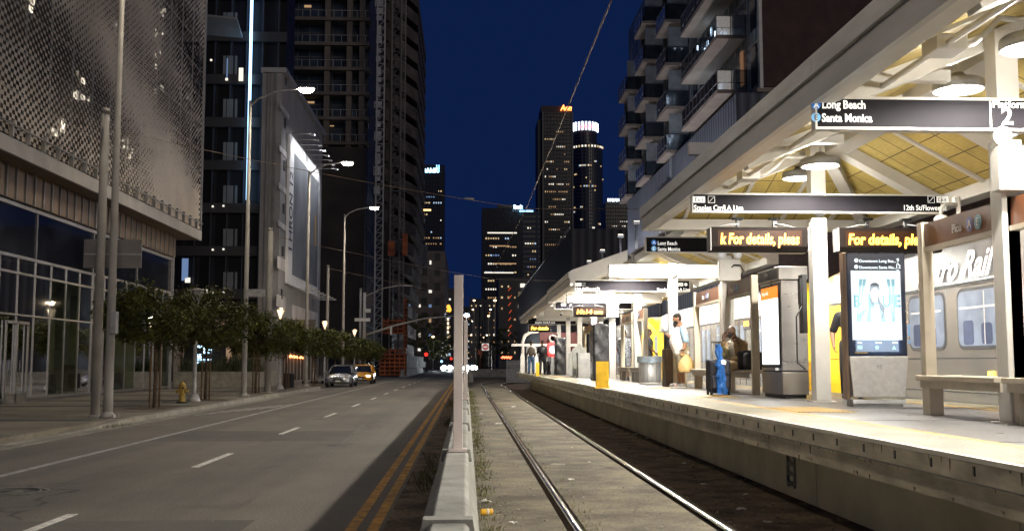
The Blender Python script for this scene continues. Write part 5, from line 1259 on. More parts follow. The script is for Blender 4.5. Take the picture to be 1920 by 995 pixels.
# ---- street bin, scooters
p = gr(540.5, 727, .15); t = wthing('street_bin', 'black slatted litter bin at the kerb by the fourth tree', 'bin', p)
s = MB()
for k in range(20): a = 2 * PI * k / 20; s.cbox((p.x + .3 * math.cos(a), p.y + .3 * math.sin(a), .55), (.05, .05, .75))
s.lathe([(.3, .12), (.3, .16)], p, 20); s.build('slats', MAT['black'], t); s = MB(); s.lathe([(.33, .76), (.34, .84), (.24, .84), (.24, .78)], p, 20); s.build('rim', MAT['black'], t); s = MB(); s.lathe([(.26, .03), (.26, .75)], p, 16); s.build('liner', MAT['rubber'], t)
def scooter(px, Y, label, rz):
    p = at(px, 700, Y); t = thing('kick_scooter', label, 'scooter', (p.x, Y, .15), rz, 'rental scooters on the sidewalk'); 
    s = MB(); s.box(-.35, .35, -.07, .07, .1, .14); s.build('deck', MAT['black'], t)
    s = MB(); s.tube([(.35, 0, .12), (.45, 0, .25), (.33, 0, 1.05)], .025, 8); s.tube([(.33, -.22, 1.06), (.33, .22, 1.06)], .018, 6); s.build('handlebar', MAT['paint_white'], t)
    for x in (-.42, .48): s = MB(); s.lathe([(.03, -.03), (.11, -.03), (.12, 0), (.11, .03), (.03, .03)], (x, 0, .12), 16, Matrix.Rotation(R(90), 3, 'X')); s.build('wheel', MAT['rubber'], t)
scooter(581, 74, 'black scooter standing beyond the fifth tree', .2); scooter(596, 75, 'black scooter lying close behind the silver car', 2.6)

# ---- parked cars
CG = mat('car window glass', (.012, .014, .018), .06, 0, .1, 3, spec=.8); CHR = mat('chrome trim', (.6, .6, .6), .15, 1)
def car_model(x, Y, label, paint, group, lights=0, face=-1):
    """front of the car faces the camera"""
    t = thing('parked_car', label, 'car', (x, Y, 0), 0, group)
    # stations from front (y=0) to back (y=4.4): y, half width, sill z, belt z, centre z
    st = [(0, .62, .30, .55, .60), (.08, .76, .24, .62, .68), (.35, .85, .22, .68, .76), (.9, .88, .22, .76, .86), (1.35, .885, .22, .84, .93), (2.2, .89, .22, .88, .95), (3.3, .88, .22, .92, .98), (3.9, .86, .24, .94, 1.0), (4.25, .80, .28, .90, .96), (4.38, .72, .35, .78, .84)]
    s = MB(); vs = []; fs = []; 
    for (y, w, zs, zb, zc) in st:
        for (u, z) in ((-1, zs + .04), (-1.0, (zs + zb) / 2), (-.985, zb - .07), (-.93, zb), (-.55, zb + (zc - zb) * .7), (0, zc), (.55, zb + (zc - zb) * .7), (.93, zb), (.985, zb - .07), (1.0, (zs + zb) / 2), (1, zs + .04), (.85, zs), (-.85, zs)): vs.append((u * w, y, z))
    n = 13
    for i in range(len(st) - 1):
        for k in range(n): fs.append((i * n + k, i * n + (k + 1) % n, (i + 1) * n + (k + 1) % n, (i + 1) * n + k))
    fs.append(tuple(range(n))); fs.append(tuple(range((len(st) - 1) * n, len(st) * n))); s.add(vs, fs, True); b = s.build('body', paint, t); md = b.modifiers.new('s', 'SUBSURF'); md.levels = 1; md.render_levels = 1
    gh = [(1.25, .76, .90, .78, .90), (1.95, .80, .92, .62, 1.34), (2.6, .80, .93, .60, 1.42), (3.2, .79, .94, .60, 1.38), (3.95, .74, .97, .66, .99)]
    s = MB(); vs = []; fs = []
    for (y, w, zb, wt, zt) in gh:
        for (a_, z) in ((-w, zb - .04), (-wt, zt - .03), (-wt * .6, zt), (wt * .6, zt), (wt, zt - .03), (w, zb - .04)): vs.append((a_, y, z))
    for i in range(4):
        for k in range(6): fs.append((i * 6 + k, i * 6 + (k + 1) % 6, (i + 1) * 6 + (k + 1) % 6, (i + 1) * 6 + k))
    s.add(vs, fs, False); s.build('window_glass', CG, t)
    s = MB(); s.add([(-.55, 2.0, 1.375), (.55, 2.0, 1.375), (.60, 2.6, 1.445), (.58, 3.25, 1.40), (-.58, 3.25, 1.40), (-.60, 2.6, 1.445), (-.64, 2.0, 1.33), (.64, 2.0, 1.33), (.63, 2.6, 1.40), (.62, 3.25, 1.36), (-.62, 3.25, 1.36), (-.63, 2.6, 1.40)],
         [(0, 1, 2, 5), (5, 2, 3, 4), (1, 7, 8, 2), (2, 8, 9, 3), (0, 5, 11, 6), (5, 4, 10, 11)])
    for u in (-1, 1):
        s.bar((u * .775, 1.28, .92), (u * .635, 1.98, 1.345), .06, .05); s.bar((u * .81, 2.58, .93), (u * .63, 2.62, 1.40), .05, .06); s.bar((u * .75, 3.92, 1.0), (u * .625, 3.25, 1.38), .09, .06)
    s.build('roof', paint, t)
    for (yy, u) in ((.78, -1), (.78, 1), (3.45, -1), (3.45, 1)):
        M_ = Matrix.Rotation(R(90), 3, 'Y'); s = MB(); s.lathe([(.19, -.10), (.30, -.10), (.32, -.06), (.32, .06), (.30, .10), (.19, .10)], (u * .80, yy, .32), 22, M_); wh = s.build('wheel', MAT['rubber'], t)
        s = MB(); s.lathe([(.20, -.09), (.20, .09), (.05, .095), (.01, .10)], (u * .80, yy, .32), 14, M_); s.build('rim', CHR, wh)
    for u in (-1, 1):
        s = MB(); s.ell((u * .60, .10, .60), (.17, .10, .075), 14, 8); s.build('headlight', emit('lit headlight', (1, .9, .7), 10) if (lights and u == 1) else mat('headlight glass', (.5, .5, .48), .12, .3), t)
        s = MB(); s.ell((u * .97, 1.45, .93), (.11, .07, .07), 10, 6); s.bar((u * .85, 1.5, .9), (u * .95, 1.47, .92), .03); s.build('mirror', paint, t)
    s = MB(); s.prism([(-.38, .42), (.38, .42), (.30, .56), (-.30, .56)], 'y', -.03, .03); s.prism([(-.55, .27), (.55, .27), (.5, .36), (-.5, .36)], 'y', -.0, .05); s.build('grille', MAT['black'], t)
    s = MB(); s.cbox((0, -.04, .49), (.20, .02, .05)); s.build('badge', CHR, t)
    s = MB(); s.cbox((0, -.035, .40), (.32, .02, .10)); s.build('licence_plate', mat('plate white', (.6, .6, .58), .5), t)
    return t
px = gr(637, 724, 0); car_model(gr(634, 725.5).x, 70.5, 'silver sedan parked facing the camera at the left kerb', mat('silver car paint', (.36, .37, .40), .25, .7, .05, 1), 'cars parked along the left kerb')
car_model(at(675, 700, 81).x, 81, 'yellow coupe with one headlight on, parked behind the silver sedan', mat('yellow car paint', (.62, .27, .015), .28, .1, .05, 1), 'cars parked along the left kerb', 1)
car_model(at(652, 700, 96).x, 95, 'dark blue car just visible between the silver and yellow cars', mat('dark blue car paint', (.03, .06, .08), .3, .3), 'cars parked along the left kerb')
HL = emit('oncoming headlight glare', (.85, .92, 1), 200)
def far_car(px, py, Y, label, glare=1):
    p = at(px, py, Y); t = car_model(p.x, Y, label, mat('dark car paint', (.03, .03, .035), .3, .3), 'cars coming towards the camera far down the street')
    for u in (-1, 1): s = MB(); s.ell((u * .6, .0, .62), (.15 * glare, .05, .12 * glare), 12, 6); o = s.build('lit_headlight', HL, t)
    l = bpy.data.lights.new('headlight_beam', 'SPOT'); l.energy = 500; l.spot_size = R(40); l.spot_blend = 1; o = bpy.data.objects.new('headlight_beam', l); COL.objects.link(o); o.location = (p.x, Y - .2, .62); o.rotation_euler = (R(84), 0, PI)
far_car(838, 690, 205, 'oncoming car with bright headlights left of the tall pale post', 3.4); far_car(849, 690, 212, 'second oncoming car beside the first, left of the tall pale post', 1.8)
far_car(882, 690, 185, 'oncoming car with the brightest headlights right of the tall pale post', 4.2)
# ================================================================ SKYLINE
def tower_body(t, x0, x1, Y, z1, m, depth=40, name='wall'):
    s = MB(); s.box(x0, x1, Y, Y + depth, 0, z1); return s.build(name, m, t)
def rowlights(t, x0, x1, Y, z0, z1, fh, cw, n, seed, mats, wfrac=.7, hfrac=.32, clump=.5):
    r_ = random.Random(seed); rows = max(1, int((z1 - z0) / fh)); cols = max(1, int((x1 - x0) / cw)); cnt = 0; used = set()
    for _try in range(n * 40):
        if cnt >= n: break
        r = r_.randrange(rows); c = r_.randrange(cols); L = r_.randrange(2, 6) if r_.random() < clump else 1; m = r_.choice(mats)
        for k in range(L):
            if c + k < cols and (r, c + k) not in used and cnt < n:
                used.add((r, c + k)); lit(t, x0 + (c + k + .5) * cw, Y - .1, z0 + (r + .5) * fh, cw * wfrac * r_.uniform(.5, 1), fh * hfrac * r_.uniform(.6, 1.1), m); cnt += 1
WARM = [LW[0], LW[0], LW[1], LW[3], LW[3]]; COOL = [LW[2], LW[1], LW[4], LW[4], LW[0]]
# 1: black slab tower with the red orange name on top
Y = 1080; x0, x1, xl = at(1017, 300, Y).x, at(1075, 300, Y).x, at(1009, 300, Y).x; z1 = at(1040, 198, Y).z
t = wthing('skyscraper', 'tall black slab skyscraper with glowing orange name at its top right', 'skyscraper', ((x0 + x1) / 2, Y, 0))
tower_body(t, x0, x1, Y, z1 - 7, facade('black tower skin', (.010, .011, .016), (.008, .009, .014), 1.5, 3.9, .25, .2), 45); s = MB(); s.box(xl, x0, Y + 4, Y + 44, 0, z1 - 14); s.build('side_wall', mat('tower side', (.012, .014, .024), .6), t)
s = MB(); s.box(x0 - 1, x1 - 1, Y + 1, Y + 40, z1 - 7, z1); s.build('crown', mat('tower crown dark', (.045, .035, .04), .7), t)
for px in (1018, 1073): q = at(px, 300, Y).x; s = MB(); s.box(q - .8, q + .8, Y - 1.2, Y, 0, z1 - 7); s.build('corner_column', mat('tower corner', (.06, .058, .065), .5), t)
rowlights(t, x0 + 2, x1 - 3, Y, at(1040, 480, Y).z, z1 - 22, 7.8, 2.0, 97, 4, WARM, .62, .20, .75)
p = at(1051, 207, Y); text('Aon', 8.2, (p.x, Y - 1.4, p.z - .4), emit('orange red tower letters', (1, .22, .05), 5), t, bold=.25, shear=.2, ext=.2, sx=.8)
# 2: round tower with a glowing crown
Y = 1200; t = wthing('skyscraper', 'round stepped skyscraper with a white glowing crown right of the black slab tower', 'skyscraper', (at(1107, 300, Y).x, Y + 30, 0))
xc = at(1107.5, 300, Y).x; Rr = (at(1137, 300, Y).x - at(1078, 300, Y).x) / 2; x2 = at(1103, 300, Y).x; R2 = (at(1127, 300, Y).x - at(1080, 300, Y).x) / 2
za, zb, zc = at(1107, 262, Y).z, at(1107, 237, Y).z, at(1107, 220, Y).z
fm = facade('round tower stone', (.05, .06, .095), (.012, .015, .028), 2.6, 4.2, .6, .3)
s = MB(); s.lathe([(Rr, 0), (Rr, za)], (xc, Y + 35, 0), 36, None, False); s.build('shaft', fm, t)
s = MB(); s.lathe([(R2, za), (R2, zb)], (x2, Y + 35, 0), 32, None, False); s.build('upper_shaft', fm, t)
s = MB(); s.lathe([(R2 + .5, zb), (R2 + .5, zc), (R2 - 2, zc + .5)], (x2, Y + 35, 0), 32, None, False); s.build('crown', emit('glowing crown glass', (.55, .70, 1), .22, (.3, .3, .35)), t)
s = MB()
for k in range(11): a = PI + PI * (k + .5) / 11; s.cbox((x2 + (R2 + .8) * math.cos(a), Y + 35 + (R2 + .8) * math.sin(a), (zb + zc) / 2), (.7 if k % 2 else 1.5, .8, zc - zb - .5))
s.build('crown_light', emit('bright crown light', (.9, .95, 1), 4), t)
p = at(1087, 233, Y); text('us bank', 5.5, (p.x + .8, Y + 35 - R2 - 3, p.z - .2), emit('red logo light', (1, .15, .2), 2.5), t, bold=.2, ext=.1, sx=.95)
r_ = random.Random(8); n = 0
while n < 98:
    a = PI + PI * r_.uniform(.08, .92); row = r_.randrange(4, 46); z = za - 2 - row * 3.6 * 1.35
    if row % 5 == 0 or r_.random() < .35:
        for k in range(r_.randrange(1, 4)):
            aa = a + k * .09
            if aa < 1.93 * PI: lit(t, xc + (Rr + .2) * math.cos(aa), Y + 35 + (Rr + .2) * math.sin(aa), z, 1.3, 1.7, r_.choice(WARM + [LW[2]])); n += 1
for k in range(13): a = PI + PI * (k + 1.5) / 15; lit(t, xc + (Rr + .3) * math.cos(a), Y + 35 + (Rr + .3) * math.sin(a), za - 3.5, 2.0, 2.4, LW[1 if k % 3 else 0])
# 3: left tower with the bank name
Y = 900; x0, x1 = at(758, 400, Y).x, at(833, 400, Y).x; z1 = at(800, 309, Y).z; t = wthing('skyscraper', 'dark skyscraper with blue white bank name on top, left of the street opening', 'skyscraper', ((x0 + x1) / 2, Y, 0))
tower_body(t, x0, x1, Y, z1, facade('navy tower skin', (.02, .024, .04), (.008, .012, .024), 2.2, 3.8, .3, .2)); rowlights(t, x0 + 8, x1 - 1, Y, at(800, 640, Y).z, z1 - 14, 5.0, 2.0, 88, 13, WARM + COOL, .7, .25, .55)
p = at(773, 323, Y); text('UM BANK', 5.0, (p.x, Y - .6, p.z), emit('blue white tower letters', (.45, .75, 1), 5), t, bold=.18, ext=.1, sx=1.0); s = MB(); q = at(821, 316, Y); s.box(q.x - 1.4, q.x - .5, Y - .6, Y - .2, q.z - 3, q.z + 3); s.box(q.x + .6, q.x + 1.3, Y - .6, Y - .2, q.z - 3, q.z + 3)
for k in range(9): q = at(776 + 5 * k, 322, Y); s.box(q.x - .8, q.x + .8, Y - .6, Y - .2, q.z - .9, q.z + .2)
s.build('sign_light', emit('blue tower light', (.25, .6, 1), 3), t)
s = MB(); a = at(772, 395, Y); b = at(808, 392.5, Y); s.box(a.x, b.x, Y - .6, Y - .2, a.z, b.z); s.build('lit_window', emit('orange deck light', (1, .6, .2), 3), t)
s = MB(); a = at(770, 392, Y); b = at(788, 379, Y); s.box(a.x, b.x, Y - 3, Y - .7, a.z, b.z); s.build('plant_room', mat('warm grey box', (.12, .10, .09), .8), t)
# 4: mid tower and its neighbour
Y = 700; x0, x1 = at(904, 400, Y).x, at(981, 400, Y).x; z1 = at(940, 390, Y).z; t = wthing('skyscraper', 'dark square tower with rows of white lit floors right of the street opening', 'skyscraper', ((x0 + x1) / 2, Y, 0))
tower_body(t, x0, x1, Y, z1, facade('blue black skin', (.018, .02, .03), (.007, .008, .014), 1.6, 3.6, .3, .2)); rowlights(t, x0 + 2, x1 - 4, Y, at(940, 630, Y).z, z1 - 12, 5.6, 1.6, 94, 17, COOL + WARM + [LW[1]], .8, .2, .8)
for (pa, pb, py) in ((914, 969, 436.5), (908, 963, 511), (918, 955, 461), (925, 968, 494)): a = at(pa, py + 1, Y); b = at(pb, py - 1, Y); s = MB(); s.box(a.x, b.x, Y - .3, Y - .1, a.z, b.z); s.build('lit_floor', LW[1] if py > 500 or py < 440 else LW[3], t)
s = MB(); q = at(950, 388, Y); s.box(q.x - 6, q.x + 6, Y + 3, Y + 20, z1, z1 + 2.5); s.build('roof_plant', mat('roof plant', (.03, .03, .03)), t)
Y = 760; x0, x1 = at(972, 400, Y).x, at(1012, 400, Y).x; z1 = at(990, 396, Y).z; t = wthing('skyscraper', 'blue grey banded tower squeezed beside the black slab tower with a small glowing name', 'skyscraper', ((x0 + x1) / 2, Y, 0))
tower_body(t, x0, x1, Y, z1, facade('banded blue skin', (.035, .045, .08), (.012, .014, .024), 30, 3.6, .9, .3)); rowlights(t, x0 + 1, x1 - 1, Y, at(940, 610, Y).z, z1 - 6, 5.6, 1.7, 40, 19, COOL + WARM, .7, .22, .5)
p = at(963, 391, Y - 65); text('Bank', 3.2, (p.x, Y - 66, p.z), emit('blue white tower letters', (.45, .75, 1), 5), t, bold=.2, ext=.1, sx=.9); p = at(978, 396, Y - 65); s = MB(); s.cbox((p.x + 3, Y - 66, p.z), (9, .4, 1.0)); s.build('sign_light', emit('blue tower light', (.25, .6, 1), 3), t)
# 5: tower behind the round one
Y = 1000; x0, x1 = at(1136, 400, Y).x, at(1190, 400, Y).x; z1 = at(1150, 378, Y).z; t = wthing('skyscraper', 'dark tower with a slanting white name, right of the round skyscraper', 'skyscraper', ((x0 + x1) / 2, Y, 0))
tower_body(t, x0, x1, Y, z1, facade('blue black skin', (.018, .02, .03), (.007, .008, .014), 1.6, 3.6, .3, .2)); rowlights(t, x0 + 1, x1 - 2, Y, at(1150, 480, Y).z, z1 - 8, 4.4, 2.0, 38, 23, WARM, .6, .2, .6)
p = at(1139, 377, Y); text('M BANK', 3.4, (p.x, Y - 1, p.z - .2), emit('pale tower letters', (.75, .9, 1), 5), t, bold=.2, ext=.1, sx=1.1)
# 6: low and mid-rise blocks around the street opening
def block(pa, pb, pyt, Y, label, m, n, seed, mats, name='mid_rise_block', fh=3.6, cw=2.0, zlow=3, depth=30, hf=.35):
    x0, x1 = at(pa, 600, Y).x, at(pb, 600, Y).x; z1 = at(pa, pyt, Y).z; t = wthing(name, label, 'building', ((x0 + x1) / 2, Y, 0)); tower_body(t, x0, x1, Y, z1, m, depth)
    if n: rowlights(t, x0, x1, Y, zlow, z1 - 1, fh, cw, n, seed, mats, .32, hf * .75, .3)
    return t
OLD = facade('old brick block', (.13, .11, .10), (.02, .02, .024), 3.2, 3.7, .9, .3)
t = block(757, 834, 470, 265, 'old masonry block with faded painted name high on its wall', OLD, 14, 31, [LW[1], LW[4], LW[3]], cw=2.6, depth=60)
p = at(767, 470, 264.8); s = MB(); a = at(766, 498, 264.8); b = at(802, 458, 264.8); s.box(a.x, b.x, 264.6, 264.98, a.z, b.z); s.build('painted_sign', mat('faded painted wall', (.075, .085, .11), .85, 0, .3, .6), t); text('DELUM', .95, (p.x, 264.5, at(770, 468, 264.8).z), mat('faded letters', (.22, .24, .28), .8), t, bold=.02)
block(812, 870, 540, 420, 'dark block at the left side of the distant street', mat('dark stone', (.03, .03, .035)), 30, 33, WARM + COOL, cw=2.6)
block(862, 890, 575, 950, 'hazy low block closing the distant street', mat('dark stone', (.03, .03, .035)), 26, 35, WARM + [LW[2], LW[5]], cw=3.2, fh=5)
block(880, 935, 560, 620, 'dark speckled block left of the lit apartment corner', mat('dark stone', (.03, .03, .035)), 34, 37, WARM + [LW[5]], cw=2.6, fh=4.2)
t = block(935, 1000, 520, 330, 'dark apartment block with a curved lit corner beyond the tracks', mat('dark stone', (.03, .03, .035)), 22, 39, [LW[3], LW[3], LW[0]], cw=2.0, fh=3.4, hf=.28)
for (px, py) in ((980, 535), (981, 552), (976, 574), (985, 574)): q = at(px, py, 329.5); lit(t, q.x, 329.4, q.z, 1.5, 1.2, LW[1])
a = at(972, 562, 329.4); b = at(992, 547, 329.4); lit(t, (a.x + b.x) / 2, 329.4, (a.z + b.z) / 2, b.x - a.x, b.z - a.z, emit('dim gold curtain', (1, .75, .4), .22))
s = MB()
for k in range(7): q = at(953 + (k % 2) * 1.5, 545 + k * 14, 329.3); s.bar((q.x, 329.2, q.z), (q.x + .8, 329.2, q.z + 1.0), .18)
s.build('red_light', emit('red orange light strip', (1, .12, .03), .6), t)
t = wthing('neon_blade_sign', 'small orange flame shaped neon sign left of the tall pale post', 'sign', at(786, 560, 240)); s = MB()
q = at(841.5, 578, 240)
for (px, py, w, h) in ((841, 575, .9, .9), (843, 580, .8, 1.0), (839, 582, .5, .5)): q = at(px, py, 240); s.ell(q, (w * .5, .1, h * .6), 8, 6)
s.build('neon', emit('orange neon', (1, .42, .05), 1.6), t); q = at(840, 614, 240); s = MB()
for k in range(5): s.cbox((q.x, 240, q.z - 1.9 + k * .95), (.42, .15, .62))
s.build('neon_letters', emit('pale neon', (1, .75, .5), 1.5), t)
# distant street lamps, lights and poles: each its own small thing
for k, (px, py, Y, c, r) in enumerate(((875, 591, 290, 0, .75), (889, 563, 330, 1, .4), (928, 563, 300, 1, .45), (887, 580, 360, 1, .4), (920, 580, 340, 2, .35), (916, 592, 330, 1, .4), (913, 628, 420, 2, .35), (907, 632, 420, 1, .3), (886, 602, 420, 2, .3), (883, 628, 420, 1, .3), (812, 631, 220, 1, .3))):
    p = at(px, py, Y); t = wthing('distant_street_lamp', ['brightest distant street lamp just right of the tall pale post'][0] if k == 0 else 'tiny distant street lamp down the street, %s' % ['', 'highest left one beyond the pale post', 'highest right one above the twin arm pole', 'second one down on the left', 'third one right of the poles', 'orange one by the poles', 'low white one over the do not enter sign', 'low orange one over the do not enter sign', 'faint one beside the brightest lamp', 'lowest one beside the pale post', 'one over the lit green tree'][k], 'street lamp', (p.x, Y, 0), 'distant street lamps')
    s = MB(); s.tube([(p.x, Y, 0), (p.x, Y, p.z)], .12, 6); s.build('pole', POLE, t)
    s = MB(); s.ell(p, (r, r * .6, r * .6), 10, 6); s.build('lamp_head', emit('distant lamp %d' % c, [(.75, .88, 1), (1, .66, .32), (1, .95, .85)][c], 40 if k == 0 else 5), t)
POLE2 = mat('dim tall pole', (.13, .12, .11), .8)
for k, (px, pyt, Y, lab, r) in enumerate(((909, 555, 135, 'tall dim pole with crossarms holding the track wires', .13), (899, 573, 150, 'dim utility pole left of the wire pole', .13), (904, 600, 170, 'shorter dim pole between the others', .12), (893, 610, 200, 'leftmost dim pole by the street end', .12), (917, 640, 185, 'short dim pole right of the do not enter sign', .08), (922, 640, 188, 'thin dim pole right of the others', .08))):
    b = at(px, 700, Y); z = at(px, pyt, Y).z; t = wthing('track_pole', lab, 'pole', (b.x, Y, 0), 'dim poles along the far track'); s = MB(); s.tube([(b.x, Y, 0), (b.x, Y, z)], [r, r * .7], 8); s.build('pole', POLE2, t)
    if k == 0:
        s = MB(); s.tube([(b.x - 1.9, Y, z - .1), (b.x - .6, Y, z - .5), (b.x, Y, z - 1)], .05, 6); s.tube([(b.x + 1.2, Y, z - .1), (b.x + .5, Y, z - .5), (b.x, Y, z - 1)], .05, 6); s.build('crossarm', POLE2, t)
# do not enter sign
p = at(910, 650, 128); t = wthing('do_not_enter_sign', 'red and white do not enter sign beyond the track end', 'sign', (p.x, 128, 0)); REDR = emit('self-lit sign red', (.8, .05, .04), .22, (.55, .04, .03))  # sign red glows by itself in place of light it would catch
s = MB(); s.box(p.x - .42, p.x + .42, 127.95, 127.98, p.z - .42, p.z + .42); s.build('plate', MAT['text_w'], t); disc((p.x, 127.94, p.z), .38, REDR, t, 'red_disc'); s = MB(); s.cbox((p.x, 127.93, p.z), (.52, .01, .12)); s.build('white_bar', MAT['text_w'], t)
text('DO NOT', .13, (p.x - .27, 127.93, p.z + .13), TW, t); text('ENTER', .13, (p.x - .22, 127.93, p.z - .24), TW, t)
s = MB(); s.tube([(p.x, 128.02, 0), (p.x, 128.02, p.z + .4)], .04, 6); s.build('post', POLE2, t)
q = at(900, 660, 129); s = MB(); s.cbox((q.x, 129, q.z), (.55, .04, .6)); s.tube([(q.x, 129.05, 0), (q.x, 129.05, q.z)], .04, 6); obj('orange_work_sign', s, mat('faded orange sign', (.5, .12, .05)), 'faded orange work sign on a post left of the do not enter sign', 'sign', origin=(q.x, 129, 0))
# red signal and traffic lights
def tinylight(px, py, Y, r, c, st, label, name='traffic_signal', cat='traffic light'):
    p = at(px, py, Y); t = wthing(name, label, cat, (p.x, Y, 0), 'far traffic lights'); s = MB(); s.box(p.x - r * 1.4, p.x + r * 1.4, Y, Y + .3, p.z - r * 4, p.z + r * 1.6); s.tube([(p.x, Y + .4, 0), (p.x, Y + .4, p.z)], .07, 6); s.build('housing', MAT['black'], t)
    s = MB(); s.ell((p.x, Y - .05, p.z), (r, .08, r)); s.build('lens', emit('signal lens %.1f %.1f' % (c[0], c[2]), c, st), t)
tinylight(799, 664, 150, .26, (1, .03, .02), 1.6, 'red traffic light on the left below the lit green tree'); tinylight(846, 672, 240, .28, (1, .1, .03), 5, 'small red light above the oncoming cars'); tinylight(828, 677, 240, .25, (.2, .5, 1), 5, 'small blue white light left of the oncoming cars')
# red shop script sign
t = wthing('red_shop_sign', 'small red neon script sign beyond the far platform end', 'sign', at(950, 670, 160)); s = MB()
pts = [at(940 + 1.5 * i, 669 + 1.9 * math.sin(i * 1.9) + .1 * i, 160) for i in range(14)]
s.tube(pts, .13, 6); s.build('neon_tube', emit('red neon', (1, .10, .04), 6), t)
t = wthing('orange_script_sign', 'orange neon script sign glowing between the tree trunks on the left', 'sign', at(552, 668, 92)); s = MB()
pts = [at(537 + 1.05 * i, 666.5 + 2.6 * math.sin(i * 1.35) * (1 - .02 * i) + .12 * i, 92) for i in range(31)]
s.tube(pts, .055, 6); s.build('neon_tube', emit('orange script neon', (1, .30, .08), 7), t)
s = MB(); a = at(505, 735, 92.4); b = at(592, 560, 92.4); s.box(a.x, b.x, 92.3, 92.6, .15, a.z + 6.2); s.build('shop_wall', mat('dim shop wall', (.10, .085, .07), .7, 0, .3, .4), t)
s = MB()
for k in range(14): x = a.x + (b.x - a.x) * k / 13; s.box(x - .03, x + .03, 92.15, 92.28, .15, 4.6)
s.build('shop_mullion', MAT['paint_grey'], t)
# fence and gate at the track end
s = MB()
for k in range(34): x = 3.2 + k * .16; s.box(x, x + .09, 86, 86.04, 0, 1.8)
s.box(3.2, 8.6, 86.04, 86.07, 1.5, 1.56); s.box(3.2, 8.6, 86.04, 86.07, .3, .36); obj('picket_fence', s, mat('pale fence pickets', (.34, .34, .34), .6), 'pale picket fence beyond the far platform end', 'fence', origin=(5.5, 86, 0))

# ================================================================ RIGHT: apartment building with stacked balconies
XF, XO = 15.25, 13.6
WALLB = facade('blue grey apartment glazing', (.30, .30, .29), (.20, .26, .31), 1.35, 3.08, .10, .25)
t = wthing('balcony_building', 'apartment building with stacks of projecting balconies above the station canopy', 'building', (22, 60, 0))
s = MB(); s.box(XF, XF + 22, 54, 98.5, 15.7, 33); s.build('wall', WALLB, t)
s = MB(); s.box(XF + .12, XF + 40, 53.85, 54.0, 15.9, 44); s.build('side_wall', mat('dark brown stucco side wall', (.08, .05, .042), .9, 0, .15, 1.5, .2, .2), t)
s = MB(); s.box(XF - .05, XF + .12, 53.8, 54.1, 15.8, 44); s.build('corner_trim', MAT['paint_grey'], t)
s = MB(); s.box(XF + .02, XF + 22, 54, 90, 33, 44); s.build('upper_wall', WALLB, t)
SOF = mat('balcony slab plaster', (.28, .235, .20), .85, 0, .1, .8, .05, .2)
s = MB(); s.box(XF - .2, XF + 40, 53.85, 98.4, 15.62, 15.85); s.build('soffit', SOF, t)
BG = glassmat('balcony glass', (.35, .40, .45), .2, .08)
FROST = mat('frosted privacy glass', (.27, .30, .32), .4, 0, .2, 1.2)
DUSK = mat('balcony divider', (.12, .125, .13), .7)
def balcony(y0, y1, z, xo=XO):
    s = MB(); s.box(xo, XF, y0, y1, z, z + .22); b = s.build('balcony', SOF, t)
    s = MB()
    s.box(xo + .02, xo + .05, y0 + .04, y1 - .04, z + 1.28, z + 1.33); s.box(xo + .02, XF, y0 + .04, y0 + .07, z + 1.28, z + 1.33)
    s.box(xo + .02, xo + .05, y0 + .04, y1 - .04, z + .60, z + .63); s.box(xo + .02, XF, y0 + .04, y0 + .07, z + .60, z + .63)
    y = y0 + .04
    while y < y1: s.box(xo + .0, xo + .05, y, y + .04, z, z + 1.3); y += 1.05
    x = xo
    while x < XF: s.box(x, x + .04, y0 + .03, y0 + .07, z, z + 1.3); x += .8
    s.build('balcony_rail', mat('dark rail', (.10, .10, .11), .5, .4), b)
    s = MB(); s.quad((xo + .04, y0 + .06, z + .22), (xo + .04, y1 - .06, z + .22), (xo + .04, y1 - .06, z + 1.27), (xo + .04, y0 + .06, z + 1.27)); s.quad((xo + .05, y0 + .05, z + .22), (XF, y0 + .05, z + .22), (XF, y0 + .05, z + 1.27), (xo + .05, y0 + .05, z + 1.27))
    s.build('balcony_glass', BG, b)
    if y0 > 60: s = MB(); s.box(xo + .25, XF - .05, y0 + .12, y0 + .17, z + .22, z + 2.75); s.box(xo + .22, xo + .27, y0 + .1, y0 + .19, z + .22, z + 2.8); s.build('privacy_screen', FROST, b)
    return b
z0b = at(1284, 164, 66.4).z
zb1 = at(1355, 175, 56.6).z
for k in range(-0, 8):
    balcony(56.6, 66.3, zb1 + 3.05 * k)
zb2 = at(1236, 305, 75.0).z
for k in range(-1, 7): balcony(71.4, 75.2, zb2 + 3.05 * k)
zb3 = at(1195, 350, 84.8).z
for k in range(-0, 5): balcony(80.7, 84.9, zb3 + 3.05 * k)
zb4 = at(1163, 382, 94.2).z
for k in range(0, 4): balcony(90, 94.3, zb4 + 3.05 * k)
for (y, zt_) in ((75.4, 33), (85.2, 30), (94.5, 27)): s = MB(); s.box(XO + .6, XF, y - .06, y + .06, 15.8, zt_); s.build('divider_wall', DUSK, t)
s = MB()
for y in (55.0, 67.5, 69.5, 77, 79, 86.5, 88.5): 
    for k in range(6): s = MB(); s.box(XF - .06, XF, y - .5, y + .5, 16.2 + 3.05 * k, 18.4 + 3.05 * k); s.build('window', mat('dark apartment window', (.02, .022, .028), .1, spec=.8), t)
rng.seed(40)
for (px, py, w, h) in ((1334, 60, .16, .5), (1341, 66, .16, .45), (1327, 85, .12, .6), (1322, 98, .12, .5), (1308, 90, .1, .3), (1332, 163, .14, .7), (1328, 172, .12, .5), (1314, 190, .12, .7), (1320, 195, .12, .5), (1331, 188, .14, .4), (1305, 12, .1, .3), (1302, 35, .1, .2)):
    p = atx(px, py, XF - .3); lit(t, p.x, p.y, p.z, w, h, emit('string of cool balcony light', (.70, .85, 1), 6), False)
p = atx(1364, 140, XF - .05); lit(t, XF - .05, 57.4, zb1 + 1.6 , .5, 1.9, emit('dim orange room', (1, .5, .25), .13), False)
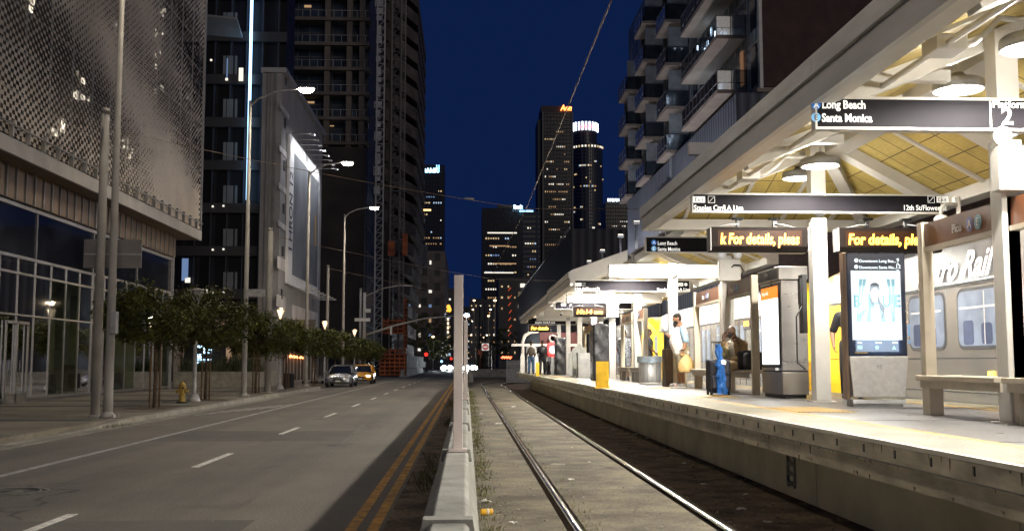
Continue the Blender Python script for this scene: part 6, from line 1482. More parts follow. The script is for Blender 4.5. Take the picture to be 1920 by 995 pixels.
p = atx(1202, 208, XF - .1); lit(t, XF - .05, p.y - 2, p.z, 1.4, .9, emit('dim orange room', (1, .5, .25), .13), False)
for k, y in enumerate((58, 66, 73, 83, 92)):  # added lamps, hidden behind the canopies, that brighten the balconies
    t5 = wthing('added_fill_light', 'floodlight pole behind the train and canopies, number %d from near' % (k + 1), 'added fill light', (10.6, y, 0), 'added fill lights under the balcony building')
    s = MB(); s.box(10.4, 10.8, y - .2, y + .2, 10.2, 10.4); s.tube([(10.6, y, 0), (10.6, y, 10.2)], .09, 8); s.build('lamp_housing', MAT['paint_grey'], t5)
    s = MB(); s.box(10.43, 10.77, y - .17, y + .17, 10.4, 10.42); s.build('lamp_glass', emit('flood lens', (1, .85, .65), 6), t5)
    l = bpy.data.lights.new('balcony_fill', 'POINT'); l.energy = 560; l.color = (.95, .93, 1); l.shadow_soft_size = .2; o = bpy.data.objects.new('balcony_fill', l); COL.objects.link(o); o.location = (10.6, y, 10.7)
# ribbed metal podium wall and brick wall behind the train
def corr(name, c, sc):
    m, tt, p = newmat(name); w = N(tt, 'ShaderNodeTexWave'); w.wave_type = 'BANDS'; w.bands_direction = 'X'; w.inputs['Scale'].default_value = sc
    tt.links.new(wall_uv(tt, 1, 1), w.inputs[0]); col = ramp(tt, w.outputs[0], [(0, tuple(x * .35 for x in c)), (.5, c)]); tt.links.new(col, p.inputs['Base Color']); p.inputs['Roughness'].default_value = .6; bump(tt, p, w.outputs[0], .6, .15); return m
s = MB(); s.box(14.0, 40, 54, 92, 0, 15.6); obj('ribbed_metal_wall', s, corr('blue grey ribbed cladding', (.10, .115, .15), .55), 'dark blue ribbed metal wall rising behind the train cars', 'wall', origin=(20, 60, 0))
m, tt, p = newmat('dark old brick'); b = N(tt, 'ShaderNodeTexBrick'); tt.links.new(wall_uv(tt, 1, 1), b.inputs['Vector']); b.inputs['Scale'].default_value = 1; b.inputs['Brick Width'].default_value = .4; b.inputs['Row Height'].default_value = .13; b.inputs['Mortar Size'].default_value = .014
b.inputs['Color1'].default_value = (.12, .045, .025, 1); b.inputs['Color2'].default_value = (.07, .03, .02, 1); b.inputs['Mortar'].default_value = (.09, .07, .06, 1); tt.links.new(b.outputs[0], p.inputs['Base Color']); p.inputs['Roughness'].default_value = .9
s = MB(); s.box(14.0, 14.4, 16, 53.8, 0, 9); obj('brick_wall', s, m, 'dark brick wall glimpsed above the train between the message boards', 'wall', origin=(14.2, 34, 0))
# palm seen over the balconies
t = wthing('palm_tree', 'dark palm crown peeping over the balcony building roof', 'palm tree', (17.5, 88, 33)); p = at(1240, 62, 86); s = MB(); r_ = random.Random(3)
for k in range(26):
    a = 2 * PI * k / 26; L = 1.7; up_ = r_.uniform(-.3, 1.0)
    for j in range(10):
        u = j / 9; c = p + Vector((math.cos(a) * L * u, math.sin(a) * L * u, up_ * u - 1.4 * u * u)); d = Vector((-math.sin(a), math.cos(a), -.6)) * .32 * (1 - u * .5)
        s.add([c, c + d, c + d * 1.02 + Vector((.03, .03, -.05))], [(0, 1, 2)]); d2 = Vector((math.sin(a), -math.cos(a), -.6)) * .32 * (1 - u * .5); s.add([c, c + d2, c + d2 + Vector((.03, .03, -.05))], [(0, 1, 2)])
s.build('frond', mat('dark palm leaf', (.02, .03, .015), .7), t, fix=False); s = MB(); s.tube([(p.x, 86, 20), p], .16, 8); s.build('trunk', BARK, t)
# long warehouse beyond
t = wthing('ribbed_warehouse', 'long dark ribbed warehouse behind the far canopies with a pipe along its roof edge', 'building', (20, 150, 0)); wz = at(1035, 478, 140).z
p = at(1033, 478, 140); xw = p.x; s = MB(); s.box(xw, xw + 30, 112, 230, 0, p.z); s.build('wall', corr('dark ribbed wall', (.075, .068, .065), .35), t)
s = MB(); s.tube([(xw - .2, 112, p.z + .1), (xw - .2, 230, p.z + .1)], .12, 6); s.build('roof_pipe', MAT['paint_grey'], t)

# ================================================================ WIRES
WIRE = mat('bare copper wire', (.30, .22, .16), .5, .5); 
def wire(pts, r, label, m=WIRE, seg=14, sag=0):
    s = MB(); P = []
    for i in range(len(pts) - 1):
        for k in range(seg): u = k / seg; q = Vector(pts[i]).lerp(Vector(pts[i + 1]), u); q.z -= sag * 4 * u * (1 - u); P.append(q)
    P.append(Vector(pts[-1])); s.tube(P, r, 5); obj('overhead_wire', s, m, label, 'wire', 'overhead wires', origin=tuple(P[0]))
RX = (RL + RR) / 2
a = atx(1147, 0, RX); b = atx(985, 395, RX)
zc_ = b.z
wire([(RX, 3.0, a.z + .0), (RX, a.y, a.z), (RX, b.y, b.z)], .0115, 'contact wire over the near track climbing steeply to the top of the photo', seg=6)
c_ = at(945, 470, 70); wire([(RX, b.y, b.z), (c_.x, 70, c_.z), (at(922, 520, 110).x, 110, at(922, 520, 110).z)], .012, 'contact wire beyond the first span wire, running on down the track', seg=6)
A1 = Vector((x1_, 29.4, at(190, 240, 29.4).z)); P1 = at(985, 391, b.y); wire([A1, P1], .008, 'long span wire from the near left pole across the street to the contact wire', sag=.12)
wire([P1, at(1215, 392, 40)], .009, 'span wire from the contact wire to the balcony building')
wire([at(503, 440, 52.5), at(925, 523, 75)], .012, 'second span wire crossing behind the tall pale post', sag=.1)
wire([at(925, 523, 75), at(1060, 527, 75)], .012, 'second span wire right part toward the far canopy')
wire([at(613, 502, 82), at(930, 566, 110)], .014, 'third faint span wire lower across the street', sag=.1)
s = MB(); q = at(880, 372.5, 43); s.ell(q, (.22, .05, .05), 10, 6); obj('wire_insulator', s, MAT['paint_grey'], 'small insulator on the long span wire against the blue sky', 'insulator', origin=tuple(q))
# ================================================================ PEOPLE
def cap(s, a, b, ra, rb, n=12):
    """tapered capsule"""
    a = Vector(a); b = Vector(b); d = (b - a); L = d.length; d.normalize()
    x = d.cross(Vector((0, 0, 1)));
    if x.length < .05: x = d.cross(Vector((0, 1, 0)))
    x.normalize(); y = d.cross(x); m = 4; rings = []
    for i in range(m + 1): t_ = -PI / 2 + PI / 2 * i / m; rings.append((a + d * (ra * math.sin(t_)), ra * math.cos(t_) + 1e-4))
    for i in range(m + 1): t_ = PI / 2 * i / m; rings.append((b + d * (rb * math.sin(t_)), rb * math.cos(t_) + 1e-4))
    bb = len(s.v)
    for c, r in rings:
        for k in range(n): an = 2 * PI * k / n; s.v.append(c + (x * math.cos(an) + y * math.sin(an)) * r)
    for i in range(len(rings) - 1):
        for k in range(n): s.f.append([bb + i * n + k, bb + i * n + (k + 1) % n, bb + (i + 1) * n + (k + 1) % n, bb + (i + 1) * n + k]); s.sm.append(True)
    s.f.append([bb + k for k in range(n)][::-1]); s.sm.append(True); e = bb + (len(rings) - 1) * n; s.f.append([e + k for k in range(n)]); s.sm.append(True)
def chain(s, pts, rs):
    for i in range(len(pts) - 1): cap(s, pts[i], pts[i + 1], rs[i], rs[i + 1])
def remesh(o, v=.01, sm=3):
    m = o.modifiers.new('remesh', 'REMESH'); m.mode = 'VOXEL'; m.voxel_size = v; m.use_smooth_shade = True
    k = o.modifiers.new('smooth', 'SMOOTH'); k.iterations = sm; k.factor = .5; return o
def hand(s, w, d, side, palm_n, curl=.6, L=.085):
    """palm box-ish and five bent fingers; d = finger direction, side = across palm to thumb"""
    w = Vector(w); d = Vector(d).normalized(); side = Vector(side).normalized(); pn = Vector(palm_n).normalized()
    for k in range(4): q = w + side * (.03 - .02 * k); cap(s, q * 1 + d * .01, q + d * .075, .014, .013, 8)
    for k, (l, r) in enumerate(((.9, .0085), (1, .009), (.93, .0085), (.75, .0075))):
        b = w + side * (.031 - .0205 * k) + d * .08; l1 = L * l * .48; d1 = (d * math.cos(curl) + pn * math.sin(curl)); d2 = (d * math.cos(curl * 2.2) + pn * math.sin(curl * 2.2))
        chain(s, [b, b + d1 * l1, b + d1 * l1 + d2 * l1 * .9], [r * 1.15, r, r * .85])
    b = w + side * .03 + d * .02; t1 = b + (side * .8 + d * .6 + pn * .3).normalized() * .04; chain(s, [b, t1, t1 + (d * .8 + pn * .6).normalized() * .03], [.013, .0105, .009])
def head(s, c, M, r=1.0, nose=True):
    """c = head centre; M rotates local (front = -y)"""
    c = Vector(c)
    def e(p, q): s.ell(c + M @ Vector(p) * r, [x * r for x in q], 16, 12, M)
    e((0, .01, .025), (.076, .096, .098)); e((0, -.028, -.055), (.056, .062, .062)); e((0, -.045, -.085), (.032, .032, .028))
    if nose: cap(s, c + M @ Vector((0, -.088, .02)) * r, c + M @ Vector((0, -.108, -.018)) * r, .010 * r, .015 * r, 8)
    for u in (-1, 1): e((u * .078, .012, -.005), (.012, .02, .032)); e((u * .03, -.082, .028), (.02, .012, .008))
    e((0, -.085, -.055), (.026, .016, .008)); e((0, -.084, -.066), (.022, .014, .007))
def rotM(z=0, x=0, y=0): return (Matrix.Rotation(z, 3, 'Z') @ Matrix.Rotation(x, 3, 'X') @ Matrix.Rotation(y, 3, 'Y'))
def face_bits(c, M, t, r=1.0, skin_dark=(.02, .012, .01)):
    s = MB()
    for u in (-1, 1): s.ell(Vector(c) + M @ Vector((u * .031, -.090, .018)) * r, (.011 * r, .006 * r, .006 * r), 10, 6, M)
    s.build('eye', mat('dark eye', (.03, .02, .015), .3), t)
    s = MB()
    for u in (-1, 1): s.ell(Vector(c) + M @ Vector((u * .032, -.092, .040)) * r, (.019 * r, .006 * r, .004 * r), 10, 6, M)
    s.build('eyebrow', mat('dark hair', (.015, .011, .009), .8), t)
SK1 = mat('warm skin', (.34, .18, .11), .5, 0, .06, 12); SK2 = mat('dark brown skin', (.13, .068, .042), .45, 0, .08, 12); HAIR = mat('dark hair', (.015, .011, .009), .8)
def scaled(s, k):
    for v in s.v: v *= k
# ---- bearded man with phone and bag. Local frame: forward = -y, right hand = -x ... turned to face the track (-X)
gp = gr(1276, 726, PZ)
t = thing('person', 'bearded man in white and light blue T-shirt and khaki shorts looking at a phone', 'person', (gp.x, gp.y, PZ), R(-86), None)
k = 1.0
Mh = rotM(0, R(16)); hc = (0, -.075, 1.665)
s = MB(); head(s, hc, Mh, 1.08); cap(s, (0, .02, 1.50), (0, -.02, 1.60), .062, .058)
chain(s, [(0, .03, .96), (0, -.04, 1.12), (0, .0, 1.30), (0, .02, 1.44)], [.175, .205, .185, .13])
for u in (-1, 1):
    chain(s, [(u * .10, .03, .93), (u * .115, .0, .50), (u * .12, .05 if u > 0 else .01, .09)], [.105, .068, .042]); chain(s, [(u * .12, .04 if u > 0 else 0, .06), (u * .14, -.16 if u > 0 else -.2, .035)], [.042, .035])
    chain(s, [(0, .02, 1.43), (u * .2, .02, 1.40)], [.09, .075])
# right arm of the picture (near side): hangs, holding bag; local +x side is toward camera after rotation
chain(s, [(.22, .02, 1.39), (.265, .07, 1.12), (.25, .0, .865)], [.066, .052, .032]); hand(s, (.25, .0, .845), (0, -.05, -1), (0, -1, 0), (-1, 0, 0), 1.0)
chain(s, [(-.21, .02, 1.39), (-.25, .05, 1.15), (-.13, -.26, 1.26)], [.064, .05, .032]); hand(s, (-.125, -.275, 1.27), (.1, -.8, .5), (.9, .2, .1), (.2, .3, -.9), .7)
b = remesh(s.build('body', SK1, t), .0085, 2)
face_bits(hc, Mh, t, 1.08)
s = MB(); s.ell(Vector(hc) + Mh @ Vector((0, .022, .050)), (.088, .106, .088), 18, 12, Mh); s.ell(Vector(hc) + Mh @ Vector((0, .055, .0)), (.080, .070, .085), 14, 10, Mh); s.build('hair', HAIR, t)
s = MB(); s.ell(Vector(hc) + Mh @ Vector((0, -.045, -.075)), (.070, .066, .060), 16, 10, Mh); s.ell(Vector(hc) + Mh @ Vector((0, -.088, -.135)), (.048, .045, .075), 14, 10, Mh); s.ell(Vector(hc) + Mh @ Vector((0, -.10, -.20)), (.026, .028, .05), 12, 8, Mh); s.build('beard', HAIR, t)
s = MB(); chain(s, [(0, .035, .86), (0, -.045, 1.10), (0, .0, 1.30), (0, .03, 1.43)], [.198, .222, .20, .135]); s.ell((0, .03, .84), (.225, .205, .12)); s.box(-.12, .12, -.1, .1, .86, .95); chain(s, [(-.19, .02, 1.40), (.19, .02, 1.40)], [.085, .085]); remesh(s.build('shirt', mat('white shirt cloth', (.80, .79, .76), .85, 0, .04, 14, .2), t), .012, 5)
s = MB(); chain(s, [(.20, .02, 1.405), (.268, .065, 1.15)], [.086, .083]); remesh(s.build('sleeve', mat('light blue sleeve', (.34, .50, .66), .85, 0, .05, 14, .2), t), .012, 3)
s = MB(); chain(s, [(-.20, .02, 1.405), (-.258, .06, 1.17)], [.086, .08]); remesh(s.build('sleeve', mat('light blue sleeve', (.34, .50, .66)), t), .012, 3)
s = MB(); chain(s, [(0, .03, .93), (0, .03, .82)], [.2, .2])
for u in (-1, 1): chain(s, [(u * .10, .03, .86), (u * .12, .01, .56)], [.135, .118]); chain(s, [(u * .12, .01, .56), (u * .12, .01, .44)], [.118, .116])
remesh(s.build('shorts', mat('khaki shorts cloth', (.34, .30, .21), .85, 0, .08, 10, .2), t), .013, 4)
for u, y in ((-1, -.10), (1, -.05)):
    s = MB(); s.ell((u * .13, y + .0, .052), (.052, .145, .05), 14, 10); s.ell((u * .12, y + .09, .075), (.045, .055, .07)); remesh(s.build('shoe', mat('grey canvas shoe', (.16, .15, .14), .7), t), .01, 2)
    s = MB(); s.prism([(u * .13 + .055 * math.cos(a_) , y + .15 * math.sin(a_)) for a_ in [2 * PI * q / 18 for q in range(18)]], 'z', .0, .028); s.build('shoe_sole', mat('white rubber sole', (.6, .58, .54), .6), t)
s = MB(); s.lathe([(.036, -.018), (.040, -.012), (.040, .012), (.036, .018)], (.252, .008, .90), 14); s.build('watch', MAT['black'], t)
s = MB(); s.cbox((.25, -.03, .90), (.012, .045, .045)); s.build('watch', MAT['black'], t)
def rotz(v, a): return Vector((v[0] * math.cos(a) - v[1] * math.sin(a), v[0] * math.sin(a) + v[1] * math.cos(a), v[2]))
def held(name, s, m, label, cat, root, bevel=0):
    o = s.build(name, m, bevel=bevel); o.location = root.location; o.rotation_euler = root.rotation_euler; return tag(o, label, cat)
s = MB(); s.cbox((0, 0, 0), (.012, .075, .15)); 
Mp = Matrix.Translation((-.10, -.355, 1.355)) @ Matrix.Rotation(R(38), 4, 'X') @ Matrix.Rotation(R(90), 4, 'Z')
s2 = MB(); s2.cbox((0, 0, 0), (.010, .075, .15), Mp); held('mobile_phone', s2, MAT['black'], 'dark phone held up in the hand of the bearded man', 'phone', t, .003)
bag = thing('carrier_bag', 'crumpled tan bag hanging from the hand of the bearded man', 'bag', (gp.x, gp.y, PZ), R(-86))
s = MB(); r_ = random.Random(12); n = 22; rings = [(.38, .10, .13), (.36, .135, .20), (.50, .13, .215), (.60, .11, .19), (.68, .075, .135), (.75, .04, .075), (.79, .028, .05)]
for (z, rx, ry) in rings:
    for q in range(n): a_ = 2 * PI * q / n; f_ = 1 + .07 * math.sin(5 * a_ + z * 20) + r_.uniform(-.03, .03); s.v.append(Vector((.30 + rx * f_ * math.cos(a_), .07 + ry * f_ * math.sin(a_), z)))
for i in range(len(rings) - 1):
    for q in range(n): s.f.append([i * n + q, i * n + (q + 1) % n, (i + 1) * n + (q + 1) % n, (i + 1) * n + q]); s.sm.append(False)
s.f.append(list(range(n))); s.sm.append(False)
TANB = mat('crumpled tan bag', (.62, .42, .17), .55, 0, .10, 12, .3); bo = s.build('bag_body', TANB, bag); md = bo.modifiers.new('s', 'SUBSURF'); md.levels = 1; md.render_levels = 1
s = MB()
for u in (-1, 1): s.tube([(.30, u * .04, .76), (.28, u * .03, .80), (.25, u * .01 - .03, .80)], [.022, .015, .012], 6)
s.build('handle', TANB, bag)

# ---- seated man in brown, on the second shelter bench, hand at his face
sy = 21.05; sx0 = 5.36
t = thing('person', 'seated man in a brown jacket and black face mask resting his hand on his face', 'person', (sx0, sy, PZ), R(-62), None)
Mh = rotM(R(0), R(12)); hc = (0, -.14, 1.20)
s = MB(); head(s, hc, Mh, 1.04); cap(s, (0, -.02, 1.05), (0, -.09, 1.15), .058, .055)
chain(s, [(0, .06, .56), (0, .05, .72), (0, .02, .88), (0, -.02, 1.00)], [.155, .16, .165, .11])
for u in (-1, 1):
    chain(s, [(u * .10, .04, .54), (u * .15, -.40, .54), (u * .15, -.42, .10)], [.10, .072, .045]); chain(s, [(0, -.02, .99), (u * .19, -.01, .96)], [.08, .07])
chain(s, [(-.2, -.0, .95), (-.22, -.22, .76), (-.07, -.27, 1.06)], [.06, .046, .03]); hand(s, (-.068, -.275, 1.07), (.1, .1, 1), (.3, .9, 0), (.8, .3, .3), .5)
chain(s, [(.2, 0, .95), (.27, -.05, .70), (.10, -.26, .66)], [.06, .046, .03]); hand(s, (.09, -.27, .66), (-1, -.4, 0), (0, -1, .3), (0, .3, -1), .6)
remesh(s.build('body', SK2, t), .0085, 2); face_bits(hc, Mh, t, 1.04)
s = MB(); s.ell(Vector(hc) + Mh @ Vector((0, -.045, -.045)), (.066, .070, .055), 16, 10, Mh); s.build('face_mask', mat('black cloth mask', (.018, .018, .02), .9), t)
s = MB(); chain(s, [(0, .07, .50), (0, .05, .72), (0, .03, .90), (0, .0, 1.0)], [.18, .182, .185, .115]); chain(s, [(-.18, 0, .96), (.18, 0, .96)], [.085, .085])
chain(s, [(.2, 0, .95), (.275, -.05, .69), (.14, -.22, .66)], [.088, .075, .055]); chain(s, [(-.2, 0, .95), (-.225, -.22, .755), (-.10, -.262, .98)], [.088, .072, .05])
remesh(s.build('jacket', mat('brown jacket cloth', (.27, .18, .085), .9, 0, .15, 9, .3), t), .012, 4)
s = MB(); chain(s, [(0, -.13, .98), (0, -.145, .85), (0, -.11, .70)], [.05, .08, .08]); remesh(s.build('shirt', mat('pale shirt', (.42, .37, .30), .9, 0, .1, 9), t), .012, 2)
s = MB(); s.cbox((0, 0, 0), (.30, .19, .01)); chain(s, [(0, .05, .55), (0, .0, .55)], [.17, .16])
s = MB(); chain(s, [(0, .06, .56), (0, -.02, .55)], [.175, .16])
for u in (-1, 1): chain(s, [(u * .10, .04, .545), (u * .15, -.40, .545), (u * .15, -.42, .16)], [.125, .098, .075])
remesh(s.build('trousers', mat('tan trousers cloth', (.38, .27, .15), .9, 0, .12, 9, .3), t), .012, 4)
for u in (-1, 1): s = MB(); s.ell((u * .15, -.48, .055), (.05, .14, .052)); s.ell((u * .15, -.43, .08), (.045, .06, .06)); remesh(s.build('shoe', MAT['black'], t), .01, 2)
s = MB(); s.ell((-.06, -.27, .78), (.12, .085, .15), 16, 12); s.ell((-.06, -.34, .74), (.09, .05, .08)); remesh(held('backpack', s, mat('olive backpack cloth', (.19, .16, .08), .85, 0, .2, 12, .3), 'olive bag held against the chest of the seated man', 'bag', t), .012, 2)
s = MB(); s.box(5.30, 5.68, 20.55, 20.9, PZ + .46, PZ + .84); s.box(5.32, 5.7, 20.15, 20.5, PZ + .46, PZ + .80); obj('black_bag', s, mat('black bag cloth', (.015, .015, .018), .8, 0, .3, 8, .3), 'black bag on the bench beside the seated man', 'bag', origin=(5.5, 20.5, PZ + .45), bevel=.07)

# ---- suitcase with blue wrap
gp2 = gr(1347, 740, PZ); t = thing('suitcase', 'dark wheeled suitcase standing on the platform with its handle up', 'suitcase', (gp2.x, gp2.y, PZ), R(8))
NV = mat('dark navy suitcase cloth', (.035, .035, .055), .75, 0, .2, 10, .2)
s = MB(); s.box(-.215, .215, -.12, .12, .07, .66); s.build('shell', NV, t, bevel=.05)
s = MB(); s.box(-.17, .17, -.155, -.11, .12, .36); s.box(-.15, .15, -.15, -.11, .40, .62); s.build('pocket', mat('suitcase pocket', (.045, .042, .055), .8, 0, .2, 10), t, bevel=.02)
s = MB()
for u in (-1, 1): s.box(u * .185 - .006, u * .185 + .006, -.135, -.12, .1, .62)
s.box(-.19, .19, -.13, -.12, .37, .385); s.build('piping', MAT['black'], t)
s = MB(); s.tube([(-.075, .06, .64), (-.075, .06, .97)], .011, 6); s.tube([(.075, .06, .64), (.075, .06, .97)], .011, 6); s.build('handle_rod', MAT['steel'], t); s = MB(); s.cbox((0, .06, .985), (.20, .035, .035)); s.build('handle', MAT['black'], t, bevel=.01)
for u in (-1, 1):
    for v in (-1, 1): s = MB(); s.lathe([(.012, -.014), (.032, -.014), (.032, .014), (.012, .014)], (u * .17, v * .09, .034), 14, Matrix.Rotation(R(90), 3, 'Y')); s.cbox((u * .17, v * .09, .065), (.04, .04, .04)); s.build('wheel', MAT['rubber'], t)
s = MB(); r_ = random.Random(4)
ring = []; n = 14
for i in range(15):
    u = i / 14; z = .02 + .92 * u; w = .10 - .045 * u + .012 * math.sin(i * 1.7); cx = -.0 - .05 * u + .012 * math.sin(i * 2.1); cy = -.19 + .10 * max(0, u - .6)
    for q in range(n): a_ = 2 * PI * q / n; s.v.append(Vector((cx + w * math.cos(a_) * (1 + r_.uniform(-.12, .12)), cy + .04 * math.sin(a_) * (1 + r_.uniform(-.3, .3)), z)))
for i in range(14):
    for q in range(n): s.f.append([i * n + q, i * n + (q + 1) % n, (i + 1) * n + (q + 1) % n, (i + 1) * n + q]); s.sm.append(False)
o = held('blue_wrapped_bundle', s, mat('crinkled blue plastic', (.012, .11, .40), .3, 0, .35, 16, .6), 'long crinkled blue plastic bundle strapped upright to the suitcase', 'bundle', t)
s = MB(); s.add([(-.03, -.26, .58), (.05, -.262, .56), (.06, -.265, .63), (.01, -.262, .66), (-.035, -.262, .64)], [(0, 1, 2, 3, 4)]); s.add([(-.03, -.25, .58), (.05, -.252, .56), (.06, -.255, .63), (.01, -.252, .66), (-.035, -.252, .64)], [(4, 3, 2, 1, 0)]); held('paper_tag', s, MAT['text_w'], 'small white paper tag stuck on the blue bundle', 'tag', t)

# ---- simple standing person used farther away, each with own pose and clothes
def person(x, y, rz, label, skin, top, legs, short=False, arms=((.05, 0), (.05, 0)), back=None, z=PZ, hair=True, group=None, sleeve=True):
    t = thing('person', label, 'person', (x, y, z), rz, group); Mh = rotM(0, R(6)); hc = (0, -.03, 1.64)
    s = MB(); head(s, hc, Mh, 1.02); cap(s, (0, .01, 1.46), (0, -.01, 1.56), .056, .054); chain(s, [(0, .02, .95), (0, .0, 1.12), (0, 0, 1.28), (0, .01, 1.40)], [.14, .135, .15, .11])
    for i, u in enumerate((-1, 1)):
        chain(s, [(u * .09, .02, .92), (u * .11, -.01, .50), (u * .12, .03, .09)], [.092, .06, .04]); cap(s, (0, .01, 1.40), (u * .18, .01, 1.38), .075, .066)
        f, o_ = arms[i]; e = (u * (.24 + o_), .03, 1.10); w = (u * (.24 + o_ * .5), -.10 - f, .88 + f * 1.2); chain(s, [(u * .20, .01, 1.37), e, w], [.056, .045, .028]); d = (Vector(w) - Vector(e)).normalized(); hand(s, w, d, (0, -1, .2), (-u, 0, 0), .5)
    remesh(s.build('body', skin, t), .010, 2); face_bits(hc, Mh, t, 1.02)
    if hair: s = MB(); s.ell(Vector(hc) + Mh @ Vector((0, .02, .045)), (.084, .102, .085), 16, 10, Mh); s.build('hair', HAIR, t)
    s = MB(); chain(s, [(0, .02, .92), (0, .0, 1.12), (0, 0, 1.28), (0, .01, 1.39)], [.16, .155, .17, .12]); cap(s, (-.17, .01, 1.38), (.17, .01, 1.38), .08, .08)
    for i, u in enumerate((-1, 1)): e = Vector((u * (.24 + arms[i][1]), .03, 1.10)); a_ = Vector((u * .20, .01, 1.37)); cap(s, a_, a_.lerp(e, .8), .077, .068)
    remesh(s.build('shirt', top, t), .014, 4)
    s = MB(); cap(s, (0, .02, .95), (0, .02, .88), .155, .16)
    for u in (-1, 1): chain(s, [(u * .09, .02, .9), (u * .11, -.01, .52)] + ([] if short else [(u * .12, .03, .10)]), [.112, .09] + ([] if short else [.068]))
    remesh(s.build('trousers' if not short else 'shorts', legs, t), .014, 4)
    for u in (-1, 1): s = MB(); s.ell((u * .125, -.03, .05), (.05, .135, .05)); s.ell((u * .12, .04, .07), (.045, .05, .06)); remesh(s.build('shoe', MAT['black'], t), .012, 2)
    return t
BLK = mat('black cloth', (.018, .018, .022), .9, 0, .2, 8); JEAN = mat('blue jeans', (.07, .13, .24), .9, 0, .2, 9); WHT = mat('white cloth', (.6, .6, .58), .9); PLAID = mat('patterned grey blue cloth', (.30, .32, .36), .9, 0, .6, 22); BAGC = mat('brown backpack cloth', (.10, .08, .06), .85)
pk = at(1571, 700, 17.6)
person(pk.x + .24, 17.6, R(-25), 'man in a black shirt half hidden behind the lit display cabinet', SK1, BLK, BLK, arms=((.0, .06), (.0, .05)))
pa = at(996, 690, 57.5); person(pa.x, 57.5, R(190), 'person in white top and blue jeans with brown backpack at far platform end', SK2, WHT, JEAN)
s = MB(); s.ell((pa.x, 57.25, PZ + 1.2), (.19, .12, .26)); obj('backpack', s, BAGC, 'brown backpack on the back of the person in jeans at the far platform end', 'backpack', origin=(pa.x, 57.25, PZ + .95))
pb = at(1017, 690, 55.5); person(pb.x, 55.5, R(170), 'person in dark clothes with a black backpack holding a bicycle at the far platform end', SK2, BLK, BLK)
s = MB(); s.ell((pb.x, 55.25, PZ + 1.22), (.2, .13, .27)); obj('backpack', s, MAT['black'], 'black backpack of the person holding the bicycle', 'backpack', origin=(pb.x, 55.25, PZ + .95))
pc = at(1165, 700, 38.4); person(pc.x, 37.6, R(160), 'person in a patterned grey shirt and shorts standing between the column and the train', SK2, PLAID, PLAID, True, group=None)
pd = at(1212, 690, 36.2); person(pd.x + .15, 36.6, R(100), 'person in black standing by the train door beyond the mesh bin', SK2, BLK, BLK)
# bicycle
t = thing('bicycle', 'dark bicycle held upright at the far platform end', 'bicycle', (pb.x + .35, 55.3, PZ), R(75)); 
for x in (-.5, .5): s = MB(); s.lathe([(.30, -.015), (.33, -.015), (.34, 0), (.33, .015), (.30, .015), (.30, -.015)], (x, 0, .34), 24, Matrix.Rotation(R(90), 3, 'X')); wv = s.build('wheel', MAT['rubber'], t); s = MB(); [s.bar((x, 0, .34), (x + .31 * math.cos(q * PI / 6), 0, .34 + .31 * math.sin(q * PI / 6)), .005) for q in range(12)]; s.build('spoke', MAT['steel'], wv)
s = MB(); [s.tube([a_, b_], .016, 6) for a_, b_ in (((-.5, 0, .34), (-.12, 0, .80)), ((-.5, 0, .34), (0, 0, .30)), ((0, 0, .30), (-.14, 0, .88)), ((0, 0, .30), (.38, 0, .78)), ((-.12, 0, .80), (.36, 0, .84)), ((.5, 0, .34), (.34, 0, .98)))]; s.build('frame', BLK, t)
s = MB(); s.tube([(.32, -.28, 1.02), (.34, 0, .98), (.32, .28, 1.02)], .014, 6); s.build('handlebar', BLK, t); s = MB(); s.ell((-.16, 0, .92), (.13, .07, .03)); s.build('saddle', BLK, t)

# ================================================================ PLATFORM FURNITURE
def mesh_bin(x, y, label, liner=True, w=.33, h=.78):
    t = wthing('litter_bin', label, 'litter bin', (x, y, PZ), 'litter bins on the platform')
    m, tt, p = newmat('perforated bin steel') if 'perforated bin steel' not in bpy.data.materials else (bpy.data.materials['perforated bin steel'], None, None)
    if tt:
        vo = N(tt, 'ShaderNodeTexVoronoi'); vo.inputs['Scale'].default_value = 30; vo.inputs['Randomness'].default_value = .1; tt.links.new(pos(tt), vo.inputs['Vector']); col = ramp(tt, vo.outputs[0], [(.2, (.03, .03, .03)), (.4, (.42, .42, .42))]); tt.links.new(col, p.inputs['Base Color']); p.inputs['Metallic'].default_value = .5; p.inputs['Roughness'].default_value = .45
    s = MB(); s.lathe([(w * .95, .03), (w, .1), (w, h - .1)], (x, y, PZ), 24); s.build('basket', m, t)
    s = MB(); s.lathe([(w * 1.04, h - .04), (w * 1.04, h), (w * .8, h), (w * .8, h - .04)], (x, y, PZ), 24); s.lathe([(w * .97, 0), (w * .97, .04)], (x, y, PZ), 24); s.build('rim', MAT['paint_white'], t)
    if liner:
        s = MB(); r_ = random.Random(6); n = 28
        for z in (h + .005, h - .02, h - .10, h - .17):
            for q in range(n): a_ = 2 * PI * q / n; f_ = w * (1.07 + .05 * math.sin(7 * a_ + z * 9) + r_.uniform(-.01, .02)); s.v.append(Vector((x + f_ * math.cos(a_), y + f_ * math.sin(a_), PZ + z + (r_.uniform(-.03, .02) if z < h - .15 else 0))))
        for i in range(3):
            for q in range(n): s.f.append([i * n + q, i * n + (q + 1) % n, (i + 1) * n + (q + 1) % n, (i + 1) * n + q]); s.sm.append(True)
        s.build('liner', mat('pale blue bin liner', (.42, .52, .62), .35, 0, .15, 14), t)
mesh_bin(at(1219, 700, 30.6).x, 30.6, 'round mesh litter bin with a pale blue liner beyond the bearded man')
